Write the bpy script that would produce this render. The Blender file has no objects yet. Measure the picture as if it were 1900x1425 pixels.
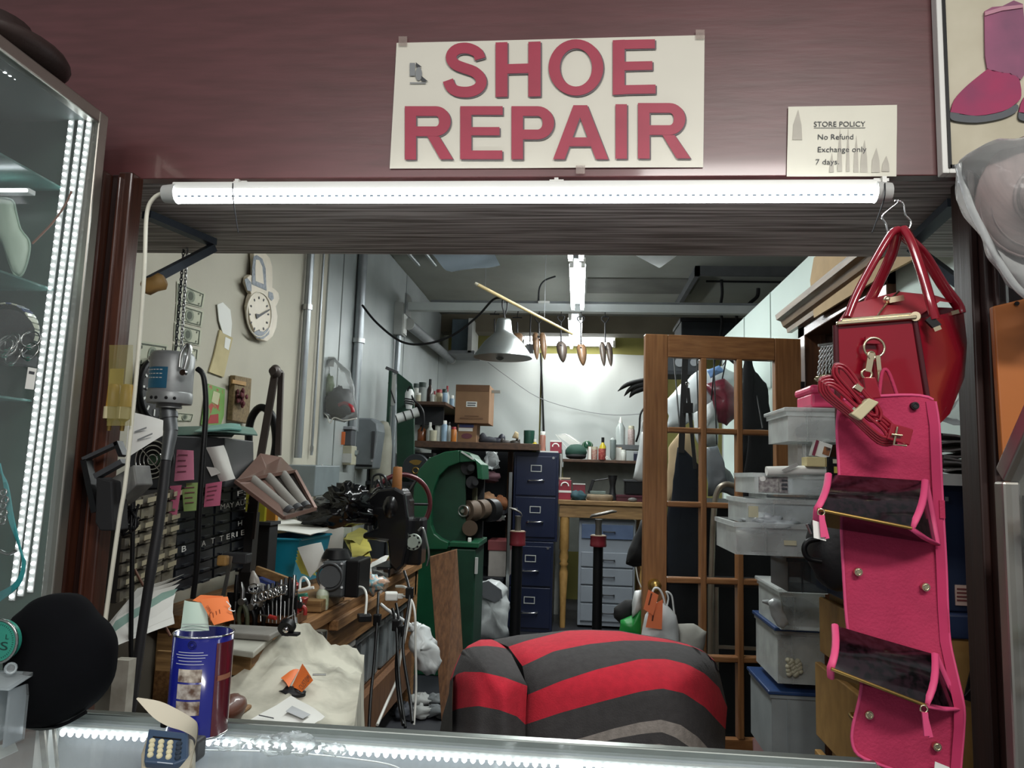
import bpy, math, random
from mathutils import Vector as V, Matrix, noise
random.seed(7)
S = bpy.context.scene
COL = S.collection
# ---------------------------------------------------------------- camera (eye at 1.40 m, solved from the vanishing points)
FPX, CX, CY = 1400.0, 950.0, 712.5
ZC = V((363, 11712, -1400)).normalized()
YC = V((122, -170, -1400)).normalized(); YC = (YC - ZC * YC.dot(ZC)).normalized()
XC = YC.cross(ZC)
EYE = V((0, 0, 1.4))
cam = bpy.data.objects.new('camera', bpy.data.cameras.new('camera'))
COL.objects.link(cam)
cam.data.sensor_width = 36.0
cam.data.lens = 36.0 * FPX / 1900.0
cam.data.clip_start = 0.02
cam.matrix_world = Matrix(((XC[0], XC[1], XC[2], EYE[0]), (YC[0], YC[1], YC[2], EYE[1]), (ZC[0], ZC[1], ZC[2], EYE[2]), (0, 0, 0, 1)))
S.camera = cam
S.view_settings.view_transform = 'Standard'
S.view_settings.look = 'None'
S.view_settings.gamma = 1.0
S.view_settings.use_curve_mapping = False
S.view_settings.exposure = 0.85
# ---------------------------------------------------------------- world and lamps
w = bpy.data.worlds.new('world'); S.world = w; w.use_nodes = True
w.node_tree.nodes['Background'].inputs[0].default_value = (0.92, 0.95, 1.0, 1)
w.node_tree.nodes['Background'].inputs[1].default_value = 0.16
def area(name, loc, target, sx, sy, power, col=(1, 1, 1)):
    l = bpy.data.lights.new(name, 'AREA'); l.shape = 'RECTANGLE'; l.size = sx; l.size_y = sy; l.energy = power; l.color = col
    o = bpy.data.objects.new(name, l); COL.objects.link(o); o.location = loc
    o.rotation_euler = (V(target) - V(loc)).to_track_quat('-Z', 'Y').to_euler()
    return o
# unseen fill lights added behind the camera for the header and sign, and the stall's fluorescent rows
area('front_fill_light', (0.9, -0.9, 2.95), (0.9, 0.0, 0), 1.2, 0.3, 36, (1, .97, .92))
area('front_fill_light', (-0.9, -1.3, 2.95), (-0.9, -0.4, 0), 1.2, 0.3, 18, (1, .97, .94))
area('stall_ceiling_lamp', (-0.15, 2.75, 2.9), (-0.15, 2.75, 0), 0.3, 1.1, 13, (.95, 1, .98))
area('stall_ceiling_lamp', (0.0, 4.9, 2.7), (0.0, 4.9, 0), 0.14, 2.2, 26, (.95, 1, .98))
area('stall_ceiling_lamp', (-0.05, 7.2, 2.68), (-0.05, 7.2, 0), 0.14, 1.5, 16, (.95, 1, .98))
area('stall_wall_lamp', (0.0, 8.45, 2.84), (0.0, 8.8, 1.6), 1.3, 0.08, 5, (1, .98, .92))

# ---------------------------------------------------------------- measuring helper: a photo pixel and one known world coordinate give a point
def P(px, py, y=None, x=None, z=None):
    d = V((px - CX, -(py - CY), -FPX)); r = V((d.dot(XC), d.dot(YC), d.dot(ZC)))
    t = y / r.y if y is not None else (x / r.x if x is not None else (z - 1.4) / r.z)
    return EYE + r * t
def PP(pts, y): return [P(a, b, y=y) for a, b in pts]
# ---------------------------------------------------------------- materials
def lin(c):
    if isinstance(c, str): c = tuple(int(c[i:i + 2], 16) for i in (0, 2, 4))
    return tuple((v / 255 / 12.92) if v / 255 <= .04045 else ((v / 255 + .055) / 1.055) ** 2.4 for v in c) + (1,)
MATS = {}
def mat(name, c='888888', r=.5, m=0.0, var=.18, sc=9, bump=0.0, bsc=70, coat=0.0, em=0.0, c2=None, st=(1, 1, 1), film=None, det=4, spec=.5, ramp=(.35, .65), fres=.5):
    if name in MATS: return MATS[name]
    M = bpy.data.materials.new(name); MATS[name] = M; M.use_nodes = True
    nt = M.node_tree; N = nt.nodes; L = nt.links
    b = N['Principled BSDF']; b.inputs['Roughness'].default_value = r; b.inputs['Metallic'].default_value = m
    b.inputs['Specular IOR Level'].default_value = spec
    b.inputs['Coat Weight'].default_value = coat; b.inputs['Coat Roughness'].default_value = .08
    col = lin(c)
    tc = N.new('ShaderNodeTexCoord'); mp = N.new('ShaderNodeMapping'); mp.inputs['Scale'].default_value = st
    L.new(tc.outputs['Object'], mp.inputs['Vector'])
    if em:
        b.inputs['Base Color'].default_value = col
        b.inputs['Emission Color'].default_value = col; b.inputs['Emission Strength'].default_value = em
    else:
        n = N.new('ShaderNodeTexNoise'); n.inputs['Scale'].default_value = sc; n.inputs['Detail'].default_value = det
        L.new(mp.outputs[0], n.inputs['Vector'])
        cr = N.new('ShaderNodeValToRGB'); cr.color_ramp.elements[0].position = ramp[0]; cr.color_ramp.elements[1].position = ramp[1]
        k = 1 - var
        cr.color_ramp.elements[0].color = lin(c2) if c2 else (col[0] * k, col[1] * k, col[2] * k, 1)
        cr.color_ramp.elements[1].color = col
        L.new(n.outputs[0], cr.inputs[0]); L.new(cr.outputs[0], b.inputs['Base Color'])
    if bump:
        n2 = N.new('ShaderNodeTexNoise'); n2.inputs['Scale'].default_value = bsc; n2.inputs['Detail'].default_value = 3
        L.new(mp.outputs[0], n2.inputs['Vector'])
        bp = N.new('ShaderNodeBump'); bp.inputs['Strength'].default_value = bump; bp.inputs['Distance'].default_value = .004
        L.new(n2.outputs[0], bp.inputs['Height']); L.new(bp.outputs[0], b.inputs['Normal'])
    if film is not None:      # clear sheet: mostly see-through, with a Fresnel share of reflection and a veil of its own colour
        t = N.new('ShaderNodeBsdfTransparent'); mx = N.new('ShaderNodeMixShader'); lw = N.new('ShaderNodeLayerWeight'); lw.inputs[0].default_value = .35
        ma = N.new('ShaderNodeMath'); ma.operation = 'MULTIPLY_ADD'; ma.inputs[1].default_value = fres; ma.inputs[2].default_value = film; ma.use_clamp = True
        L.new(lw.outputs['Fresnel'], ma.inputs[0]); L.new(ma.outputs[0], mx.inputs[0])
        L.new(t.outputs[0], mx.inputs[1]); L.new(b.outputs[0], mx.inputs[2]); L.new(mx.outputs[0], N['Material Output'].inputs[0])
    return M
def wood(name, c, c2, st=(1, 1, 1), sc=14, r=.45, coat=.15, bump=.15):
    return mat(name, c, r, c2=c2, st=st, sc=sc, det=8, coat=coat, bump=bump, bsc=sc * 2, ramp=(.3, .7))
# ---------------------------------------------------------------- mesh builder
def frame(n):
    n = V(n).normalized(); a = V((0, 0, 1)) if abs(n.z) < .9 else V((1, 0, 0))
    u = a.cross(n).normalized(); return u, n.cross(u)
def spl(pts, k=6):
    pts = [V(p) for p in pts]; out = []
    for i in range(len(pts) - 1):
        p0 = pts[max(i - 1, 0)]; p1 = pts[i]; p2 = pts[i + 1]; p3 = pts[min(i + 2, len(pts) - 1)]
        for j in range(k):
            t = j / k
            out.append(.5 * ((2 * p1) + (p2 - p0) * t + (2 * p0 - 5 * p1 + 4 * p2 - p3) * t * t + (3 * p1 - p0 - 3 * p2 + p3) * t ** 3))
    out.append(pts[-1]); return out
def cl(pts, k=4):
    n = len(pts); q = [V((*p, 0)) if len(p) == 2 else V(p) for p in pts]; r = spl(q[-2:] + q + q[:2], k)[2 * k:-(2 * k)]
    return [(p.x, p.y) for p in r[:n * k]] if len(pts[0]) == 2 else r[:n * k]
class MB:
    def __init__(s): s.v = []; s.f = []; s.m = []; s.s = []; s.mi = 0
    def M(s, i): s.mi = i; return s
    def add(s, vs, fs, sm=False):
        o = len(s.v); s.v += [V(p) for p in vs]
        for f in fs: s.f.append(tuple(o + i for i in f)); s.m.append(s.mi); s.s.append(sm)
        return s
    def hexa(s, p): return s.add(p, [(0, 3, 2, 1), (4, 5, 6, 7), (0, 1, 5, 4), (1, 2, 6, 5), (2, 3, 7, 6), (3, 0, 4, 7)])
    def bx(s, x0, x1, y0, y1, z0, z1):
        return s.hexa([(x0, y0, z0), (x1, y0, z0), (x1, y1, z0), (x0, y1, z0), (x0, y0, z1), (x1, y0, z1), (x1, y1, z1), (x0, y1, z1)])
    def ob(s, o, a, b, c):   # oriented box: corner o and three edge vectors
        o, a, b, c = V(o), V(a), V(b), V(c)
        return s.hexa([o, o + a, o + a + b, o + b, o + c, o + a + c, o + a + b + c, o + b + c])
    def cb(s, c, d, rz=0, rx=0, ry=0):
        R = Matrix.Rotation(rz, 3, 'Z') @ Matrix.Rotation(ry, 3, 'Y') @ Matrix.Rotation(rx, 3, 'X'); c = V(c)
        a, b, e = R @ V((d[0], 0, 0)), R @ V((0, d[1], 0)), R @ V((0, 0, d[2]))
        return s.ob(c - a / 2 - b / 2 - e / 2, a, b, e)
    def bar(s, a, b, wd, th, up=(0, 0, 1)):
        a, b = V(a), V(b); d = (b - a); u = d.cross(V(up)).normalized() * wd; t = u.cross(d).normalized() * th
        return s.ob(a - u / 2 - t / 2, d, u, t)
    def lathe(s, prof, o, ax=(0, 0, 1), n=18, sm=True, sx=1.0):
        u, v_ = frame(ax); ax = V(ax).normalized(); o = V(o); vs = []; fs = []
        for r, h in prof:
            for i in range(n):
                a = 2 * math.pi * i / n; vs.append(o + ax * h + u * (r * math.cos(a)) + v_ * (r * sx * math.sin(a)))
        for k in range(len(prof) - 1):
            for i in range(n): j = (i + 1) % n; fs.append((k * n + i, k * n + j, (k + 1) * n + j, (k + 1) * n + i))
        s.add(vs, fs, sm)
        if prof[0][0] > 1e-5: s.add(vs[:n], [tuple(range(n - 1, -1, -1))])
        if prof[-1][0] > 1e-5: s.add(vs[-n:], [tuple(range(n))])
        return s
    def cyl(s, a, b, r, r2=None, n=14):
        a, b = V(a), V(b); return s.lathe([(r, 0), (r if r2 is None else r2, (b - a).length)], a, b - a, n)
    def ring(s, c, ax, R, r, n=20, k=8, a0=0, a1=2 * math.pi):
        u, v_ = frame(ax); c = V(c); full = abs(a1 - a0) > 6.28
        pts = [c + u * (R * math.cos(a0 + (a1 - a0) * i / n)) + v_ * (R * math.sin(a0 + (a1 - a0) * i / n)) for i in range(n + (0 if full else 1))]
        return s.tube(pts, r, k, full)
    def tube(s, pts, r, n=8, closed=False, flat=1.0):
        pts = [V(p) for p in pts]; m = len(pts); vs = []; fs = []; pu = None
        for i, p in enumerate(pts):
            t = (pts[(i + 1) % m] - pts[i - 1]) if closed else (pts[min(i + 1, m - 1)] - pts[max(i - 1, 0)])
            if t.length < 1e-9: t = V((0, 0, 1))
            t.normalize()
            if pu is None: u, _ = frame(t)
            else:
                u = pu - t * pu.dot(t)
                u = u.normalized() if u.length > 1e-6 else frame(t)[0]
            pu = u; w_ = t.cross(u); rr = r[i] if isinstance(r, (list, tuple)) else r
            for j in range(n):
                a = 2 * math.pi * j / n; vs.append(p + u * (rr * math.cos(a)) + w_ * (rr * flat * math.sin(a)))
        for i in range(m if closed else m - 1):
            i2 = (i + 1) % m
            for j in range(n): j2 = (j + 1) % n; fs.append((i * n + j, i * n + j2, i2 * n + j2, i2 * n + j))
        s.add(vs, fs, True)
        if not closed: s.add(vs[:n], [tuple(range(n - 1, -1, -1))]); s.add(vs[-n:], [tuple(range(n))])
        return s
    def prism(s, pts, d):
        pts = [V(p) for p in pts]; d = V(d); n = len(pts)
        return s.add(pts + [p + d for p in pts], [tuple(range(n)), tuple(range(2 * n - 1, n - 1, -1))] + [(i, n + i, n + (i + 1) % n, (i + 1) % n) for i in range(n)])
    def sph(s, c, r, nu=14, nv=9, R=None):
        if not isinstance(r, (list, tuple)): r = (r, r, r)
        c = V(c); vs = []; fs = []
        for k in range(nv + 1):
            th = math.pi * k / nv
            for i in range(nu):
                a = 2 * math.pi * i / nu
                q = V((r[0] * math.sin(th) * math.cos(a), r[1] * math.sin(th) * math.sin(a), r[2] * math.cos(th)))
                vs.append(c + (R @ q if R else q))
        for k in range(nv):
            for i in range(nu): j = (i + 1) % nu; fs.append((k * nu + i, (k + 1) * nu + i, (k + 1) * nu + j, k * nu + j))
        return s.add(vs, fs, True)
    def grid(s, rows, sm=True, mi=None):
        n = len(rows[0]); vs = [p for r in rows for p in r]; o = len(s.v); s.v += [V(p) for p in vs]
        for k in range(len(rows) - 1):
            for i in range(n - 1):
                s.f.append((o + k * n + i, o + (k + 1) * n + i, o + (k + 1) * n + i + 1, o + k * n + i + 1)); s.m.append(s.mi if mi is None else mi[k]); s.s.append(sm)
        return s
    def puff(s, pts, nrm, t, rings=5, nz=0.0, seed=0, back=1.0, sub=3, freq=14):
        """closed cushion: the outline lies in its own plane and swells by t along nrm on one side and back*t on the other"""
        base = [V(p) for p in pts]; n_ = V(nrm).normalized(); q = []
        for i in range(len(base)):
            a, b = base[i], base[(i + 1) % len(base)]
            for j in range(sub): q.append(a.lerp(b, j / sub))
        c = sum(q, V((0, 0, 0))) / len(q); n = len(q); vs = []; fs = []
        lev = [(math.sin(math.pi / 2 * k / rings), math.cos(math.pi / 2 * k / rings)) for k in range(1, rings + 1)]
        layers = [(sc_, h * t) for sc_, h in lev] + [(sc_, -h * t * back) for sc_, h in reversed(lev[:-1])]
        sd = V((seed * 7.3, seed * 3.1, 0))
        for sc_, h in layers:
            for p in q:
                v_ = c + (p - c) * sc_ + n_ * h
                if nz: v_ += noise.noise_vector(v_ * freq + sd) * nz
                vs.append(v_)
        for k in range(len(layers) - 1):
            for i in range(n): j = (i + 1) % n; fs.append((k * n + i, k * n + j, (k + 1) * n + j, (k + 1) * n + i))
        vs += [c + n_ * t, c - n_ * t * back]; l = (len(layers) - 1) * n
        for i in range(n): j = (i + 1) % n; fs.append((len(vs) - 2, j, i)); fs.append((len(vs) - 1, l + i, l + j))
        return s.add(vs, fs, True)
    def blob(s, c, r, nz=.2, seed=0, nu=22, nv=14, freq=3.0, zmin=None):
        c = V(c); vs = []; fs = []; sd = V((seed * 5.7, seed * 2.3, seed))
        for k in range(nv + 1):
            th = math.pi * k / nv
            for i in range(nu):
                a = 2 * math.pi * i / nu; d = V((math.sin(th) * math.cos(a), math.sin(th) * math.sin(a), math.cos(th)))
                g = 1 + nz * (noise.noise(d * freq + sd) + .6 * noise.noise(d * freq * 2.7 + sd) - .35 * abs(noise.noise(d * freq * 5 + sd)))
                p = c + V((d.x * r[0], d.y * r[1], d.z * r[2])) * g
                if zmin is not None and p.z < zmin: p.z = zmin
                vs.append(p)
        for k in range(nv):
            for i in range(nu): j = (i + 1) % nu; fs.append((k * nu + i, (k + 1) * nu + i, (k + 1) * nu + j, k * nu + j))
        return s.add(vs, fs, True)
    def pb(s, x0, y0, x1, y1, Y, d, zb=None):   # upright box whose front fills a photo rectangle at depth Y
        mx, my = (x0 + x1) / 2, (y0 + y1) / 2
        z1 = P(mx, y0, y=Y).z; z0 = P(mx, y1, y=Y).z if zb is None else zb
        return s.bx(P(x0, my, y=Y).x, P(x1, my, y=Y).x, Y, Y + d, z0, z1)
    def sheet(s, c, nu=6, nv=6, curl=0.0, nz=0.0, seed=0, th=.0006):
        a, b, c_, d = [V(p) for p in c]; nrm = (b - a).cross(d - a).normalized(); top = []; bot = []
        for k in range(nv + 1):
            tv = k / nv; r0 = []; r1 = []
            for i in range(nu + 1):
                tu = i / nu; p = a.lerp(b, tu).lerp(d.lerp(c_, tu), tv)
                p = p + nrm * (curl * 4 * tu * (1 - tu) + nz * noise.noise(V((tu * 2.2, tv * 2.2, seed * 3.7))))
                r0.append(p); r1.append(p - nrm * th)
            top.append(r0); bot.append(r1)
        s.grid(top); s.grid([list(reversed(r)) for r in bot])
        for e in (0, -1):
            s.grid([top[e], bot[e]]); s.grid([[r[e] for r in top], [r[e] for r in bot]])
        return s
    def loft(s, rings, cap=True):
        n = len(rings[0]); o = len(s.v)
        vs = [p for r in rings for p in r]; fs = []
        for k in range(len(rings) - 1):
            for i in range(n): j = (i + 1) % n; fs.append((k * n + i, k * n + j, (k + 1) * n + j, (k + 1) * n + i))
        s.add(vs, fs, True)
        if cap: s.add(rings[0], [tuple(range(n - 1, -1, -1))]); s.add(rings[-1], [tuple(range(n))])
        return s
_txt = {}
def text_geo(t):
    if t not in _txt:
        cu = bpy.data.curves.new('t', 'FONT'); cu.body = t; cu.resolution_u = 3
        o = bpy.data.objects.new('t', cu); me = bpy.data.meshes.new_from_object(o)
        vs = [v.co.copy() for v in me.vertices]; fs = [tuple(p.vertices) for p in me.polygons]
        bpy.data.objects.remove(o); bpy.data.curves.remove(cu); bpy.data.meshes.remove(me)
        x0 = min(v.x for v in vs); x1 = max(v.x for v in vs); y0 = min(v.y for v in vs); y1 = max(v.y for v in vs)
        _txt[t] = ([((v.x - x0) / (x1 - x0), (v.y - y0) / (y1 - y0)) for v in vs], fs)
    return _txt[t]
def put_text(mb, t, o, u, v, fn=None):     # flat lettering filling the parallelogram o, o+u, o+v
    vs, fs = text_geo(t); o, u, v = V(o), V(u), V(v)
    return mb.add([o + u * a + v * b for a, b in vs], fs)
# ---------------------------------------------------------------- scene tree
COUNT = {}
def mesh_obj(name, mb, mats, bev=0, base=V((0, 0, 0))):
    me = bpy.data.meshes.new(name)
    me.from_pydata([tuple(p - base) for p in mb.v], [], mb.f)
    mats = mats if isinstance(mats, (list, tuple)) else [mats]
    for m_ in mats: me.materials.append(m_)
    me.polygons.foreach_set('material_index', [min(i, len(mats) - 1) for i in mb.m])
    me.polygons.foreach_set('use_smooth', mb.s)
    me.update()
    o = bpy.data.objects.new(name, me); COL.objects.link(o)
    if bev:
        b = o.modifiers.new('bevel', 'BEVEL'); b.width = bev; b.segments = 2; b.limit_method = 'ANGLE'; b.angle_limit = math.radians(40)
    return o
def base_of(mbs):
    vs = [p for mb in mbs for p in mb.v]
    xs = [p.x for p in vs]; ys = [p.y for p in vs]; zs = [p.z for p in vs]
    return V(((min(xs) + max(xs)) / 2, (min(ys) + max(ys)) / 2, min(zs)))
def thing(name, label, cat, parts, group=None, kind=None):
    """parts: (part name, mesh, materials[, dict(bev=, to=index of its part, label=, stuff=)]); one unnamed part = a thing of one mesh"""
    parts = [p if len(p) > 3 else (*p, {}) for p in parts]
    base = base_of([p[1] for p in parts]); objs = []
    if len(parts) == 1:
        root = mesh_obj(name, parts[0][1], parts[0][2], parts[0][3].get('bev', 0), base); root.location = base
        if parts[0][3].get('stuff'): root['kind'] = 'stuff'
    else:
        if parts[0][0] is None:
            root = mesh_obj(name, parts[0][1], parts[0][2], parts[0][3].get('bev', 0), base); objs.append(root); rest = parts[1:]
        else:
            root = bpy.data.objects.new(name, None); COL.objects.link(root); root.empty_display_size = .05; rest = parts
        root.location = base
        for pn, mb, ms, op in rest:
            o = mesh_obj(pn, mb, ms, op.get('bev', 0), base)
            o.parent = objs[op['to']] if 'to' in op else root
            if 'label' in op: o['label'] = op['label']
            if op.get('stuff'): o['kind'] = 'stuff'
            objs.append(o)
    if label: root['label'] = label
    if cat: root['category'] = cat
    if group: root['group'] = group
    if kind: root['kind'] = kind
    return root
def struct(name, parts): return thing(name, None, None, parts, kind='structure')
def copy_thing(root, off, rz=0, label=None):
    def cp(o, par):
        c = o.copy(); COL.objects.link(c); c.parent = par
        for ch in o.children: cp(ch, c)
        return c
    c = cp(root, None); c.location = root.location + V(off); c.rotation_euler.z = rz
    if label: c['label'] = label
    return c
# ---------------------------------------------------------------- palette
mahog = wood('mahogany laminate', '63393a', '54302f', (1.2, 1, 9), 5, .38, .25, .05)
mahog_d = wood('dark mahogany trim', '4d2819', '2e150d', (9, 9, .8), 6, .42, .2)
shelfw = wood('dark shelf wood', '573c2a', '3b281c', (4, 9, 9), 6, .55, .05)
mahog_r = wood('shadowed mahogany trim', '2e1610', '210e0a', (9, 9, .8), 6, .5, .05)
greywood = mat('grey weathered plywood', 'b5aca8', .6, c2='6b625d', st=(.55, 16, 8), sc=5, det=5, ramp=(.4, .6))
oak = wood('oak', '96683f', '774d2c', (11, 11, .7), 8, .45, .2)
oak_h = wood('oak crosswise', '96683f', '774d2c', (.7, 11, 11), 8, .45, .2)
pine = wood('pine bench timber', '9a7146', '6b4828', (9, .8, 9), 8, .6, 0, .3)
pine_x = wood('pine timber crosswise', '9c7a4e', '6f5230', (.8, 9, 9), 8, .6, 0, .3)
board = wood('walnut board', '7b5536', '553722', (9, 9, .8), 8, .55, .05)
tanwood = wood('tan plywood', 'b58d52', '9c7640', (5, 5, 3), 5, .55, .1, .05)
alu = mat('brushed aluminium', 'a9a69d', .35, .9, .1)
alu_d = mat('dull aluminium', '8b877e', .45, .8, .15)
steel = mat('steel', 'b0b2b2', .3, 1, .12)
chrome = mat('chrome', 'd6d6d6', .12, 1, .03)
gold = mat('gold tone metal', 'ddcfae', .25, 1, .1)
brass = mat('brass', 'a98a4e', .35, .9, .2)
iron = mat('dark iron', '2b2b2d', .5, .5, .3)
blk = mat('black plastic', '0e0e10', .42, 0, .2, spec=.3)
blk_m = mat('matte black', '0e0e10', .8, 0, .2)
dgrey = mat('dark grey plastic', '38393c', .5, 0, .2)
grey = mat('grey plastic', '83868a', .5, 0, .12)
lgrey = mat('light grey plastic', 'b9bab6', .45, 0, .1)
white = mat('white plastic', 'e4e4de', .4, 0, .06)
paper = mat('white paper', 'e2e2dc', .75, 0, .08, 3)
paper_g = mat('pale green paper', 'c6dccd', .75, 0, .06, 3)
ink = mat('dark print', '44464a', .7, 0, .1)
inkg = mat('grey print', '8c8f90', .7, 0, .1)
red = mat('red lacquer', 'a3202c', .4, 0, .15)
tube_on = mat('lit fluorescent tube', 'f6fcff', em=10.0)
led_on = mat('lit diode', 'f0fbff', em=4.5)
glass = mat('clear glass', 'dfe9e6', .03, film=.01, fres=.12)
ORD = ('leftmost', 'second from the left', 'third from the left', 'fourth from the left', 'fifth from the left', 'sixth from the left', 'seventh from the left', 'seventh from the right', 'sixth from the right', 'fifth from the right', 'fourth from the right', 'third from the right', 'second from the right', 'rightmost')
film = mat('clear plastic film', 'e4e8e8', .22, film=.16, fres=.9, bump=.5, bsc=30)
frost = mat('frosted clear plastic', 'e8edeb', .35, film=.3, fres=.4, var=.25, sc=14)
# ================================================================ the room
WX, BY, CZ = -1.6, 8.9, 3.19          # left wall, back wall, ceiling
floor_m = mat('dark vinyl floor', '2b2c33', .55, var=.35, sc=4)
plaster = mat('grey ceiling plaster', '8f9189', .9, var=.22, sc=1.6, bump=.3, bsc=25)
wall_m = mat('warm grey wall paint', 'b9b4a4', .8, var=.1, sc=2.5, bump=.1, bsc=40)
panel_m = mat('galvanised sheet panel', 'a9afae', .42, .22, .14, 3)
ochre = mat('ochre wall paint', '9a9556', .85, var=.25, sc=2)
mint = mat('pale mint wall paint', 'bccbc4', .7, var=.06, sc=2)
struct('floor', [(None, MB().bx(-2.6, 2.6, -2.5, 9.0, -.05, 0), floor_m)])
c = struct('ceiling', [(None, MB().bx(-1.7, 2.3, 1.54, 9.0, CZ, CZ + .08), plaster),
    ('patch', MB().bx(.05, 1.05, 6.7, 7.25, CZ - .012, CZ), mat('darker patched plaster', '6c6d66', .95, var=.3, sc=3)),
    ('beam', MB().bx(-1.6, 2.2, 8.35, 8.6, CZ - .2, CZ), mat('brown painted beam', '6d6656', .85, var=.2, sc=3)),
    ('opening_frame', MB().bx(.95, 1.9, 6.3, 6.34, CZ - .08, CZ).bx(.95, .99, 6.3, 7.9, CZ - .08, CZ).bx(.95, 1.9, 7.86, 7.9, CZ - .08, CZ), mat('dark opening edge', '4c4f50', .8))])
mb = MB().bx(WX - .1, WX, 1.5, 9.0, 0, CZ)
parts = [(None, mb, wall_m)]
ys = [4.52, 4.8, 5.02, 5.32, 5.62, 6.6, 7.5, 8.3, 8.88]
for i in range(len(ys) - 1):
    lo = 1.55 if 3 < i < 6 else 0
    parts.append(('wall_panel', MB().bx(WX, WX + .012 + .004 * (i % 2), ys[i] + .006, ys[i + 1] - .006, lo, CZ - .01), panel_m, {'bev': .002}))
for y0, y1 in ((5.63, 6.58), (6.62, 7.48)):
    parts.append(('wall_panel', MB().bx(WX, WX + .018, y0, y1, 0, 1.54), mat('dark sheet steel', '4b4e52', .4, .5, .35, 3), {'bev': .002}))
struct('wall_left', parts)
struct('wall_back', [(None, MB().bx(-1.7, 2.3, BY, BY + .1, 0, CZ), ochre)])
struct('wall_right', [(None, MB().bx(2.2, 2.3, 5.4, 9.0, 0, CZ).bx(1.02, 2.3, 5.45, 5.5, 0, 2.3), mat('grey back room paint', '7d8280', .8))])
PX = 1.02
mb = MB().bx(PX, PX + .1, 3.5, 5.45, 0, 2.42).bx(PX, PX + .1, 1.56, 3.5, 2.13, 2.42).bx(PX, PX + .1, 1.56, 2.5, 0, 2.13)
p = [(None, mb, mint)]
for y in (4.1, 4.75): p.append(('seam_strip', MB().bx(PX - .004, PX, y, y + .012, 1.9, 2.42), mat('pale seam', 'a3b0aa', .7)))
struct('wall_partition', p)
# door frame in the partition and the moulding above it
jamb_m = wood('brown door frame', '5d3a22', '42281a', (9, 9, .8), 7, .45, .2)
struct('trim_1', [('jamb', MB().bx(PX - .03, PX + .1, 3.4, 3.5, 0, 2.1), jamb_m, {'bev': .004}), ('jamb', MB().bx(PX - .03, PX + .1, 2.5, 2.58, 0, 2.1), jamb_m, {'bev': .004}),
    ('head', MB().bx(PX - .03, PX + .1, 2.5, 3.5, 2.05, 2.13), jamb_m, {'bev': .004}),
    ('stop', MB().bx(PX + .03, PX + .05, 3.37, 3.4, 0, 2.05), jamb_m)])
prof = [(0, 0), (-.02, 0), (-.024, .02), (-.04, .03), (-.05, .055), (-.07, .062), (-.075, .085), (0, .085)]
struct('trim_2', [(None, MB().prism([(PX - .03 + a, 2.3, 2.1 + b) for a, b in prof], (0, 1.3, 0)), wood('light moulding', '80674a', '624c35', (9, .8, 9), 6, .4, .3))])
# brown room behind the open doorway: a dim closet
struct('wall_closet', [(None, MB().bx(PX + .1, 2.2, 3.6, 3.65, 0, 2.4).bx(2.2, 2.25, 1.56, 3.65, 0, 2.4).bx(PX + .1, 2.2, 1.5, 1.55, 0, 2.4), mat('closet wall', '5c5850', .9))])
# facade: header board and the trims of the opening
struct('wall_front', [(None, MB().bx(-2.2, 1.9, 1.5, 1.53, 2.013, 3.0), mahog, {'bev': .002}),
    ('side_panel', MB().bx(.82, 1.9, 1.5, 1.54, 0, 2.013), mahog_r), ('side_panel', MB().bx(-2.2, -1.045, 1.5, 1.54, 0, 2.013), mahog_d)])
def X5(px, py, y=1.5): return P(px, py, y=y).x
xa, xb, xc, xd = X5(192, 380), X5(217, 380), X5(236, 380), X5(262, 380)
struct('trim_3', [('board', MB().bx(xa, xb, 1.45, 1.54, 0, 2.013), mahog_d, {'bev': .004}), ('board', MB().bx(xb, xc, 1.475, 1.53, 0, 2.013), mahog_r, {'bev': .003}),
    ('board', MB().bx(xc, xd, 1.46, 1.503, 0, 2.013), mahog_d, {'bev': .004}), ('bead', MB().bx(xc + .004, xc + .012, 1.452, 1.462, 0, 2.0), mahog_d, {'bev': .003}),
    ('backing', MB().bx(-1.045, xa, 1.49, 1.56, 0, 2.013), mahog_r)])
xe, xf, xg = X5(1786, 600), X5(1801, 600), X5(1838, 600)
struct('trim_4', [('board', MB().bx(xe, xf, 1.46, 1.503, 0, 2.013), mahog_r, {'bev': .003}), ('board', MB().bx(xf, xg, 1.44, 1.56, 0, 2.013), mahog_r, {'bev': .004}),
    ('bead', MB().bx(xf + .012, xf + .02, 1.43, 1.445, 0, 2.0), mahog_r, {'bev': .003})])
# storage deck over the opening with its two triangular brackets
PXd = dict(bev=.003)
thing('storage_deck', 'grey plywood storage deck on brackets just behind the lit tube', 'shelf', [
    ('deck', MB().bx(-1.58, 1.0, 1.56, 2.06, 2.013, 2.035), greywood, PXd), ('front_edge', MB().bx(-1.58, 1.0, 1.535, 1.56, 2.0135, 2.04), greywood, PXd)])
brk = mat('dark painted bracket steel', '4a525c', .5, .4, .2)
a, b = P(272, 395, z=2.0), P(395, 447, z=2.0); lo = P(280, 520, y=1.72)
thing('deck_bracket', 'blue-grey bracket under the deck at its left end, over a wooden block', 'bracket', [
    ('top_bar', MB().bar(a - V((0, 0, .004)), b - V((0, 0, .004)), .028, .018), brk), ('strut', MB().bar(lo, b - V((0, 0, .02)), .026, .02), brk),
    ('wooden_block', MB().lathe([(.014, -.028), (.021, -.02), (.019, 0), (.022, .018), (.013, .026)], P(287, 527, y=1.7), (1, .2, .5), 14), tanwood, {'label': 'turned wooden block at the foot of the strut'})])
a, b = P(1772, 372, z=2.0), P(1694, 446, z=2.0); lo = P(1806, 545, y=1.74)
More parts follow.
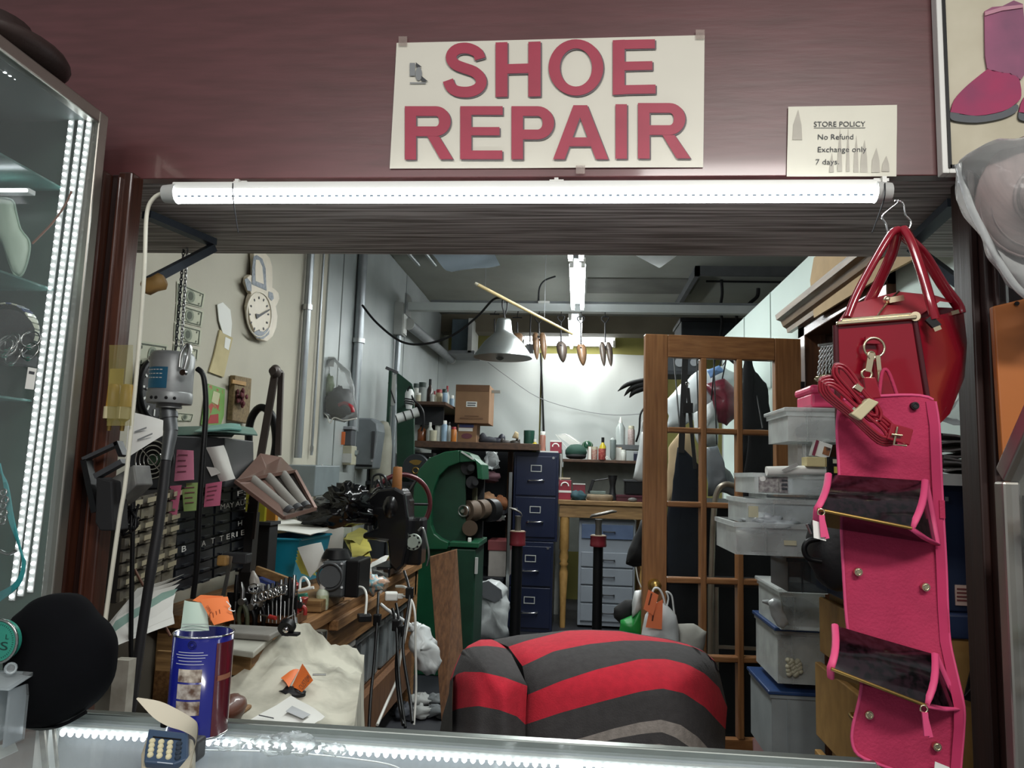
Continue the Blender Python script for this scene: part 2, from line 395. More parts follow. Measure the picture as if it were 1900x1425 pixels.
thing('deck_bracket', 'dark bracket under the deck at its right end, behind the red bag handles', 'bracket', [
    ('top_bar', MB().bar(a - V((0, 0, .004)), b - V((0, 0, .004)), .03, .018), brk), ('strut', MB().bar(lo, b - V((0, 0, .02)), .03, .02), brk)])
# kraft board in front of the partition over the door moulding
thing('kraft_board', 'large plain brown kraft board leaning on the partition above the door moulding', 'board', [
    (None, MB().prism([P(1510, 478, x=.965), P(1503, 520, x=.965), P(1510, 590, x=.965), P(1640, 510, x=.96), P(1790, 430, x=.955), P(1790, 400, x=.955), P(1600, 420, x=.96)], (.01, 0, 0)), mat('kraft paper', 'a98f6a', .85, var=.12, sc=12))])
# pipes on the left wall
pipe_m = mat('galvanised pipe', 'a0a5a8', .35, .7, .15)
def wpipe(px0, y0, px1, y1, r, label, x=None, col=pipe_m, name='conduit_pipe', clamps=(), extra=None):
    x = WX + .012 + r if x is None else x
    yy = P(px0, y0, x=x).y
    a = P(px0, y0, x=x); b = P(px1, y1, y=a.y); a.z = min(a.z, CZ)
    ps = [('pipe', MB().cyl((a.x, a.y, b.z), a, r, None, 12), col)]
    for c_ in clamps: ps.append(('clamp', MB().cyl((a.x, a.y, c_), (a.x, a.y, c_ + .03), r * 1.35, None, 12), steel))
    return thing(name, label, 'pipe', ps + (extra or []))
wpipe(577, 470, 566, 850, .022, 'grey conduit pipe up the left wall beside the clock', clamps=(1.2, 2.3))
wpipe(601, 470, 586, 845, .008, 'thin cable conduit right of the thick grey one on the left wall', clamps=(1.5,))
wpipe(674, 470, 658, 800, .035, 'stout steel pipe up the panelled wall with a coupling near mid height', clamps=(2.28, 1.5))
y_ = P(729, 600, x=WX + .04).y
thing('junction_box', 'small pale junction box at the left end of the white ceiling beam', 'electrical box', [
    ('body', MB().bx(WX + .012, WX + .09, 6.2, 6.34, 2.55, 2.83), lgrey, {'bev': .004}), ('cover', MB().bx(WX + .088, WX + .1, 6.21, 6.33, 2.56, 2.82), white, {'bev': .003})])
thing('conduit_pipe', 'vertical conduit below the junction box on the panelled wall', 'pipe', [
    ('pipe', MB().cyl((WX + .045, 6.27, .3), (WX + .045, 6.27, 2.55), .024), pipe_m), ('clamp', MB().cyl((WX + .045, 6.27, 2.1), (WX + .045, 6.27, 2.13), .032), steel)])
a, b = V((WX + .12, 6.32, 2.66)), V((WX + .12, 8.5, 2.69))
thing('roller_tube', 'long grey roller tube running back along the left wall from the junction box', 'pipe', [
    ('tube', MB().cyl(a, b, .045, None, 16), mat('grey roller shade', '8b8f92', .5)), ('end_cap', MB().cyl(a - V((0, .02, 0)), a, .05, None, 16), lgrey), ('end_cap', MB().cyl(b, b + V((0, .03, 0)), .05, None, 16), lgrey)])
# ceiling-edge conduits over the left wall
for i, (x0, lb) in enumerate(((WX + .12, 'nearest the wall'), (WX + .26, 'middle'), (WX + .36, 'farthest from the wall'))):
    thing('ceiling_conduit', 'thin conduit under the ceiling, %s of the three' % lb, 'pipe', [
        ('pipe', MB().cyl((x0, 3.4, CZ - .05), (x0 + .1, 6.15, CZ - .05), .016, None, 8), pipe_m), ('clamp', MB().bx(x0 + .02, x0 + .1, 4.6, 4.63, CZ - .075, CZ), steel)])
# white beam across the stall
z0 = P(1000, 572, y=6.3).z
thing('ceiling_beam', 'white painted steel beam crossing the stall below the ceiling', 'beam', [
    ('beam', MB().bx(WX + .1, 1.75, 6.26, 6.34, z0 - .035, z0 + .035), mat('chipped white paint', 'cfd4d2', .5, var=.1, sc=5), {'bev': .004}),
    ('wall_plate', MB().bx(WX + .1, WX + .115, 6.2, 6.4, z0 - .08, z0 + .1), steel), ('upper_rail', MB().bx(WX + .3, 1.75, 6.33, 6.36, z0 + .04, z0 + .07), pipe_m)])
# fluorescent fixtures
def tube_lamp(label, x, y0, y1, z, sep, group=None):
    ps = [('housing', MB().bx(x - .045, x + .045, y0, y1, z + .035, z + .075), grey, {'bev': .003})]
    for sx in (-sep, sep):
        ps.append(('tube', MB().cyl((x + sx, y0 + .03, z), (x + sx, y1 - .03, z), .016, None, 12), tube_on))
        for yy in (y0, y1 - .03): ps.append(('socket', MB().bx(x + sx - .014, x + sx + .014, yy, yy + .03, z - .022, z + .04), white))
    for yy in (y0 + .2, y1 - .2): ps.append(('hanger_wire', MB().cyl((x, yy, z + .07), (x, yy, CZ), .004, None, 6), iron))
    return thing('fluorescent_fixture', label, 'ceiling light', ps)
tube_lamp('nearest twin-tube fluorescent fixture hanging lengthwise over the stall', -.04, 3.3, 4.75, 2.79, .035)
tube_lamp('second twin-tube fluorescent fixture hanging above the white beam', -.03, 4.85, 6.2, 2.79, .038)
tube_lamp('farthest lengthwise twin-tube fluorescent fixture beyond the white beam', -.05, 6.42, 7.95, 2.76, .045)
zb = P(1050, 636, y=8.7).z; xl, xr = P(968, 636, y=8.7).x, P(1142, 636, y=8.7).x
thing('wall_fluorescent', 'crosswise fluorescent lamp on the ochre back wall behind the shoe trees', 'ceiling light', [
    ('housing', MB().bx(xl, xr, 8.76, 8.9, zb - .02, zb + .1), white, {'bev': .004}), ('tube', MB().cyl((xl + .03, 8.72, zb - .01), (xr - .03, 8.72, zb - .01), .02), tube_on),
    ('tube', MB().cyl((xl + .03, 8.74, zb + .09), (xr - .03, 8.74, zb + .09), .016), tube_on), ('end_cap', MB().bx(xr - .03, xr, 8.69, 8.77, zb - .04, zb + .03), white), ('end_cap', MB().bx(xl, xl + .03, 8.69, 8.77, zb - .04, zb + .03), white)])
thing('power_outlet_box', 'small white outlet on top of the white beam with a curved grey lead', 'electrical box', [
    ('body', MB().pb(998, 558, 1020, 567, 6.28, .06), white, {'bev': .003}), ('lead', MB().tube(spl([P(999, 558, y=6.3), P(1001, 535, y=6.2), P(1010, 521, y=6.1), P(1030, 513, y=6.0)]), .008, 6), dgrey)])
# hanging loose sheets under the ceiling
sheet_m = mat('blue-grey plastic sheet', 'a7b6c2', .4, var=.12, sc=5)
thing('ceiling_sheet', 'large loose pale sheet sagging from the ceiling left of the tubes', 'sheet', [
    (None, MB().sheet([P(800, 470, y=4.6), P(838, 505, y=4.5), P(928, 492, y=4.5), P(915, 460, y=4.7)], 8, 8, -.02, .02), sheet_m)])
thing('ceiling_sheet', 'small pale triangular sheet hanging from the ceiling right of the tubes', 'sheet', [
    (None, MB().sheet([P(1172, 470, y=4.5), P(1223, 497, y=4.4), P(1226, 496, y=4.4), P(1262, 470, y=4.5)], 4, 4), mat('pale card', 'c3c6c4', .7))])
# rack of dark bars beyond the partition, hung from the ceiling
y0 = 6.75
thing('hanging_rack', 'dark wire rack hung from the ceiling behind the mint partition', 'rack', [
    ('rod', MB().cyl(P(1310, 522, y=y0), P(1480, 524, y=y0), .01, None, 6), iron), ('rod', MB().cyl(P(1285, 568, y=y0), P(1420, 568, y=y0), .01, None, 6), iron),
    ('hanger', MB().tube(spl([P(1338, 515, y=y0), P(1340, 545, y=y0), P(1336, 575, y=y0), P(1340, 600, y=y0), P(1332, 650, y=y0)]), .014, 6), blk_m),
    ('hanger', MB().tube(spl([P(1364, 570, y=y0), P(1368, 600, y=y0), P(1368, 650, y=y0)]), .014, 6), blk_m),
    ('hook', MB().tube(spl([P(1407, 535, y=y0), P(1405, 550, y=y0), P(1392, 562, y=y0), P(1380, 575, y=y0)]), .018, 6), blk_m)])
thing('dark_void', 'dark box standing in for the unlit void above the door beyond the white beam', 'void_box', [
    ('void_box', MB().pb(1264, 592, 1420, 640, 6.9, .5), mat('duct black', '23272c', .6, var=.4, sc=6), {'bev': .01}), ('flange', MB().pb(1262, 590, 1424, 597, 6.88, .54), iron, {'bev': .004})])  # solid dark box in place of an unlit opening, darkness set by colour
# ================================================================ facade: signs, tube, poster
def sg(zx, zy, off=0.0): return P(680 + zx * 700 / 1900, 30 + zy * 450 / 1221, y=1.4955 - off)
signred = mat('sign red', 'a8324a', .5, var=.12, sc=14); signsh = mat('sign letter shadow', '6d6266', .6, var=.05)
signpap = mat('cream sign paper', 'ddd9ca', .5, var=.05, sc=5)
def stroke(c, w_):
    """flat letter stroke of width w_ along a centre line, in sign pixels"""
    L_ = []; R_ = []
    for i, p in enumerate(c):
        a = c[max(i - 1, 0)]; b = c[min(i + 1, len(c) - 1)]; d = V((b[0] - a[0], b[1] - a[1])).normalized()
        wi = w_[i] if isinstance(w_, list) else w_
        L_.append((p[0] - d.y * wi / 2, p[1] + d.x * wi / 2)); R_.append((p[0] + d.y * wi / 2, p[1] - d.x * wi / 2))
    return L_, R_
def strip(mb, L_, R_, f): mb.grid([[f(*p) for p in L_], [f(*p) for p in R_]], sm=False)
def ell(cx, cy, rx, ry, a0, a1, n=20): return [(cx + rx * math.cos(math.radians(a0 + (a1 - a0) * i / n)), cy + ry * math.sin(math.radians(a0 + (a1 - a0) * i / n))) for i in range(n + 1)]
def between(mb, o, i, f): mb.grid([[f(*p) for p in o], [f(*p) for p in i]], sm=False)
def rectp(mb, x0, y0, x1, y1, f, sk=0): mb.add([f(x0, y0 + sk), f(x1, y0), f(x1, y1), f(x0, y1 + sk)], [(0, 1, 2, 3)])
def bowl(mb, x0, x1, y0, y1, t, f):     # the loop of a P or an R
    r = (y1 - y0) / 2; ry = r - t * .85; cx = x1 - r * 1.0; cxi = cx
    o = [(x0, y0)] + ell(cx, y0 + r, r, r, -90, 90, 16) + [(x0, y1)]
    i = [(x0, y0 + t * .85)] + ell(cxi, y0 + r, r - t, ry, -90, 90, 16) + [(x0, y1 - t * .85)]
    between(mb, o, i, f)
def letter(ch, mb, f):
    if ch == 'S':
        c = [(572, 215), (560, 185), (525, 165), (490, 160), (455, 167), (430, 190), (428, 218), (448, 243), (490, 260), (540, 278), (570, 305), (578, 335), (562, 362), (530, 378), (490, 382), (450, 375), (424, 355), (410, 322)]
        c = [(p.x, p.y) for p in spl([(a, b, 0) for a, b in c], 3)]
        strip(mb, *stroke(c, [54] * len(c)), f)
    if ch == 'H': rectp(mb, 650, 130, 710, 405, f, 2); rectp(mb, 815, 127, 877, 403, f, 2); rectp(mb, 710, 238, 815, 286, f, 3)
    if ch == 'O': between(mb, ell(1055, 258, 138, 142, 0, 360, 40), ell(1055, 258, 81, 96, 0, 360, 40), f)
    if ch == 'E': rectp(mb, 1240, 118, 1300, 393, f, 3); rectp(mb, 1300, 116, 1453, 162, f, 3); rectp(mb, 1300, 226, 1440, 270, f, 3); rectp(mb, 1300, 344, 1456, 389, f, 3)
    if ch == 'E2': rectp(mb, 472, 453, 528, 720, f); rectp(mb, 528, 453, 686, 497, f); rectp(mb, 528, 558, 670, 600, f); rectp(mb, 528, 676, 684, 720, f)
    if ch == 'P': rectp(mb, 730, 453, 788, 720, f); bowl(mb, 788, 945, 453, 620, 58, f)
    if ch == 'R': rectp(mb, 193, 453, 250, 722, f); bowl(mb, 250, 424, 453, 604, 58, f); mb.add([f(306, 604.5), f(366, 604.5), f(436, 720), f(372, 720)], [(0, 1, 2, 3)])
    if ch == 'R2': rectp(mb, 1367, 437, 1426, 717, f); bowl(mb, 1426, 1606, 437, 598, 58, f); mb.add([f(1490, 598.5), f(1552, 598.5), f(1632, 716), f(1562, 716)], [(0, 1, 2, 3)])
    if ch == 'A':
        mb.add([f(940, 720), f(1042, 448), f(1075, 510), f(998, 720)], [(0, 1, 2, 3)]); mb.add([f(1042, 448), f(1112, 448), f(1218, 720), f(1155, 720), f(1075, 510)], [(0, 1, 2, 3, 4)])
        mb.add([f(1038.6, 610), f(1112.8, 610), f(1129.8, 655), f(1022.2, 655)], [(0, 1, 2, 3)])
    if ch == 'I': rectp(mb, 1254, 443, 1312, 718, f)
c4 = [sg(152, 135), sg(1703, 95), sg(1696, 760), sg(117, 767)]
ps = [(None, MB().sheet(list(reversed(c4)), 10, 4, 0, .002, 1, .0008), signpap)]
for ch in ('S', 'H', 'O', 'E', 'R', 'E2', 'P', 'A', 'I', 'R2'):
    mb = MB(); mb.M(1); letter(ch, mb, lambda a, b: sg(a + 7, b + 6, .0032)); mb.M(0); letter(ch, mb, lambda a, b: sg(a, b, .0042))
    ps.append(('letter', mb, [signred, signsh]))
lg = MB(); lg.M(0); rectp(lg, 218, 235, 245, 300, lambda a, b: sg(a, b, .0035)); rectp(lg, 218, 333, 300, 339, lambda a, b: sg(a, b, .0035))
lg.add([sg(*p, .0036) for p in ell(263, 290, 17, 34, 0, 360, 16)[:-1]], [tuple(range(16))])
lg.M(1); lg.add([sg(248, 232, .0038), sg(280, 256, .0038), sg(250, 256, .0038)], [(0, 1, 2)]); lg.add([sg(276, 300, .0038), sg(310, 328, .0038), sg(276, 328, .0038)], [(0, 1, 2)])
ps.append(('emblem', lg, [inkg, ink]))
tape = mat('clear tape', 'b9a79d', .3, film=.35, fres=.3)
for q in ([(162, 102), (205, 102), (205, 150), (162, 150)], [(1658, 68), (1703, 68), (1703, 115), (1658, 115)], [(1055, 752), (1100, 752), (1100, 793), (1055, 793)]):
    ps.append(('tape_piece', MB().prism([sg(*p, .0035) for p in q], (0, -.0006, 0)), tape))
thing('shop_sign', 'wide cream paper banner with big red letters taped to the mahogany header', 'sign', ps)

def sp(zx, zy, off=0.0): return P(1400 + zx * 500 / 1696, zy * 420 / 1425, y=1.4955 - off)
ps = [(None, MB().sheet([sp(203, 1110), sp(893, 1110), sp(897, 660), sp(212, 672)], 8, 6, 0, .0012, 4), mat('scuffed notice paper', 'd9d6c4', .4, var=.06, sc=9))]
tx = MB()
for t, x0, x1, yb, h in (('STORE POLICY', 374, 698, 797, 32), ('No Refund', 399, 622, 878, 33), ('Exchange only', 399, 705, 968, 44), ('7 days.', 385, 532, 1046, 44)):
    o = sp(x0, yb, .0016); put_text(tx, t, o, sp(x1, yb - 1, .0016) - o, sp(x0, yb - h, .0016) - o)
rectp(tx, 374, 803, 698, 806, lambda a, b: sp(a, b, .0016))
ps.append(('lettering', tx, ink))
for x0, x1, yt, yb in ((238, 300, 690, 880), (520, 552, 810, 1080), (575, 600, 800, 1080), (622, 655, 850, 1085), (665, 712, 880, 1085), (735, 790, 930, 1085), (800, 850, 980, 1080), (470, 500, 960, 1085)):
    k = random.random() * 8
    sm_ = MB().add([sp(*p, .0013) for p in [(x0, yb), (x1, yb), (x1 - 4, (yt + yb) / 2 + k), (x0 + (x1 - x0) * .6, yt), (x0 + 5, (yt + yb) / 2)]], [(0, 1, 2, 3, 4)])
    ps.append(('worn_streak', sm_, mat('worn grey streak', 'bfbaad', .6, var=.1, sc=30)))
thing('policy_notice', 'small scuffed white paper notice beside the bigger red-lettered banner', 'sign', ps)

# framed boot poster
def bp(zx, zy, off): return P(1400 + zx * 500 / 1696, zy * 420 / 1425, y=1.49 - off)
x0, x1 = bp(1140, 500, 0).x, 1.3; z0, z1 = bp(1300, 1108, 0).z, 2.48
xi = bp(1183, 500, 0).x; zi = bp(1300, 1068, 0).z
ps = [('frame', MB().bx(x0, xi, 1.475, 1.498, z0, z1).bx(xi, x1, 1.475, 1.498, z0, zi).bx(x1 - .03, x1, 1.475, 1.498, zi, z1).bx(xi, x1 - .03, 1.475, 1.498, z1 - .03, z1), white, {'bev': .002}),
      ('black_fillet', MB().bx(xi - .003, xi + .003, 1.472, 1.49, zi - .003, z1 - .03).bx(xi, x1 - .03, 1.472, 1.49, zi - .003, zi + .003), blk),
      ('print', MB().bx(xi, x1 - .03, 1.484, 1.49, zi, z1 - .03), mat('cream print ground', 'cfc8b2', .6, c2='b9b199', sc=6))]
pink_s = mat('dusty pink suede print', 'a05a78', .7, c2='7c5068', sc=8); pink_t = mat('deep pink suede print', 'a8325c', .7, c2='8a3a5c', sc=9); greyt = mat('grey sole print', '5d6064', .7)
def boot(dx):
    f = lambda a, b, o=.012: bp(a + dx, b, o)
    sh = [f(*p) for p in ((1448, 70), (1560, 38), (1690, 25), (1700, 470), (1640, 475), (1560, 455), (1465, 430), (1450, 250))]
    toe = [f(*p) for p in ((1465, 435), (1560, 458), (1655, 475), (1680, 600), (1640, 655), (1560, 700), (1400, 728), (1250, 712), (1238, 690), (1262, 620), (1330, 545), (1420, 470))]
    sole = [f(*p) for p in ((1232, 705), (1400, 730), (1560, 703), (1650, 655), (1652, 700), (1560, 745), (1400, 772), (1260, 760), (1230, 735))]
    cuff = [f(*p, .0145) for p in ((1450, 75), (1560, 42), (1690, 28), (1690, 48), (1560, 66), (1452, 98))]
    return [('boot_shaft', MB().prism(cl(sh, 2), (0, .003, 0)), pink_s), ('boot_toe', MB().prism(cl(toe, 3), (0, .003, 0)), pink_t), ('boot_sole', MB().prism(cl(sole, 3), (0, .003, 0)), greyt), ('boot_cuff', MB().prism(cuff, (0, .002, 0)), mat('light pink cuff print', 'c08a9a', .7))]
ps += boot(0) + boot(430)
thing('boot_poster', 'framed poster of pink suede boots hanging at the right end of the header', 'poster', ps)

# the bright tube under the header
zt = P(980, 362, y=1.43).z; xl, xr = P(306, 357, y=1.43).x, P(1652, 357, y=1.43).x
ps = [('housing', MB().bx(xl + .02, xr - .02, 1.418, 1.446, zt + .008, zt + .026), white, {'bev': .003}),
      ('lens', MB().lathe([(.0155, 0), (.0155, xr - xl - .05)], (xl + .025, 1.43, zt), (1, 0, 0), 20), mat('lit tube lens', 'f4fbff', em=8.0)),
      ('end_cap', MB().cyl((xl, 1.43, zt + .004), (xl + .028, 1.43, zt + .004), .018, .021), lgrey), ('end_cap', MB().cyl((xr - .028, 1.43, zt + .004), (xr, 1.43, zt + .004), .021, .018), lgrey)]
for px in (440, 1032, 1640):
    x = P(px, 350, y=1.43).x
    ps.append(('clip', MB().bx(x - .014, x + .014, 1.44, 1.5, zt + .03, zt + .036).bx(x - .004, x + .004, 1.425, 1.45, zt + .02, zt + .034), white))
for px, dx in ((432, 10), (1642, -24)):
    ps.append(('wire_tie', MB().tube(spl([P(px, 340, y=1.41), P(px, 360, y=1.405), P(px + dx * .2, 380, y=1.42), P(px + dx, 432, y=1.43)]), .0013, 5), iron))
dots = MB()
for i in range(96):
    x = xl + .04 + (xr - xl - .08) * i / 95; dots.cb((x, 1.4152, zt - .0065), (.0065, .002, .0035))
ps.append(('diode_row', dots, mat('diode shadow', '7f97aa', .5), {'stuff': True}))
pts = [P(306, 357, y=1.43), P(285, 368, y=1.43), P(272, 400, y=1.43), P(268, 500, y=1.43), P(258, 640, y=1.43), P(245, 780, y=1.43), P(232, 900, y=1.43), P(222, 960, y=1.43), P(205, 1080, y=1.43), P(190, 1190, y=1.43)]
ps.append(('power_cord', MB().tube(spl(pts, 5), .0042, 8), mat('ivory cord', 'd6d3c2', .5)))
thing('tube_light', 'long bright white tube light strung below the header across the opening', 'light', ps)

# ================================================================ left lit display case
cx = P(196, 210, y=1.4).x; zc_ = P(190, 212, y=1.4).z
ps = [('corner_post', MB().bx(cx - .024, cx, 1.385, 1.412, .98, zc_), alu, {'bev': .003}), ('top_rail', MB().bx(cx - .024, cx, .45, 1.385, zc_ - .026, zc_), alu, {'bev': .003}),
      ('near_post', MB().bx(cx - .024, cx, .45, .475, .98, zc_ - .026), alu, {'bev': .003}), ('bottom_rail', MB().bx(cx - .024, cx, .475, 1.385, .98, 1.01), alu, {'bev': .003}),
      ('end_panel', MB().bx(-1.46, cx - .024, 1.39, 1.41, .98, zc_), mat('green-grey mirror panel', '42584f', .35, .2, c2='34473f', sc=3)),
      ('back_panel', MB().bx(-1.48, -1.46, .45, 1.41, .98, zc_), mat('case back', '4c5f5a', .5)), ('top_panel', MB().bx(-1.46, cx - .024, .45, 1.39, zc_ - .02, zc_), mat('case lid', '4d5753', .5)),
      ('side_glass', MB().bx(cx - .012, cx - .008, .475, 1.385, 1.01, zc_ - .026), glass)]
gl_e = mat('glass shelf edge', '5f8f86', .15, film=.45, fres=.4)
for px, py in ((120, 350), (102, 537), (60, 742)):
    q = P(px, py, y=1.385); ps.append(('shelf', MB().bx(-1.44, q.x + .0, .6, 1.385, q.z - .004, q.z), gl_e))
i0 = len(ps)
for k, ((a, b), (c, d)) in enumerate((((168, 212), (56, 1099)), ((153, 208), (38, 1106)), ((135, 208), (22, 1114)))):  # only one strip is real, the other two model its mirror reflections
    p, q = P(a, b, y=1.382), P(c, d, y=1.382); top = P((0, 0, 0)[k], (78, 104, 124)[k], x=p.x)
    ps.append(('light_strip', MB().bar(p, q, .012, .002, (0, 1, 0)).bar(p, top, .002, .010), lgrey)); k0 = len(ps) - 1
    n = 62
    for i in range(n):
        o = p.lerp(q, (i + .5) / n); ps.append(('diode', MB().sph(o - V((0, .003, 0)), .0036, 8, 4), led_on, {'to': k0}))
    n = 16
    for i in range(1, n):
        o = p.lerp(top, i / n); ps.append(('diode', MB().sph(o - V((0, 0, .003)), .0036, 8, 4), led_on, {'to': k0}))
thing('display_case', 'tall glass display case at the left edged with a lit diode strip and modelled reflections', 'display case', ps)
CY_ = 1.3
mintm = mat('pale mint plastic', 'b9d0bd', .5, var=.05)
o = [(-12, 366), (22, 371), (30, 395), (38, 425), (53, 445), (55, 465), (48, 495), (38, 513), (26, 508), (15, 480), (5, 450), (-14, 420)]
thing('insole_form', 'pale mint sole-shaped display form standing inside the lit case', 'display form', [
    ('form', MB().puff(PP(o, CY_), (0, -1, 0), .012, 4, sub=3), mintm, {}), ('rim', MB().tube(spl(PP(o, CY_ - .001) + [P(*o[0], y=CY_ - .001)], 3), .002, 5), mat('mint rim', '94b19e', .5))])
z = P(10, 366, y=1.34).z
thing('case_lamp', 'short lit lamp bar on the upper shelf of the glass case', 'light', [('bar', MB().bx(-1.3, P(63, 360, y=1.34).x, 1.325, 1.345, z + .004, z + .014), lgrey, {'bev': .002}), ('diode_bar', MB().bx(-1.3, P(61, 360, y=1.34).x, 1.32, 1.328, z + .005, z + .010), led_on)])
# tile bracelets on a dark roll
bl = [mat('tile %d' % i, c, .15, coat=.5, var=.05) for i, c in enumerate(('35406b', '5f6b93', '9fa9b3', 'c9cfb9'))]
for k, (yy, lb) in enumerate(((1.345, 'rear'), (1.315, 'front'))):
    ctr = P(14, 617, y=yy); ps = [('band', MB().ring(ctr, (0, 1, 0), .048, .006, 28, 6), blk)]
    for i in range(18):
        a = math.radians(-10 + i * 12); q = ctr + V((math.cos(a) * .054, 0, math.sin(a) * .054))
        ps.append(('tile', MB().cb(q, (.003, .024, .0095), ry=-a), bl[min(3, (i * 7) % 5 if i > 3 else 3)], {'bev': .001}))
    thing('tile_bracelet', '%s bracelet of blue and white square tiles on the dark roll in the case' % lb, 'bracelet', ps)
thing('bracelet_roll', 'black velvet roll under the tiled bracelets on the middle shelf', 'display stand', [('roll', MB().cyl(P(14, 617, y=1.28), P(14, 617, y=1.375), .043, None, 20), blk_m), ('foot', MB().cb(P(14, 665, y=1.33), (.06, .08, .02)), blk_m)])
sil = mat('tarnished silver', 'b5b8b4', .2, .95, .3)
for k in range(7):
    c_ = P(random.uniform(8, 58), random.uniform(628, 668), y=1.24 + .004 * k)
    thing('bangle', 'silver bangle with a green stone below the tiled bracelets, %s of seven' % ('rearmost', 'second', 'third', 'middle', 'fifth', 'sixth', 'front')[k], 'bangle', [('ring', MB().ring(c_, (.3 * random.uniform(-1, 1), -1, .3), .016, .0016, 20, 6), sil), ('stone', MB().sph(c_ + V((0, -.002, -.015)), (.006, .003, .004), 8, 6), mat('green stone', '3f6f5f', .1, coat=.5))], group='silver bangles in the case')
thing('price_tag', 'white price tag hanging by a thread inside the glass case', 'tag', [('tag', MB().prism(PP([(52, 681), (68, 684), (62, 723), (46, 721)], 1.25), (0, .001, 0)), paper, {}), ('print', MB().prism(PP([(54, 688), (64, 690), (63, 695), (53, 693)], 1.2492), (0, .0004, 0)), ink)])
teal = mat('teal cord', '2f8f92', .5, var=.2, sc=40)
for k in range(6):
    d = k * 3
    pts = [P(0, 860 + d, y=CY_), P(8 + d * .4, 900, y=CY_ - .01), P(16 + d * .6, 960, y=CY_ - .015), P(34 + d * .4, 1010 + d, y=CY_ - .015), P(42 + d * .3, 1045, y=CY_ - .012), P(30 + d * .4, 1080 + d * .3, y=CY_ - .01), P(0, 1100 + d, y=CY_)]
    if k == 0: tp = [('strand', MB().tube(spl(pts, 5), .0016, 6), teal)]
    else: tp.append(('strand', MB().tube(spl(pts, 5), .0016, 6), teal))
for px, py in ((6, 914), (9, 928), (5, 938), (7, 952), (4, 966)):
    tp.append(('ring_charm', MB().ring(P(px, py, y=CY_ - .02), (0, -1, .2), .006, .0018, 14, 6), sil))
thing('cord_necklace', 'teal multi-strand cord necklace with silver rings in the lit case', 'necklace', tp)
thing('chain_necklace', 'dark twisted chain necklace below the teal cords in the lit case', 'necklace', [(None, MB().tube(spl(PP([(0, 1022), (15, 1028), (30, 1022)], 1.29), 4), .003, 6), sil)])
wire = MB().tube(spl(PP([(133, 355), (118, 385), (96, 415), (72, 440), (60, 452)], 1.35), 4), .002, 6)
thing('case_wire', 'brown twisted lead running across the inside of the glass case', 'cord', [(None, wire, mat('brown lead', '7a4a34', .6))])
# brown hat on top of the case
hc = V((cx - .12, 1.12, zc_ + .005)); hatm = mat('dark brown felt', '2e1d18', .6, var=.3, bump=.2)
thing('felt_hat', 'dark brown rolled-brim hat resting on top of the lit display case', 'hat', [
    ('brim', MB().lathe([(.02, .0), (.09, .0), (.13, .012), (.138, .024), (.134, .032), (.12, .026), (.08, .014)], hc + V((0, .1, .005)), (0, 0, 1), 28), hatm),
    ('crown', MB().lathe([(.085, .01), (.08, .05), (.07, .08), (.03, .09), (0, .088)], hc + V((0, .1, .005)), (0, 0, 1), 24), hatm), ('band', MB().lathe([(.087, .012), (.086, .03)], hc + V((0, .1, .007)), (0, 0, 1), 24), mat('glossy brown band', '5a3428', .25, coat=.4))])

# ================================================================ counter
TZ, BK = .98, 1.272
cg = mat('grey counter lining', '9a9fa6', .8, var=.12, sc=30)
xw = P(146, 1390, z=.9).x
ps = [('glass_top', MB().bx(-1.3, .462, .35, BK - .02, TZ - .008, TZ), mat('counter glass', 'd5e2e0', .04, film=.05, fres=.3)),
      ('back_rail', MB().bx(-1.3, .462, BK - .02, BK, TZ - .03, TZ + .002), mat('rail aluminium', '9ba19c', .3, .85, .1), {'bev': .002}),
      ('back_lip', MB().bx(-1.3, .462, BK - .0, BK + .014, TZ - .03, TZ - .01), alu_d, {'bev': .002}),
      ('back_panel', MB().bx(xw, .462, BK - .032, BK - .022, .2, TZ - .012), cg), ('floor_panel', MB().bx(-1.3, .462, .35, BK - .03, .6, .62), cg),
      ('side_glass', MB().bx(.452, .462, .35, BK - .02, .6, TZ - .01), glass), ('divider', MB().bx(xw - .008, xw + .014, BK - .06, BK - .034, .6, TZ - .012), white),
      ('wood_panel', MB().bx(-1.3, xw - .01, BK - .03, BK - .022, .2, TZ - .012), wood('warm brown case panel', '7a4b36', '5b3628', (3, 3, 9), 4, .4, .2)),
      ('base', MB().bx(-1.3, .462, .36, BK, .0, .6), mahog_r)]
ps.append(('light_strip', MB().bx(xw + .02, .44, BK - .045, BK - .034, TZ - .022, TZ - .012), lgrey)); k0 = len(ps) - 1
n = 92
for i in range(n):
    x = xw + .03 + (.41 - xw) * i / n
    ps.append(('diode', MB().lathe([(.0015, 0), (.0042, .003), (.0042, .009), (.001, .012)], (x, BK - .0485, TZ - .027), (0, 0, 1), 8), led_on, {'to': k0}))
thing('glass_counter', 'glass-topped counter with a lit diode strip and grey lining along the bottom', 'counter', ps)
for k, (px, py, r_) in enumerate(((505, 1382, .02), (545, 1380, .024), (425, 1380, .014), (620, 1390, .012))):
    q = P(px, py, y=BK - .06)
    thing('crumpled_film', 'crumpled clear plastic scrap inside the lit counter, %s' % ('second from the left', 'largest, beside the middle', 'leftmost', 'rightmost')[k], 'plastic wrap', [(None, MB().blob(q, (r_ * 1.7, .012, r_ * .7), .4, k), film)], group='plastic scraps inside the counter')
thing('counter_wire', 'thin white wire lying across the grey counter lining', 'cord', [(None, MB().tube(spl([P(370, 1392, y=BK - .05), P(480, 1394, y=BK - .05), P(600, 1402, y=BK - .05), P(720, 1418, y=BK - .05), P(760, 1440, y=BK - .05)], 5), .0012, 5), white)])
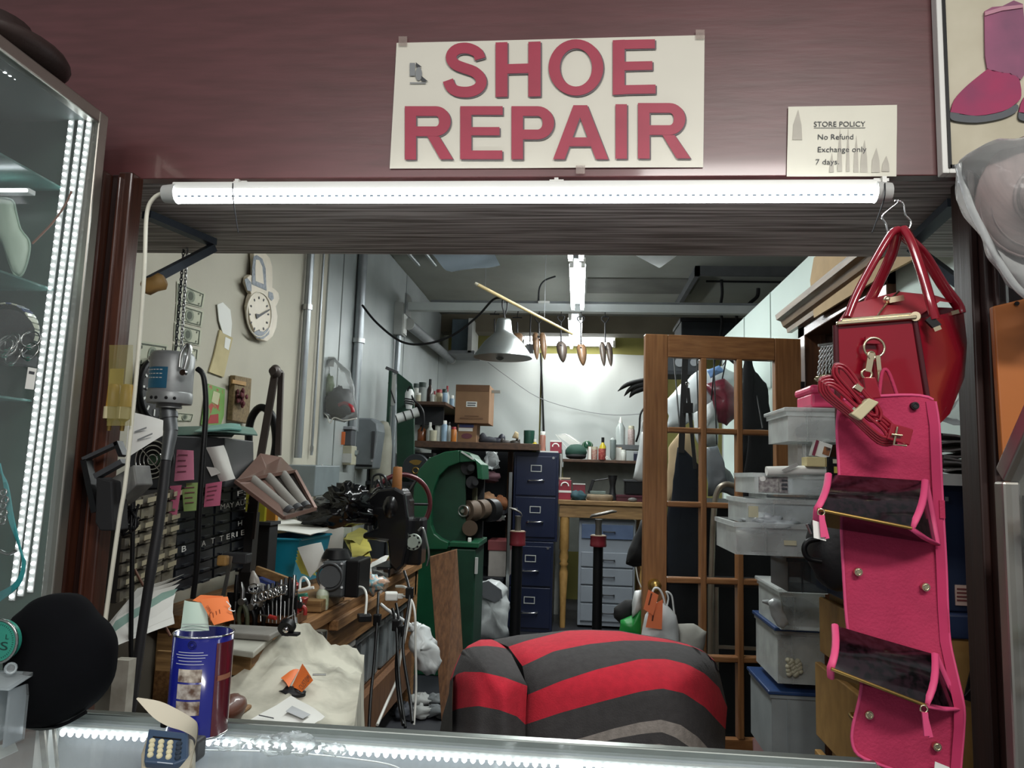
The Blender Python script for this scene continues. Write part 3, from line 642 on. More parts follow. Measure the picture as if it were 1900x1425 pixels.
# velvet bust
vel = mat('black velvet', '07080c', .95, var=.3, spec=.15)
o = [(28, 1155), (51, 1129), (74, 1110), (102, 1101), (143, 1101), (166, 1114), (184, 1137), (205, 1157), (218, 1183), (219, 1214), (213, 1255), (192, 1290), (159, 1319), (115, 1342), (77, 1350), (31, 1343), (25, 1290), (20, 1230)]
thing('necklace_bust', 'black velvet necklace bust on the counter before the left post', 'display bust', [
    ('bust', MB().puff(PP(cl(o, 3), 1.19), (0, -1, .15), .07, 6, back=.25, sub=1), vel), ('hem', MB().tube(spl(PP([(40, 1346), (77, 1352), (118, 1344), (160, 1321)], 1.185), 4), .003, 6), vel)])
# teal tin and acrylic stand at the corner
tc = P(-5, 1190, y=1.1); tealm = mat('teal tin', '2f8d78', .35, c2='2a7a6c', sc=20)
ps = [('disc', MB().cyl(tc + V((0, .012, 0)), tc, .03, None, 36), tealm), ('rim', MB().ring(tc, (0, -1, 0), .0315, .0022, 36, 8), sil)]
mk = MB(); put_text(mk, 'S', tc + V((.006, -.0008, -.012)), V((.012, 0, 0)), V((0, 0, .012))); put_text(mk, 'L', tc + V((.013, -.0008, .004)), V((.005, 0, 0)), V((0, 0, .007)))
for i in range(48):
    a = i * math.pi / 24; mk.cb(tc + V((math.cos(a) * .025, -.0006, math.sin(a) * .025)), (.0022, .0004, .0005), ry=-a)
ps.append(('print', mk, mat('dark green print', '123a33', .5)))
thing('round_tin', 'round teal tin with dark print standing at the lower left corner', 'tin', ps)
acr = mat('clear acrylic', 'dfe8ea', .05, film=.12, fres=.8)
q0 = P(-10, 1250, y=1.1); q1 = P(30, 1270, y=1.1)
thing('acrylic_stand', 'clear acrylic display riser below the teal tin at the lower left', 'display stand', [
    ('top_plate', MB().cb(P(5, 1262, y=1.1), (.06, .05, .006), rx=.2), acr, {'bev': .001}), ('upright', MB().bx(q1.x - .03, q1.x - .026, 1.09, 1.13, TZ, q1.z - .006), acr), ('upright', MB().bx(q1.x - .004, q1.x, 1.09, 1.13, TZ, q1.z - .006), acr),
    ('knob', MB().sph(P(20, 1240, y=1.1), .009, 8, 6), acr)])
thing('counter_card', 'white card with black figures lying under the counter glass at the lower left', 'card', [('card', MB().sheet([P(-20, 1418, z=.955), P(-10, 1385, z=.955), P(28, 1378, z=.955), P(34, 1393, z=.955)], 2, 2), paper)])
for k, (px, lb) in enumerate(((78, 'wider'), (100, 'narrower'))):
    thing('shelf_upright', '%s pale metal upright seen through the glass at the lower left' % lb, 'upright', [(None, MB().bar(P(px, 1352, y=1.2), P(px + 8, 1440, y=1.2), (.009, .004)[k], .004, (0, 1, 0)), mat('rusty pale steel', 'a89f92', .5, .4, .5, 60))])
BZ_ = .851
# ================================================================ left wall and hanging motor
def W(px, py, o=.0): return P(px, py, x=WX + o)
def wpoly(pts, o=.004, d=.004): return MB().prism([W(a, b, o) for a, b in pts], (d, 0, 0))
# hanging flexible-shaft motor
MY = 2.0
mc = P(318, 700, y=MY); zt_, zb_ = P(320, 655, y=MY).z, P(320, 752, y=MY).z
motm = mat('cast motor grey', '9da0a0', .42, .25, .2, 20); R_ = .058
zs = [P(320, y, y=MY).z for y in (655, 662, 700, 728, 732, 748, 754)]
ps = [('housing', MB().lathe([(.03, zs[5]), (R_ * .94, zs[5] + .002), (R_, zs[4]), (R_, zs[1]), (R_ * .9, zs[0]), (.02, zs[0] + .004)], (mc.x, mc.y, 0), (0, 0, 1), 30), motm),
      ('end_band', MB().lathe([(R_ * 1.0, zs[5] - .002), (R_ * 1.03, zs[5] + .004), (R_ * 1.03, zs[4] + .002), (R_, zs[4] + .005)], (mc.x, mc.y, 0), (0, 0, 1), 30), motm),
      ('nozzle', MB().lathe([(.034, zs[6] - .005), (.032, zs[5])], (mc.x, mc.y, 0), (0, 0, 1), 24), motm)]
k = MB()
for a in (-1.9, -1.65, -1.2, -.85): k.sph((mc.x + math.cos(a) * R_ * 1.03, mc.y + math.sin(a) * R_ * 1.03, zs[5] + .01), .0045, 8, 6)
ps.append(('vent_holes', k, blk_m, {'stuff': True}))
pl = MB(); rows = []
for j in range(2):
    z = (zs[3] + .006, zs[2] + .022)[j]; rows.append([V((mc.x + math.cos(a) * (R_ + .0012), mc.y + math.sin(a) * (R_ + .0012), z)) for a in [-2.35 + .16 * i for i in range(8)]])
pl.grid(rows)
ps.append(('name_plate', pl, mat('blue name plate', '3f7ea0', .3, .4, .1)))
t = MB(); o = V((mc.x - .036, mc.y - .051, zs[2] + .012))
for j, wd in enumerate((.034, .03, .036)):
    aa = -2.2; 
    for i in range(5):
        a = -2.2 + .17 * i; p = V((mc.x + math.cos(a) * (R_ + .002), mc.y + math.sin(a) * (R_ + .002), zs[2] + .014 - .011 * j)); t.cb(p, (.007, .0004, .0022), rz=a + math.pi / 2)
ps.append(('plate_print', t, white, {'stuff': True}))
zl = P(342, 645, y=MY).z
lx = P(343, 690, y=MY - .05)
ps.append(('carry_loop', MB().tube(spl([(lx.x - .012, MY - .055, zs[2] + .02), (lx.x - .013, MY - .05, zs[1]), (lx.x - .005, MY - .04, zl), (lx.x + .006, MY - .045, zl - .004), (lx.x + .01, MY - .056, zs[1] - .01), (lx.x + .006, MY - .06, zs[2] + .015)], 5), .008, 8, flat=.5), mat('bright cast metal', 'b9bbb8', .35, .8)))
ps.append(('screw', MB().cyl((lx.x + .002, MY - .066, zs[2] + .006), (lx.x + .002, MY - .055, zs[2] + .006), .0085), chrome))
sk = P(282, 666, y=MY)
ps.append(('side_knob', MB().cyl(sk, sk + V((.03, .0, -.004)), .007).sph(sk, .011, 10, 8), chrome))
a = V((mc.x - .004, MY, zs[6])); b = P(317, 800, y=MY); c = P(308, 855, y=MY - .02)
ps.append(('coupling', MB().cyl(a, b, .021, .019, 18).cyl(b, c, .019, .014, 18).lathe([(.024, 0), (.024, .016)], a.lerp(b, .25), b - a, 18), mat('worn coupling', '6f7375', .45, .6)))
sh = [c, P(296, 960, y=MY - .04), P(280, 1060, y=MY - .06), P(262, 1180, y=MY - .07), P(240, 1340, y=MY - .08)]
ps.append(('flex_shaft', MB().tube(spl(sh, 6), [.0135] * 13 + [.0125] * 12, 12), mat('black rubber shaft', '232326', .55)))
crd = [P(366, 684, y=MY + .03), P(378, 700, y=MY + .03), P(382, 760, y=MY + .03), P(376, 850, y=MY + .02), P(370, 940, y=MY + .02), P(366, 1040, y=MY + .03), P(358, 1110, y=MY + .04)]
ps.append(('power_cord', MB().tube(spl(crd, 6), .0078, 8), blk))
thing('hanging_motor', 'grey cast hanging motor with a blue plate, on chains above a black flexible shaft', 'motor', ps)
thing('black_cable', 'thinner black cord hanging left of the flexible shaft', 'cord', [(None, MB().tube(spl([P(248, 880, y=2.05), P(246, 1000, y=2.05), P(243, 1180, y=2.04), P(241, 1340, y=2.03), V((P(241, 1340, y=2.03).x, 2.02, .01))], 6), .0065, 8), blk)])
def chain(a, b, n, r=.0017, L=None):
    mb = MB(); d = (V(b) - V(a)); ln = d.length / n
    for i in range(n):
        c_ = V(a) + d * ((i + .5) / n); u, w_ = frame(d); q = u if i % 2 else w_; t_ = d.normalized()
        mb.tube([c_ + t_ * (math.sin(x) * ln * .68) + q * (math.cos(x) * ln * .36) for x in [k * math.pi / 5 for k in range(10)]], r, 5, True)
    return mb
top = P(352, 382, y=MY); mid = P(343, 560, y=MY)
thing('steel_chain', 'bright steel chain, right-hand run of the loop carrying the motor', 'chain', [(None, chain(top, P(336, 648, y=MY), 44), steel, {'stuff': True})])
thing('steel_chain', 'darker steel chain, left-hand run of the loop carrying the motor', 'chain', [(None, chain(P(347, 384, y=MY + .02), P(326, 650, y=MY + .02), 44), mat('dark chain', '4d5052', .4, .8), {'stuff': True})])
# wall clock shaped like a hand amulet
def clk(zx, zy, o): return W(180 + zx * 400 / 1357, 380 + zy * 420 / 1425, o)
ol = [(960, 300), (1000, 296), (1035, 305), (1062, 335), (1078, 390), (1080, 460), (1078, 520), (1095, 530), (1118, 555), (1124, 590), (1110, 625), (1100, 640), (1112, 700), (1104, 770), (1080, 830), (1045, 860), (1005, 850), (965, 800), (935, 720), (925, 640), (935, 590), (945, 560), (930, 530), (915, 490), (920, 455), (940, 440), (962, 455), (965, 400)]
il = [(975, 330), (1005, 315), (1035, 330), (1058, 370), (1064, 440), (1064, 500), (985, 480), (980, 420)]
face = [(1020 + 78 * math.cos(t) - 6 * math.sin(t), 690 + 140 * math.sin(t) + 16 * math.cos(t)) for t in [k * math.pi / 12 for k in range(24)]]
clm = mat('cream clock board', 'cfc4b0', .4, var=.08, sc=20); clb = mat('grey-blue mosaic', '58606a', .4, c2='7f858c', sc=60)
ps = [('board', MB().prism([clk(*p, .012) for p in ol], (.022, 0, 0)), clm, {'bev': .003}), ('mosaic_border', MB().prism([clk(*p, .0352) for p in [(985, 325), (1005, 316), (1040, 340), (1060, 400), (1066, 540), (975, 500), (975, 400)]], (.0012, 0, 0)), clb),
      ('inner_window', MB().prism([clk(*p, .0366) for p in [(1000, 345), (1020, 348), (1040, 390), (1050, 500), (998, 480), (996, 400)]], (.0008, 0, 0)), clm),
      ('thumb_inlay', MB().prism([clk(*p, .0352) for p in [(928, 470), (945, 460), (970, 490), (972, 545), (945, 540)]], (.0012, 0, 0)), clb), ('thumb_inlay', MB().prism([clk(*p, .0352) for p in [(1080, 545), (1105, 555), (1112, 590), (1098, 605), (1078, 580)]], (.0012, 0, 0)), clb)]
rim = MB(); q = [clk(*p, .036) for p in face]; rim.tube(q, .004, 6, True); ps.append(('face_rim', rim, mat('pale rim', 'ddd5c4', .3)))
nm = MB()
for i in range(12):
    t = i * math.pi / 6; nm.prism([clk(1020 + 62 * math.cos(t + e) * s_, 690 + 112 * math.sin(t + e) * s_, .0352) for e, s_ in ((-.05, 1), (.05, 1), (.05, .86), (-.05, .86))], (.0012, 0, 0))
nm.prism([clk(*p, .0352) for p in [(1008, 410), (1022, 400), (1026, 430), (1042, 445), (1028, 452), (1018, 485), (1008, 455), (998, 440)]], (.002, 0, 0))
ps.append(('marks', nm, ink, {'stuff': True}))
hd = MB(); hd.prism([clk(*p, .038) for p in [(1000, 685), (1022, 690), (1088, 655), (1086, 665), (1024, 705), (1005, 720)]], (.001, 0, 0)); ps.append(('clock_hands', hd, blk))
gl = MB(); gl.prism([clk(*p, .0362) for p in [(985, 805), (1010, 790), (1050, 800), (1085, 770), (1082, 815), (1045, 845), (1005, 838)]], (.0012, 0, 0)); ps.append(('lower_inlay', gl, clb))
thing('amulet_clock', 'cream hand-shaped wall clock with grey mosaic border on the left wall', 'clock', ps)
# round black clock behind the motor
cc = W(292, 722, .03)
ps = [('rim', MB().ring(cc, (1, 0, 0), .115, .012, 30, 8), blk), ('face', MB().cyl(cc - V((.018, 0, 0)), cc - V((.006, 0, 0)), .112, None, 30), mat('dark clock face', '3b3a3c', .4))]
nm = MB()
for i in range(12):
    t = i * math.pi / 6; nm.cb(cc + V((-.004, math.cos(t) * .088, math.sin(t) * .088)), (.002, .008, .024), rx=t - math.pi / 2)
ps += [('numerals', nm, white, {'stuff': True}), ('clock_hands', MB().bar(cc, cc + V((0, -.05, .06)), .006, .002, (1, 0, 0)).bar(cc, cc + V((0, -.07, -.005)), .006, .002, (1, 0, 0)), white)]
thing('round_clock', 'round black wall clock with white hands behind the hanging motor', 'clock', ps)
# banknotes
notem = mat('banknote green-grey', '8d9480', .7, c2='767d6c', sc=40); notel = mat('pale banknote border', 'b9baa4', .7); noted = mat('banknote engraving', '4f5648', .7)
def note(c4, label, grp='banknotes on the left wall', x=None):
    f = lambda u, v, o: (lambda a, b, c_, d: (a.lerp(b, u)).lerp(d.lerp(c_, u), v))(*[W(px, py, o) for px, py in c4])
    q = lambda u0, u1, v0, v1, o, d=.0006: MB().prism([f(u0, v0, o), f(u1, v0, o), f(u1, v1, o), f(u0, v1, o)], (d, 0, 0))
    ov = MB().prism([f(.5 + .16 * math.cos(t), .5 + .36 * math.sin(t), .0052) for t in [k * math.pi / 8 for k in range(16)]], (.0006, 0, 0))
    fr = MB()
    for a in ((.05, .95, .07, .12), (.05, .95, .88, .93), (.05, .08, .12, .88), (.92, .95, .12, .88)): fr.prism([f(a[0], a[2], .0052), f(a[1], a[2], .0052), f(a[1], a[3], .0052), f(a[0], a[3], .0052)], (.0005, 0, 0))
    hd = MB().prism([f(.5 + .09 * math.cos(t), .48 + .24 * math.sin(t), .006) for t in [k * math.pi / 6 for k in range(12)]], (.0005, 0, 0))
    cn = MB()
    for u in (.12, .82):
        for v in (.16, .72): put_text(cn, '1', f(u, v + .12, .006), f(u + .03, v + .12, .006) - f(u, v + .12, .006), f(u, v, .006) - f(u, v + .12, .006))
    return thing('banknote', label, 'banknote', [('note', q(0, 1, 0, 1, .003), notel), ('border_print', fr, noted), ('oval_print', ov, notem), ('portrait_print', hd, noted), ('numeral_print', cn, noted, {'stuff': True})], group=grp)
note([(328, 522), (381, 545), (376, 572), (327, 560)], 'topmost banknote of the column behind the chains, on the left wall')
note([(327, 562), (378, 578), (374, 607), (325, 595)], 'second banknote from the top of the column behind the chains')
note([(324, 598), (374, 612), (371, 642), (322, 632)], 'third banknote from the top, just above the motor carry loop')
note([(322, 637), (369, 648), (367, 668), (320, 664)], 'lowest banknote of the column, half hidden behind the motor')
note([(256, 632), (312, 640), (305, 690), (255, 680)], 'larger purplish banknote on the wall left of the motor')
note([(328, 765), (360, 768), (356, 782), (326, 782)], 'small banknote on the wall under the motor, above the papers')
thing('envelope', 'buff paper envelope taped to the left wall below the amulet clock', 'envelope', [
    ('flap', wpoly([(402, 565), (412, 561), (426, 575), (429, 600), (427, 625), (412, 618), (405, 595)], .006), paper), ('body', wpoly([(406, 612), (430, 627), (422, 660), (413, 700), (386, 690), (395, 660)], .003, .006), mat('buff envelope', 'c2b489', .8)), ('window', wpoly([(418, 625), (428, 630), (424, 650), (416, 645)], .0092, .001), paper)])
fl = wpoly([(385, 712), (416, 722), (414, 770), (408, 790), (372, 788), (378, 745)], .004)
thing('floral_picture', 'green and red floral picture on the left wall beside the motor cord', 'picture', [('print', fl, mat('floral green print', '6f9a4e', .5, c2='a8443a', sc=16, ramp=(.36, .42))), ('red_bloom', wpoly([(390, 770), (405, 768), (405, 785), (385, 786)], .0082, .001), mat('red bloom print', 'a83232', .5)), ('pale_shape', wpoly([(396, 725), (408, 730), (404, 752), (392, 745)], .0082, .001), mat('pale print', 'c9c9a0', .5))])
rose = MB()
for i in range(26):
    a = random.random() * 6.28; r_ = random.uniform(.0, .045); q = W(450, 738, .05) + V((random.uniform(-.012, .012), math.cos(a) * r_, math.sin(a) * r_)); rose.sph(q, (.006, .012, .012), 7, 5)
thing('carved_plaque', 'carved brown plaque with a dried red flower on the left wall', 'plaque', [
    ('plank', wpoly([(426, 696), (457, 702), (452, 786), (420, 780)], .004, .028), wood('carved plaque', '86714e', '655439', (9, 9, 9), 9, .7, 0, .5), {'bev': .004}), ('moulding', wpoly([(430, 704), (455, 709), (454, 716), (429, 711)], .032, .006), tanwood), ('dried_flower', rose, mat('dried red flower', '6a2a30', .8, var=.4), {'stuff': True})])
thing('wall_note', 'white lined paper hanging by one corner between left post and motor', 'paper', [
    ('sheet', MB().sheet([P(232, 852, y=1.72), P(302, 808, y=1.78), P(303, 780, y=1.8), P(240, 764, y=1.74)], 5, 5, .006), paper), ('scribble', MB().prism([P(250, 800, y=1.735), P(272, 792, y=1.745), P(272, 795, y=1.745), P(250, 803, y=1.735)], (0, -.0005, 0)).prism([P(255, 815, y=1.735), P(283, 803, y=1.745), P(283, 806, y=1.745), P(255, 818, y=1.735)], (0, -.0005, 0)), inkg, {'stuff': True})])
# sleeve with yellow tubes on the left post
SY = 1.443
yel = mat('amber plastic', 'b48a32', .35, var=.15); crm = mat('cream plastic', 'd0c59c', .4)
ps = [('sleeve', MB().prism(PP([(203, 640), (246, 640), (243, 790), (198, 790)], SY - .028), (0, .0012, 0)), mat('yellowed clear sleeve', 'a59a5c', .2, film=.22, fres=.6))]
for dx in (0, 24):
    ax_ = P(216 + dx, 715, y=SY - .013)
    z1, z2, z3, z4, z5 = [P(216, y, y=SY).z for y in (718, 756, 778, 783, 800)]
    ps.append(('amber_tube', MB().lathe([(.0135, z2), (.0125, z1), (.009, z1 + .004)], (ax_.x - .003, ax_.y, 0), n=16), yel)); ps.append(('cream_collar', MB().lathe([(.014, z3), (.014, z2)], (ax_.x - .006, ax_.y, 0), n=16), crm))
    ps.append(('brass_tip', MB().lathe([(.004, z5), (.005, z4), (.012, z3)], (ax_.x - .007, ax_.y, 0), n=12), brass))
ps.append(('card', MB().prism(PP([(204, 684), (230, 684), (226, 735), (199, 738)], SY - .001), (0, .001, 0)), mat('yellow card', 'b39a48', .7)))
thing('tube_sleeve', 'clear sleeve with two amber and cream tubes taped to the left post', 'packet', ps)
# black shield holder on a frame fixed to the left post
B1 = 1.42
thing('paper_holder', 'black box holder on an open metal frame fixed to the left post', 'holder', [
    ('box', MB().prism(PP([(178, 885), (207, 893), (211, 985), (185, 985), (176, 970)], B1), (0, .05, 0)), blk_m, {'bev': .003}),
    ('back_arm', MB().bar(P(160, 853, y=B1 + .01), P(180, 950, y=B1 + .01), .012, .02, (0, 1, 0)), blk),
    ('top_bar', MB().bar(P(158, 852, y=B1 + .01), P(222, 822, y=B1 + .01), .007, .02, (0, 1, 0)), dgrey), ('end_bar', MB().bar(P(219, 820, y=B1 + .01), P(229, 846, y=B1 + .01), .009, .02, (0, 1, 0)), blk),
    ('lower_bar', MB().bar(P(180, 884, y=B1 + .01), P(230, 856, y=B1 + .01), .010, .02, (0, 1, 0)), dgrey),
    ('grey_wedge', MB().prism(PP([(205, 888), (248, 862), (254, 900), (222, 930), (210, 938)], B1 + .03), (0, .06, 0)), mat('worn grey block', '6a6a66', .6, c2='4a4a48', sc=20), {'bev': .003})])
cf = MB()
for i in range(9):
    p0 = P(222 + i * 3, 938 + (i % 3) * 6, y=1.56); cf.tube(spl([p0, p0 + V((.008 * math.sin(i), .01, -.03)), p0 + V((.02 * math.cos(i * 2), .0, -.05)), p0 + V((.01, .01, .012 * math.sin(i * 3)))], 5), .0028, 5)
thing('cable_bundle', 'tangled bundle of thin black cable beside the left post', 'cable', [(None, cf, blk, {'stuff': True})])
thing('wall_rod', 'thin rusty rod slanting down behind the flexible shaft', 'rod', [(None, MB().cyl(P(222, 1005, y=2.2), P(316, 1180, y=2.15), .004, None, 8), mat('rusty rod', '6b4a3c', .6, .4))])
# ================================================================ drawer racks and the boxes on them
def rack(name, label, c00, c10, c01, nc, nr, depth, body_m, front_m, letters=None, slant=0.0, label_m=None, drop=()):
    o = c00; u = (c10 - c00); v = (c01 - c00); n = u.cross(v).normalized()
    if n.dot(EYE - o) < 0: n = -n
    ps = [('cabinet', MB().ob(o - n * depth, u, v, n * (depth - .002)), body_m)]
    for j in range(nr):
        for i in range(nc):
            if (i, j) in drop: continue
            a = o + u * ((i + .06) / nc) + v * ((j + .08) / nr); du = u * (.88 / nc); dv = v * (.8 / nr)
            ps.append(('drawer', MB().ob(a - n * .01, du, dv, n * (.016 + .003 * random.random())).ob(a + n * .006 + du * .3, du * .4, dv * .22, n * .012), front_m, {'bev': 0}))
            if label_m and (i * 3 + j) % 3: ps.append(('drawer_label', MB().ob(a + du * .1 + dv * .35 + n * .0196, du * .75, dv * .5, n * .0006), label_m))
    for (t, i, j, wd) in (letters or []):
        a = o + u * ((i + .14) / nc) + v * ((j + .42) / nr) + n * .0205; mb = MB(); put_text(mb, t, a, u * (wd / nc), v * (.5 / nr)); ps.append(('letter_sticker', mb, white))
    return thing(name, label, 'drawer cabinet', ps)
rack_blk = mat('black drawer plastic', '20232a', .3, var=.3, coat=.2); beige = mat('beige drawer front', '77715f', .6, c2='57524a', sc=25)
L3 = []
for t, i in (('B', .0), ('A', 1.0), ('T', 1.5), ('T', 2.0), ('E', 2.4), ('R', 2.7), ('I', 3.0), ('E', 3.3), ('S', 3.7)): L3.append((t, i, 3, .22 if t != 'I' else .08))
L3 += [('H', 3.1, 4, .25), ('FS', 3.0, 7, .8), ('AUG', 2.9, 6, .9), ('MAY', 2.0, 6, .8)]
rack('parts_cabinet', 'black small-drawer cabinet lettered BATTERIES, tilted under the sticky notes', P(318, 1102, y=2.42), P(452, 1052, y=2.92), P(325, 905, y=2.42), 4, 9, .16, blk, rack_blk, L3)
rack('parts_cabinet', 'cabinet of small beige-labelled drawers between the left post and the black one', P(214, 1120, y=2.12), P(318, 1075, y=2.4), P(232, 925, y=2.12), 4, 8, .14, mat('brown-black cabinet', '24211f', .6), beige, label_m=mat('cream drawer label', 'a59c82', .7))
fx0 = P(235, 905, y=2.25); 
ps = [('case', MB().ob(P(240, 908, y=2.26), P(418, 905, y=2.5) - P(240, 908, y=2.26), V((-.02, .28, 0)), P(240, 806, y=2.26) - P(240, 908, y=2.26)), mat('dark appliance case', '191a1d', .5), {'bev': .004})]
fc = P(283, 853, y=2.235)
for r_ in (.016, .03, .044, .058): ps.append(('guard_ring', MB().ring(fc, (-.1, -1, 0), r_, .0024, 26, 6), chrome))
ps += [('guard_spoke', MB().cyl(fc + V((-.04, 0, .035)), fc + V((.045, -.004, -.05)), .0022, None, 6), chrome), ('fan_hub', MB().cyl(fc + V((0, .02, 0)), fc + V((0, .008, 0)), .018), mat('green hub', '3d5a42', .4)), ('fan_well', MB().cyl(fc + V((0, .022, 0)), fc + V((0, .014, 0)), .06, None, 26), blk_m)]
thing('ventilated_box', 'black boxed appliance with a round wire fan guard on top of the drawer cabinets', 'appliance', ps)
# papers and folders on top
for k, (c4, m_, lb) in enumerate((
    ([(300, 812), (430, 812), (440, 800), (320, 796)], paper, 'white paper sheet at the bottom of the pile on the black appliance'),
    ([(310, 808), (460, 806), (450, 792), (330, 792)], mat('dark green folder', '3f5f55', .5), 'dark green folder in the pile on the black appliance'),
    ([(360, 800), (478, 806), (470, 794), (380, 788)], mat('sage folder', '6f8f84', .5), 'sage green folder lying across the pile on the black appliance'),
    ([(385, 798), (448, 797), (446, 787), (390, 790)], mat('teal folder', '6fa39a', .45), 'pale teal folder curling up at the top of the pile'))):
    Ys = (2.42, 2.5, 2.66, 2.6)
    q = [P(a, b, y=Ys[i]) for i, (a, b) in enumerate(c4)]
    thing('paper_folder', lb, 'folder', [(None, MB().sheet(q, 6, 4, .004, .004, k, .002 + .001 * k), m_)])
# sticky notes
pinkn = mat('pink note paper', 'e38ba8', .7, var=.08, sc=6); greenn = mat('green note paper', '9dbb74', .7, var=.08, sc=6); roses = mat('deep pink note paper', 'cf6c8c', .7, var=.08, sc=6)
def note_paper(c4, Y, m_, label, curl=.006):
    q = [P(a, b, y=Y) for a, b in c4]; nrm = V((0, -.0012, 0)); mk = MB()
    for i in range(4):
        v = .18 + i * .18; a = q[3].lerp(q[0], v); b = q[2].lerp(q[1], v); p0 = a.lerp(b, .2); p1 = a.lerp(b, .6 + .2 * random.random()); u_ = (q[3] - q[0]).normalized() * .003
        ms = V((0, -curl - .004, 0)); mk.prism([p0 + ms, p1 + ms, p1 + u_ + ms, p0 + u_ + ms], nrm * .3)
    return thing('sticky_note', label, 'note', [('paper', MB().sheet(q, 4, 4, curl), m_), ('handwriting', mk, mat('note handwriting', '8d4f60', .7), {'stuff': True})])
note_paper([(323, 893), (360, 890), (359, 836), (328, 834)], 2.36, pinkn, 'highest pink handwritten note, on the front of the black appliance')
note_paper([(293, 950), (328, 956), (337, 900), (302, 903)], 2.36, roses, 'deep pink note hanging lowest left over the drawer cabinet', .004)
note_paper([(341, 949), (366, 947), (373, 895), (337, 897)], 2.4, greenn, 'only green note, hanging between two pink ones on the drawer cabinet', .004)
note_paper([(378, 941), (408, 938), (412, 893), (382, 898)], 2.42, roses, 'deep pink note right of the green one on the drawer cabinet', .004)
thing('receipt_slip', 'curled white receipt stuck on the appliance right of the pink notes', 'paper', [(None, MB().sheet([P(409, 894, y=2.46), P(437, 888, y=2.46), P(415, 826, y=2.46), P(382, 830, y=2.44)], 6, 8, .014, .006, 3), paper)])
thing('receipt_slip', 'small white paper corner poking out between the notes', 'paper', [(None, MB().sheet([P(392, 884, y=2.44), P(409, 878, y=2.44), P(400, 868, y=2.44), P(383, 866, y=2.44)], 3, 3), paper)])
thing('yellow_packet', 'yellow printed packet standing behind the brown desk lamp stem', 'packet', [('packet', MB().pb(455, 905, 492, 968, 3.1, .04), mat('yellow packet', 'c2bb3a', .4, var=.2)), ('stripe', MB().pb(490, 925, 512, 966, 3.12, .03), mat('orange stripe packet', 'c98a3a', .4))])
thing('dark_carton', 'dark carton under the yellow packet beside the turquoise bin', 'box', [('box', MB().pb(448, 969, 500, 1000, 3.08, .09, BZ_), blk_m, {'bev': .003}), ('lid', MB().pb(446, 968, 502, 974, 3.07, .11), dgrey)])
# sheaf of papers at the left
for k in range(7):
    q = [P(195, 1165 + k * 7, y=2.02 - .006 * k), P(300 + k * 4, 1085 + k * 12, y=2.18 - .006 * k), P(342 - k * 4, 1065 + k * 9, y=2.21 - .006 * k), P(255 - k * 7, 1092 + k * 9, y=2.09 - .006 * k)]
    if k == 0: sp_ = []
    sp_.append(('sheet', MB().sheet(q, 4, 4, .004, .002, k), paper if k != 3 else mat('pale teal sheet', '8fb0a4', .7)))
thing('paper_sheaf', 'fanned sheaf of white papers leaning behind the black velvet bust', 'papers', sp_)
thing('wooden_upright', 'pale wooden upright beside the flexible shaft near the counter', 'post', [(None, MB().pb(207, 1225, 236, 1310, 1.75, .03, 0), mat('pale worn wood', 'a9a59a', .7, c2='8d897d', sc=20))])
# brown articulated lamp
lm = mat('brown enamel', '7d6258', .35, .3, .15, coat=.3); arm = mat('brown lamp arm', '4f4642', .45, .4)
A, B, C_, D = P(437, 893, y=2.55), P(527, 961, y=2.5), P(585, 944, y=2.72), P(547, 874, y=2.8)
E1, E2 = P(483, 841, y=2.85), P(522, 848, y=2.95); F1, F2 = P(505, 870, y=2.8), P(560, 905, y=2.82)
hood = MB().add([A, B, C_, D, E1, E2, P(540, 905, y=2.95)], [(0, 3, 5, 4), (0, 4, 1), (3, 2, 5), (4, 5, 6, 1), (1, 6, 2), (5, 2, 6)])
inn = MB(); cn = (A + B + C_ + D) / 4; up = (cn - EYE).normalized() * .05 + V((0, 0, .01))
q = [p.lerp(cn, .06) for p in (A, B, C_, D)]; q2 = [p.lerp(cn, .2) + up for p in (A, B, C_, D)]
for i in range(4): j = (i + 1) % 4; inn.add([q[i], q[j], q2[j], q2[i]], [(0, 1, 2, 3)])
inn.add(q2, [(0, 1, 2, 3)])
rim = MB()
for a, b in ((A, B), (B, C_), (C_, D), (D, A)): rim.bar(a, b, .012, .012)
ps = [('hood', hood, lm), ('reflector', inn, mat('grey reflector', '77716c', .35, .4)), ('rim', rim, lm)]
for t in (.22, .5, .78):
    a = A.lerp(D, t).lerp(cn, .08) + up * .35; b = B.lerp(C_, t).lerp(cn, .08) + up * .35; ps.append(('lamp_tube', MB().cyl(a, b, .017, None, 12), mat('unlit tube', '8f8c86', .3))); ps.append(('tube_socket', MB().cyl(b - (b - a).normalized() * .02, b, .02, None, 10), dgrey))
pv = P(511, 690, y=2.95)
ps += [('arm', MB().bar(pv, P(478, 880, y=2.9), .028, .014, (0, 1, 0)), arm), ('arm', MB().bar(pv + V((.012, .03, 0)), P(516, 845, y=2.95), .022, .014, (0, 1, 0)), arm), ('pivot', MB().sph(pv, (.022, .03, .03), 12, 8).cyl(pv - V((0, .03, 0)), pv + V((0, .05, 0)), .016), arm),
       ('stem', MB().bar(P(478, 870, y=2.92), P(462, 985, y=2.92), .03, .02, (0, 1, 0)), arm), ('base', MB().bar(P(464, 950, y=2.92), P(455, 1060, y=2.92), .06, .05, (0, 1, 0)), mat('dark lamp base', '2a2828', .5)), ('cross_strut', MB().bar(P(480, 905, y=2.9), P(470, 1000, y=2.9), .012, .012, (0, 1, 0)), arm)]
thing('desk_lamp', 'brown articulated desk lamp with three unlit tubes in its tilted hood', 'lamp', ps)
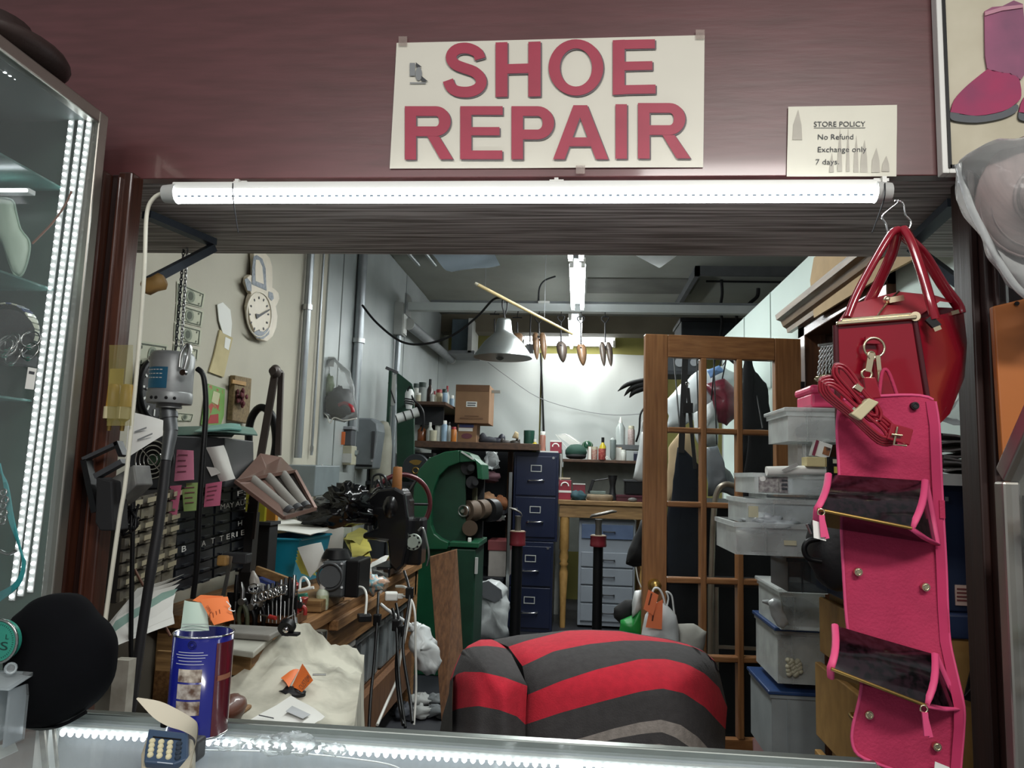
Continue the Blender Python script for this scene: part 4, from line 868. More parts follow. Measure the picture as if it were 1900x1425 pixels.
thing('hose_loop', 'black rubber hose looped over the lamp arm against the left wall', 'hose', [(None, MB().tube(spl([P(468, 900, y=3.0), P(462, 850, y=3.0), P(463, 790, y=3.0), P(475, 762, y=3.0), P(490, 757, y=3.0), P(506, 775, y=3.0), P(512, 815, y=3.0), P(508, 850, y=3.0)], 6), .016, 10), blk)])
# ================================================================ workbench
BX, BZ = -.95, .85
y0, y1 = 2.72, 4.72
ps = []
for i in range(4):
    xa_ = WX + .01 + i * (BX - WX - .01) / 4; ps.append(('top_plank', MB().bx(xa_ + .001, xa_ + (BX - WX - .01) / 4 - .001, y0, y1, BZ - .045, BZ - .002 * (i % 2)), pine, {'bev': .003}))
ps += [('apron', MB().bx(BX - .05, BX - .02, y0 + .06, y1 - .05, BZ - .2, BZ - .045), pine, {'bev': .003}), ('end_apron', MB().bx(WX + .05, BX - .05, y0 + .06, y0 + .09, BZ - .2, BZ - .045), pine_x, {'bev': .003}), ('lower_rail', MB().bx(BX - .06, BX - .02, y0 + .1, y1 - .1, .14, .34), board)]
for yy in (y0 + .08, y1 - .1):
    for xx in (BX - .11, WX + .04): ps.append(('leg', MB().bx(xx, xx + .09, yy, yy + .09, 0, BZ - .045), pine, {'bev': .004}))
ps.append(('edge_cleat', MB().bx(BX - .018, BX + .02, 3.0, 3.75, BZ - .085, BZ - .045), pine, {'bev': .003}))
thing('workbench', 'worn wooden plank workbench along the left wall, cluttered with tools', 'workbench', ps)
def onb(px, py, z=BZ): return P(px, py, z=z)
# drawers / bins under the bench
clr = mat('cloudy storage plastic', '8a9092', .35, c2='666c6e', sc=10, film=.75, fres=.2)
for k, (y, z, lb) in enumerate(((2.95, .36, 'near upper'), (3.5, .36, 'middle upper'), (4.05, .36, 'far upper'))):
    ps = [('tub', MB().bx(BX - .42, BX - .06, y, y + .48, z, z + .24), clr, {'bev': .012}), ('lid', MB().bx(BX - .44, BX - .04, y - .01, y + .49, z + .24, z + .265), clr, {'bev': .006})]
    for j in range(3): ps.append(('rib', MB().bx(BX - .062, BX - .05, y + .1 + j * .14, y + .115 + j * .14, z + .02, z + .23), clr))
    thing('storage_tub', '%s cloudy plastic storage tub on the shelf under the workbench' % lb, 'storage box', ps)
thing('bench_shelf', 'dark shelf board under the workbench carrying the plastic tubs', 'shelf', [(None, MB().bx(WX + .05, BX - .065, y0 + .2, y1 - .15, .33, .355), board)])
q = P(700, 1150, y=3.2)
for k in range(3): 
    z = .62 + .032 * k
    thing('flat_block', 'grey weathered flat block stacked under the bench edge, %s of three' % ('lowest', 'middle', 'topmost')[k], 'block', [(None, MB().bx(BX - .16, BX - .025 - .01 * k, 3.05, 3.42 - .02 * k, z, z + .029), mat('grey weathered block', '86827c', .8, var=.2, sc=20), {'bev': .003})])
# blue bin with papers
Yb = 3.32
def frus(c4t, c4b, th=.006):
    m_ = MB(); 
    ct = sum(c4t, V()) / 4; cbm = sum(c4b, V()) / 4
    it = [p.lerp(ct, .05) for p in c4t]; ib = [p.lerp(cbm, .06) + V((0, 0, th)) for p in c4b]
    for i in range(4):
        j = (i + 1) % 4; m_.add([c4t[i], c4b[i], c4b[j], c4t[j]], [(0, 1, 2, 3)]); m_.add([it[i], it[j], ib[j], ib[i]], [(0, 1, 2, 3)]); m_.add([c4t[i], c4t[j], it[j], it[i]], [(0, 1, 2, 3)])
    m_.add(list(c4b), [(0, 3, 2, 1)]); m_.add(ib, [(0, 1, 2, 3)]); return m_
tz = P(520, 1000, y=Yb).z; x0, x1 = P(472, 1000, y=Yb).x, P(556, 1000, y=Yb).x
T = [V((x0, Yb - .04, tz)), V((x1, Yb, tz)), V((x1 + .03, Yb + .34, tz)), V((x0 + .04, Yb + .34, tz))]
Bt = [V((x0 + .02, Yb - .02, BZ + .03)), V((x1 - .03, Yb + .01, BZ + .03)), V((x1, Yb + .32, BZ + .03)), V((x0 + .05, Yb + .32, BZ + .03))]
turq = mat('turquoise plastic', '1488a6', .35, var=.1, sc=4, coat=.2)
rm = MB()
for i in range(4): rm.bar(T[i], T[(i + 1) % 4], .016, .01)
thing('plastic_bin', 'turquoise plastic bin on the workbench with papers lying across it', 'bin', [('tub', frus(T, Bt), turq), ('rim', rm, turq, {'bev': .003})])
for k in range(4):
    z = tz + .012 + .006 * k
    q = [P(470 + k, 978, z=z), P(578 - k, 992, z=z), P(604 + 2 * k, 982, z=z), P(512, 955, z=z)]
    thing('form_sheet', 'handwritten paper form in the pile lying on the turquoise bin, %s of four' % ('lowest', 'second from below', 'third from below', 'topmost')[k], 'paper', [(None, MB().sheet(q, 6, 5, .002, .004, k, .003), paper if k else mat('buff paper', 'cfbf96', .75))])
# notepad with yellow slips
for k in range(5):
    q = [P(575 - k * 4, 1072 - k * 2, y=3.06 + .008 * k), P(607 - k * 5, 1040 + k * 7, y=3.06 + .008 * k), P(596 - k * 5, 1006 + k * 8, y=3.1 + .008 * k), P(552 - k, 1016 + k * 6, y=3.1 + .008 * k)]
    thing('receipt_pad_sheet', ('white handwritten slip', 'yellow slip')[k > 0] + ' leaning on the black motor, %s of the fanned stack' % ('front sheet', 'second', 'third', 'fourth', 'rearmost')[k], 'paper', [(None, MB().sheet(q, 4, 4, .004, .003, k), paper if k == 0 else mat('yellow slip', 'c3bd5c', .7))])
# motor box
mg = mat('grey motor casting', '55585a', .5, .4, .25, 20)
o = P(592, 1096, y=3.0); 
ps = [('body', MB().pb(596, 1042, 638, 1094, 2.98, .19, BZ + .045), mg, {'bev': .01}), ('top_cap', MB().cyl(P(637, 1036, y=3.07) - V((.03, 0, .0)), P(637, 1036, y=3.07) + V((-.03, 0, .035)), .06, .045), blk),
      ('face_disc', MB().cyl(P(612, 1070, y=2.975), P(612, 1070, y=2.965), .042, None, 24), mat('dark disc', '3a3d3f', .5, .3)), ('face_ring', MB().ring(P(612, 1070, y=2.965), (0, 1, 0), .05, .005, 24), mg), ('oval_slot', MB().sph(P(617, 1047, y=2.978), (.016, .003, .006), 12, 6), mat('rust', '5b2f28', .7)),
      ('side_block', MB().pb(640, 1040, 666, 1090, 3.0, .17, BZ + .045), blk, {'bev': .006})]
for px, py in ((600, 1048), (634, 1046), (600, 1090), (634, 1090)): ps.append(('bolt', MB().cyl(P(px, py, y=2.98), P(px, py, y=2.972), .005, None, 8), steel))
thing('bench_motor', 'black and grey boxy motor with a round disc, on a wooden block', 'motor', ps)
thing('wooden_block', 'pale wooden block under the boxy motor on the bench', 'block', [(None, MB().bx(P(582, 1110, z=BZ).x, BX - .02, 2.9, 3.2, BZ + .001, BZ + .045), pine_x, {'bev': .003})])
# black plastic bag
bagm = mat('black glossy polythene', '0b0b0e', .18, var=.3, bump=.6, bsc=22)
thing('black_bag', 'crumpled glossy black plastic bag on the bench behind the paper forms', 'plastic bag', [(None, MB().blob(P(618, 952, y=3.75), (.2, .14, .07), .28, 3, 34, 20, 2.2), bagm)])
thing('black_bag', 'second black plastic heap against the sewing machine', 'plastic bag', [(None, MB().blob(P(648, 930, y=3.72), (.1, .12, .09), .5, 9, 26, 16, 3), bagm)])
# yellow envelopes and papers on bench
yen = mat('yellow envelope', 'c3b755', .7, var=.12, sc=6)
for k, (c4, m_, lb) in enumerate((([(668, 1052), (690, 1040), (672, 985), (632, 992)], yen, 'large yellow envelope leaning under the sewing machine arm'), ([(655, 1045), (690, 1020), (680, 995), (648, 990)], yen, 'second yellow envelope behind the larger one'),
    ([(640, 1000), (668, 1010), (682, 985), (650, 975)], mat('olive envelope', 'a39a4a', .7), 'olive envelope under the black plastic bag'), ([(662, 1078), (705, 1058), (722, 1030), (690, 1044)], paper, 'white folded paper with print beside the yellow envelopes'),
    ([(690, 1052), (722, 1036), (730, 1028), (700, 1040)], mat('lime paper', 'b9bc62', .7), 'lime coloured paper edge under the white folded one'), ([(664, 1072), (690, 1064), (688, 1052), (664, 1056)], paper, 'printed white card above the clear bag'))):
    zz = (.93, .95, .97, .88, .875, .9)[k]
    q = [P(a, b, z=zz - .02 * (i < 2)) for i, (a, b) in enumerate(c4)]
    thing('bench_paper', lb, 'paper', [(None, MB().sheet(q, 4, 4, .006, .01, k, .002), m_)])
thing('clear_bag', 'clear plastic bag of small shiny parts at the bench edge', 'plastic bag', [('film', MB().blob(P(688, 1078, z=.9), (.085, .085, .055), .3, 5, 26, 16, 3), glass), ('contents', MB().blob(P(686, 1082, z=.89), (.07, .07, .042), .6, 6, 20, 12, 4), mat('mixed shiny parts', 'c9a58f', .25, c2='6f98a0', sc=50, ramp=(.45, .55)))])
# glue bottle
gz = P(597, 1131, z=BZ); s_ = gz.y / FPX
ps = [('bottle', MB().lathe([(10.5 * s_, 0), (11.5 * s_, 2 * s_), (11.5 * s_, 30 * s_), (9 * s_, 35 * s_), (6.5 * s_, 38 * s_)], gz, n=18), mat('cloudy glue bottle', 'c5cdb9', .35, var=.05)), ('label', MB().lathe([(11.8 * s_, 8 * s_), (11.8 * s_, 27 * s_)], gz, n=18), mat('pale green label', 'a8b48a', .5, c2='c9cfb4', sc=90)),
      ('cap', MB().lathe([(6.8 * s_, 38 * s_), (6.5 * s_, 46 * s_), (4 * s_, 50 * s_)], gz, n=16), white), ('nozzle', MB().lathe([(3.8 * s_, 50 * s_), (3 * s_, 72 * s_), (0, 73 * s_)], gz, n=12), white)]
thing('glue_bottle', 'small cloudy glue bottle with white nozzle near the bench corner', 'bottle', ps)
thing('steel_post', 'steel tube leg rising under the bench corner below the glue bottle', 'post', [('tube', MB().cyl((P(597, 1150, y=2.69).x, 2.69, 0), (P(597, 1150, y=2.69).x, 2.69, BZ - .02), .022), steel), ('foot', MB().cyl((P(597, 1150, y=2.69).x, 2.69, 0), (P(597, 1150, y=2.69).x, 2.69, .012), .05, None, 20), iron)])
thing('knobbed_rod', 'short steel rod with knob ends on the bench beside the wooden block', 'tool', [('rod', MB().cyl(onb(621, 1117) + V((0, 0, .02)), onb(652, 1113) + V((0, 0, .02)), .007), chrome), ('knob', MB().sph(onb(621, 1117) + V((0, 0, .02)), .013, 10, 8), chrome), ('knob', MB().sph(onb(652, 1113) + V((0, 0, .02)), .013, 10, 8), chrome)])
# sewing machine
SYm = 3.95; bk = mat('black machine enamel', '131316', .3, var=.2, coat=.4)
so = PP([(680, 925), (700, 908), (732, 904), (752, 915), (758, 960), (756, 1010), (748, 1050), (735, 1062), (722, 1050), (718, 1005), (690, 1002), (672, 1000), (672, 990), (700, 980), (698, 960), (684, 955)], SYm)
ps = [('body', MB().prism(so, (0, .16, 0)), bk, {'bev': .02}), ('arm_cover', MB().sph(P(728, 940, y=SYm + .05), (.06, .07, .085), 16, 10), bk), ('head', MB().cyl(P(684, 915, y=SYm + .04), P(684, 975, y=SYm + .04), .03, .024), bk), ('needle_bar', MB().cyl(P(684, 970, y=SYm + .04), P(684, 1005, y=SYm + .04), .006), steel)]
wc = P(745, 935, y=SYm + .3)
ps.append(('drive_wheel', MB().ring(wc, (.45, -1, 0), .165, .014, 40, 10), mat('maroon wheel rim', '5a2228', .35, .2, coat=.3))); kk = len(ps) - 1
for a in range(6):
    t = a * math.pi / 3; u_, v_ = frame((.45, -1, 0)); ps.append(('spoke', MB().cyl(wc, wc + (u_ * math.cos(t) + v_ * math.sin(t)) * .158, .008, None, 8), bk, {'to': kk}))
hc = P(766, 1006, y=SYm + .02)
ps.append(('hand_wheel', MB().cyl(hc + V((0, .03, 0)), hc, .042, None, 28).cyl(hc, hc - V((0, .01, 0)), .03, None, 20), mat('pale enamel wheel', 'aeb8ae', .35))); kk = len(ps) - 1
hl = MB()
for a in range(9): t = a * 2 * math.pi / 9; hl.cyl(hc + V((math.cos(t) * .034, -.0005, math.sin(t) * .034)), hc + V((math.cos(t) * .034, -.003, math.sin(t) * .034)), .006, None, 8)
ps.append(('wheel_holes', hl, blk_m, {'to': kk, 'stuff': True}))
ps.append(('wheel_guard', MB().tube(spl([P(776, 985, y=SYm), P(785, 980, y=SYm), P(792, 1005, y=SYm), P(796, 1030, y=SYm), P(792, 1050, y=SYm)], 5), .006, 7), steel))
ps.append(('gear_case', MB().prism(PP([(688, 912), (700, 902), (748, 906), (760, 930), (760, 1010), (700, 1005), (690, 980)], SYm + .06), (0, .13, 0)), bk, {'bev': .015}))
ps.append(('bed', MB().bx(P(690, 1050, y=SYm).x, BX - .01, SYm - .02, SYm + .3, BZ, BZ + .05), bk, {'bev': .01}))
ps.append(('rear_column', MB().bx(P(735, 1000, y=SYm).x, P(775, 1000, y=SYm).x, SYm + .1, SYm + .25, BZ + .05, BZ + .3), bk, {'bev': .015}))
ps.append(('tension_rig', MB().tube(spl(PP([(690, 905), (692, 885), (703, 880), (715, 886), (718, 905)], SYm + .05), 4), .007, 6).tube(spl(PP([(696, 905), (700, 890), (708, 905)], SYm + .03), 4), .006, 6).cyl(P(705, 880, y=SYm + .05), P(712, 912, y=SYm + .05), .005), mat('dark steel rig', '4a4c4e', .3, .8)))
thing('sewing_machine', 'old black sewing machine with a maroon spoked wheel on the workbench', 'sewing machine', ps)
tz0 = P(736, 908, y=SYm + .06); tz1 = P(736, 866, y=SYm + .06)
thing('thread_cone', 'tan cone of thread standing on top of the black sewing machine', 'thread spool', [('thread', MB().lathe([(.026, 0), (.027, .005), (.024, (tz1 - tz0).length - .004), (.02, (tz1 - tz0).length)], tz0, n=18), mat('tan thread', '9a6230', .7, var=.25, st=(1, 1, 40), sc=8)), ('core', MB().cyl(tz1, tz1 + V((0, 0, .006)), .008), dgrey)])
# cords over the bench edge
wc_ = mat('white cable', 'd2d2cc', .4)
q = P(736, 1107, z=.85)
thing('charger', 'white plug-in charger with a coiled white cable on the bench edge', 'charger', [('body', MB().cb(P(726, 1106, y=3.3), (.055, .05, .035), rz=.3), white, {'bev': .006}), ('plug', MB().cb(P(743, 1106, y=3.28), (.02, .018, .018)), white),
    ('cable', MB().tube(spl([P(746, 1106, y=3.28), P(762, 1112, y=3.25), P(770, 1140, y=3.2), P(771, 1200, y=3.18), P(772, 1280, y=3.15), P(768, 1345, y=3.1)], 6), .005, 7), wc_)])
thing('white_cable', 'white cable arching over the bench corner down to the floor', 'cable', [(None, MB().tube(spl([P(735, 1088, y=3.35), P(752, 1090, y=3.3), P(762, 1108, y=3.25), P(758, 1150, y=3.2), P(745, 1210, y=3.15), P(738, 1246, y=3.12), P(735, 1265, y=3.05), P(715, 1310, y=2.9), P(700, 1345, y=2.8)], 6), .006, 7), wc_)])
thing('white_cable', 'short white cable from the clear bag down to a black plug', 'cable', [('lead', MB().tube(spl([P(655, 1090, y=3.02), P(672, 1090, y=3.0), P(680, 1105, y=2.95), P(678, 1140, y=2.9)], 6), .005, 7), wc_), ('plug', MB().cb(P(676, 1146, y=2.92), (.05, .05, .025), rz=.4), blk, {'bev': .004})])
for k, (pts, lb) in enumerate((([(702, 1100), (700, 1150), (694, 1230), (688, 1290), (684, 1360)], 'leftmost'), ([(728, 1130), (735, 1160), (738, 1220), (742, 1280), (752, 1350)], 'middle'), ([(735, 1120), (742, 1170), (735, 1230), (740, 1300), (748, 1345)], 'kinked'), ([(750, 1060), (760, 1100), (752, 1160), (748, 1210), (760, 1290), (765, 1340)], 'rightmost'))):
    thing('black_cable', '%s black cable hanging over the front edge of the workbench' % lb, 'cable', [('lead', MB().tube(spl([P(a, b, y=3.3 - .12 * i) for i, (a, b) in enumerate(pts)], 6), .0062, 7), blk), ('plug', MB().cb(P(*pts[1], y=3.18), (.03, .03, .045)), blk, {'bev': .004})])
# white bag hanging at the bench end
wb = mat('white polythene', 'ccd0d0', .35, var=.1, sc=8, bump=.6, bsc=18)
o = [(768, 1166), (782, 1160), (795, 1168), (805, 1190), (814, 1210), (815, 1240), (806, 1253), (790, 1252), (778, 1240), (768, 1222), (762, 1195), (760, 1178)]
thing('white_bag', 'white plastic bag hanging at the bench end beside the walnut board', 'plastic bag', [('bag', MB().puff(PP(o, 3.6), (0, -1, 0), .07, 7, .022, 2, sub=5, freq=22), wb), ('knot', MB().blob(P(770, 1165, y=3.6), (.03, .03, .025), .5, 4), wb), ('handle', MB().tube(spl([P(770, 1165, y=3.6), V((BX + .01, 3.68, .76)), V((BX + .01, 3.7, .82))], 4), .008, 7), wb)])
b0, b1 = P(797, 1034, y=4.5), P(847, 1020, y=4.5); f0, f1 = P(822, 1330, y=4.2), P(868, 1330, y=4.2)
f0.z = f1.z = .005
thing('walnut_board', 'wide walnut board leaning against the end of the workbench', 'board', [(None, MB().prism([f0, f1, b1, b0], (.0, .024, .004)), board, {'bev': .002})])
# cloth-covered stand
clm_ = mat('stained white cloth', 'c9c6b6', .9, c2='8f8c7f', sc=7, bump=.5, bsc=14, ramp=(.3, .6))
CZh = .72
def clp(px, py, z): return P(px, py, z=z)
a_, b_, c_, d_ = clp(395, 1345, CZh), clp(470, 1250, CZh), clp(560, 1158, CZh + .03), clp(672, 1222, CZh)
n = 16; rows = []
near = V((-.98, 1.5, CZh)); 
c00 = V((-1.12, 1.66, CZh)); c10 = V((-.47, 1.72, CZh)); c11 = V((-.5, 2.42, CZh)); c01 = V((-1.12, 2.42, CZh))
c11 = clp(676, 1215, CZh); c01 = clp(548, 1160, .87); c10 = clp(655, 1365, CZh); c00 = clp(330, 1340, CZh)
for j in range(n + 1):
    r = []
    for i in range(n + 1):
        u, v = i / n, j / n; p = c00.lerp(c10, u).lerp(c01.lerp(c11, u), v)
        p.z += .03 * noise.noise(V((u * 3, v * 3, 1))) + .02 * noise.noise(V((u * 9 + v * 4, v * 3, 5))) + .05 * max(0, .25 - math.hypot(u - .15, v - .95))*2
        r.append(p)
    rows.append(r)
top = MB().grid(rows)
def drop(edge, out, dz=.62):
    rr = [[p.copy() for p in edge]]
    for k in range(1, 9):
        t = k / 8; rr.append([p + V(out) * (.03 * math.sin(t * 1.5) + .018 * math.sin(i * 1.1 + .4 * math.sin(i)) * t) + V((0, 0, -dz * t)) for i, p in enumerate(edge)])
    return rr
top.grid(drop([r[-1] for r in rows], (1, .1, 0))); top.grid([list(reversed(r)) for r in drop(rows[0], (0, -1, 0))]); top.grid(drop(rows[-1], (.2, 1, 0)))
ctr = (c00 + c10 + c01 + c11) / 4
tb = MB()
ps = [('cloth', top, clm_)]
for q in (c00, c10, c01, c11):
    p = q.lerp(ctr, .14); ps.append(('leg', MB().bx(p.x - .02, p.x + .02, p.y - .02, p.y + .02, 0, CZh - .05), pine, {'bev': .003}))
thing('covered_stand', 'small stand draped in a stained white cloth behind the glass counter', 'table', ps)
org = mat('orange tag card', 'e0702c', .6, var=.06)
q = P(556, 1262, z=.76)
ps = [('card', MB().sheet([P(541, 1275, z=.76), P(560, 1284, z=.76), P(581, 1262, z=.79), P(561, 1231, z=.8)], 4, 4, .004), org), ('fold', MB().sheet([P(521, 1258, z=.78), P(536, 1275, z=.765), P(555, 1242, z=.79), P(538, 1245, z=.79)], 3, 3, .004), org)]
mk = MB(); put_text(mk, 'CUSTOM', P(561, 1281, z=.775), P(578, 1258, z=.792) - P(561, 1281, z=.775), (P(553, 1274, z=.778) - P(561, 1281, z=.775))); ps.append(('print', mk, mat('tag print', '5a2a14', .7)))
thing('orange_tag', 'orange repair tag lying on the cloth-covered stand', 'tag', ps)
thing('wallet', 'black leather case under the orange tag on the cloth', 'wallet', [(None, MB().blob(P(540, 1286, z=.745), (.045, .03, .018), .3, 2, 18, 12), mat('black leather', '17171a', .5)), ('clasp_rod', MB().cyl(P(580, 1252, z=.78), P(605, 1252, z=.78), .003), steel)])
thing('form_paper', 'white printed invoice lying on the cloth next to the counter edge', 'paper', [('sheet', MB().sheet([P(455, 1340, z=.75), P(575, 1350, z=.75), P(603, 1330, z=.755), P(540, 1290, z=.76)], 6, 6, .003, .006, 2), paper), ('table_print', MB().prism([P(530, 1320, z=.762), P(562, 1334, z=.762), P(576, 1326, z=.762), P(542, 1310, z=.762)], (0, 0, .0008)), mat('grey table print', 'b5b8ba', .7)), ('line_print', MB().prism([P(480, 1326, z=.762), P(508, 1332, z=.762), P(508, 1334, z=.762), P(480, 1328, z=.762)], (0, 0, .0006)), ink)])
thing('brown_shoe', 'brown leather shoe toe resting on the cloth beside the blue can', 'shoe', [('upper', MB().blob(P(425, 1315, z=.76), (.04, .07, .035), .12, 3, 20, 12), mat('brown leather', '5a3122', .5, coat=.2)), ('sole', MB().cb(P(425, 1322, z=.735), (.075, .13, .012)), mat('tan sole', '8a6844', .7), {'bev': .006})])
# tray with white block left of the cloth
bx1 = P(467, 1236, y=2.3).x; bx0 = bx1 - .3; tz0_, tz1_ = P(440, 1252, y=2.3).z, P(440, 1214, y=2.3).z
thing('wooden_tray', 'open pale wooden tray holding a white block behind the blue can', 'tray', [('bottom', MB().bx(bx0, bx1, 2.3, 2.68, tz0_, tz0_ + .012), pine_x), ('near_wall', MB().bx(bx0, bx1, 2.29, 2.302, tz0_, tz1_), pine_x, {'bev': .002}), ('side_wall', MB().bx(bx1 - .012, bx1, 2.302, 2.68, tz0_, tz1_ + .01), pine, {'bev': .002}), ('far_wall', MB().bx(bx0, bx1, 2.68, 2.692, tz0_, tz1_), pine_x, {'bev': .002})])
zs2 = tz1_ + .012
thing('marble_slab', 'worn white slab lying across the wooden tray', 'slab', [(None, MB().prism([P(402, 1212, z=zs2), P(470, 1222, z=zs2), P(506, 1190, z=zs2), P(412, 1184, z=zs2)], (0, 0, .018)), mat('worn white slab', 'b9b8ac', .5, c2='9a998e', sc=9), {'bev': .004})])
thing('grey_slab', 'grey stone slab behind the white one on the tray', 'slab', [(None, MB().prism([P(420, 1184, z=zs2 + .02), P(500, 1190, z=zs2 + .02), P(528, 1174, z=zs2 + .02), P(425, 1168, z=zs2 + .02)], (0, 0, .018)), mat('grey stone slab', '84817a', .6, var=.25, sc=12), {'bev': .004})])
# hand tools in holders
def plier(px, py, px2, py2, Y, col, label, k=0):
    a, b = P(px, py, y=Y), P(px2, py2, y=Y); d = (a - b).normalized(); s_ = V((d.z, 0, -d.x)) * .012; m = b.lerp(a, .6)
    return thing('pliers', label, 'pliers', [('jaw', MB().tube([m, m.lerp(a, .6) + s_ * .3, a], [.009, .007, .003], 8), steel), ('pivot', MB().cyl(m - V((0, .012, 0)), m + V((0, .012, 0)), .012), steel),
        ('grip', MB().tube(spl([m - s_ * .4, m.lerp(b, .4) + s_ * 1.2, b + s_ * 1.0], 4), .0075, 8), col), ('grip', MB().tube(spl([m + s_ * .4, m.lerp(b, .4) - s_ * 1.2, b - s_ * 1.0], 4), .0075, 8), col)])
blu = mat('blue grip', '23449a', .4); redg = mat('red grip', 'a52f2a', .45); grn = mat('green grip', '2f7a62', .45)
plier(512, 1085, 505, 1135, 2.75, blu, 'blue-handled pliers standing among the bench tools, leftmost blue pair')
plier(522, 1110, 514, 1142, 2.7, mat('dark blue grip', '1f2f7a', .4), 'dark blue-handled pliers below the red clamps')
plier(556, 1108, 560, 1142, 2.72, redg, 'red-handled pliers beside the bench corner')
plier(470, 1090, 462, 1180, 2.62, blk, 'black-handled pliers in the dark tool cluster behind the orange ticket')
plier(488, 1085, 480, 1170, 2.64, blk, 'second black-handled pliers right of the first in the tool cluster')
plier(448, 1080, 452, 1170, 2.6, mat('olive grip', '4a4f3a', .5), 'olive-handled pliers at the left of the tool cluster')
rk = MB(); y_ = 2.72
x0, x1 = P(432, 1130, y=y_).x, P(560, 1130, y=y_).x
thing('tool_rack', 'low dark rack on the near bench end holding hand tools upright', 'tool rack', [('board', MB().bx(x0, x1, y_ - .05, y_ + .06, BZ + .0, BZ + .03), board), ('rail', MB().bx(x0, x1, y_ - .055, y_ - .045, BZ + .03, BZ + .1), blk), ('tray_base', MB().bx(x0, x1, y_ - .3, y_ - .06, BZ - .1, BZ - .08), blk)])
shd = (blk, steel, dgrey, brass)
for k in range(14):
    px = 440 + k * 8.2; t_ = P(px, 1066 + (k * 37) % 40, y=2.66 + .012 * (k % 4)); b_ = P(px - 6 + (k * 13) % 14, 1178 - (k * 29) % 30, y=2.64)
    m = t_.lerp(b_, .45)
    thing('hand_tool', 'slim hand tool with bright shank in the bench-end cluster, %s' % ORD[k], 'tool', [('handle', MB().tube([t_, t_.lerp(m, .5), m], [.006, .009, .006], 8), shd[k % 3]), ('shank', MB().cyl(m, b_, .0035, .002, 7), steel)], group='hand tools clustered on the near bench end')
rg = MB()
for k in range(7):
    q = P(470 + k * 9, 1092 + (k * 17) % 20, y=2.6); thing('key_ring', 'bright steel ring among the bench tools, %s' % (ORD[:6] + ORD[-1:])[k], 'ring', [(None, MB().ring(q, (.2 * math.sin(k), -1, .3 * math.cos(k)), .016, .003, 16, 6), chrome)], group='steel rings among the bench tools')
for k, (px, py) in enumerate(((515, 1102), (537, 1104))):
    q = P(px, py, y=2.76)
    thing('clamp', ('left', 'right')[k] + ' red-topped grey clamp of the pair beside the wooden stick', 'clamp', [('jaw', MB().cb(q, (.02, .03, .026)), grey, {'bev': .003}), ('red_cap', MB().cb(q + V((0, 0, .022)), (.016, .02, .02)), redg, {'bev': .003}), ('screw', MB().cyl(q + V((-.03, 0, .012)), q + V((.03, 0, .012)), .004), steel)])
thing('wooden_stick', 'square wooden stick with a red end propped on the bench tools', 'stick', [('stick', MB().bar(P(476, 1057, y=2.84), P(548, 1084, y=2.78), .016, .03), pine_x, {'bev': .002}), ('red_end', MB().bar(P(540, 1081, y=2.78), P(552, 1090, y=2.77), .03, .02), redg, {'bev': .004})])
thing('spool_cone', 'pale cone tip of a squeeze bottle among the blue tools', 'bottle', [('cone', MB().lathe([(.02, 0), (.018, .02), (.006, .05), (.003, .052)], P(473, 1085, y=2.78), (-.25, 0, 1), 14), mat('pale cone plastic', 'b7b1a8', .4)), ('collar', MB().lathe([(.021, -.008), (.021, .002)], P(473, 1085, y=2.78), (-.25, 0, 1), 14), lgrey)])
thing('blue_case', 'dark blue plastic tool case under the wooden stick', 'case', [('shell', MB().cb(P(500, 1092, y=2.84), (.12, .08, .055), ry=.25), mat('dark blue plastic', '1d2f6c', .4), {'bev': .01}), ('latch', MB().cb(P(486, 1088, y=2.79), (.02, .01, .02), ry=.25), lgrey)])
wt = [P(556, 1096, y=2.74), P(558, 1076, y=2.76), P(566, 1072, y=2.76), P(574, 1088, y=2.75)]
thing('wire_clip', 'white bent-wire stand beside the red clamps on the bench', 'clip', [('loop', MB().tube(spl(wt + [wt[0]], 4), .005, 7), white), ('bar', MB().cyl(P(554, 1096, y=2.74), P(582, 1090, y=2.74), .006), white)])
thing('green_clamp', 'small teal-green clamp head right of the red clamps', 'clamp', [('head', MB().cb(P(562, 1107, y=2.76), (.03, .03, .022), ry=-.2), grn, {'bev': .004}), ('screw', MB().cyl(P(550, 1103, y=2.76), P(562, 1107, y=2.76), .006), steel)])
thing('red_vise', 'small red vise at the wooden bench corner', 'vise', [('body', MB().cb(P(553, 1124, y=2.76), (.035, .04, .04)), mat('red vise paint', '9a2c1e', .4), {'bev': .006}), ('jaw', MB().cb(P(561, 1120, y=2.74), (.02, .04, .05), ry=.3), mat('red vise paint', '9a2c1e', .4), {'bev': .004})])
for k, (a, b, c_, lb) in enumerate((((482, 1140), (512, 1147), redg, 'red-handled'), ((548, 1138), (520, 1155), mat('rust brown handle', '5f3a28', .5), 'brown-handled'), ((545, 1132), (549, 1157), steel, 'short steel'))):
    t_, b_ = P(*a, y=2.56), P(*b, y=2.54); thing('screwdriver', '%s screwdriver lying in front of the bench tool cluster' % lb, 'screwdriver', [('handle', MB().tube([b_, b_.lerp(t_, .4)], [.007, .008], 8), c_), ('shank', MB().cyl(b_.lerp(t_, .4), t_, .003, None, 6), steel)])
thing('chrome_lever', 'tall steel lever tool with a tan grip rising beside the lamp base', 'tool', [('lever', MB().bar(P(430, 1032, y=2.6), P(414, 1105, y=2.58), .012, .006, (0, 1, 0)), steel), ('grip', MB().cb(P(414, 1040, y=2.58), (.035, .03, .035)), tanwood, {'bev': .006}), ('bracket', MB().cb(P(440, 1035, y=2.64), (.09, .05, .035)), dgrey, {'bev': .004})])
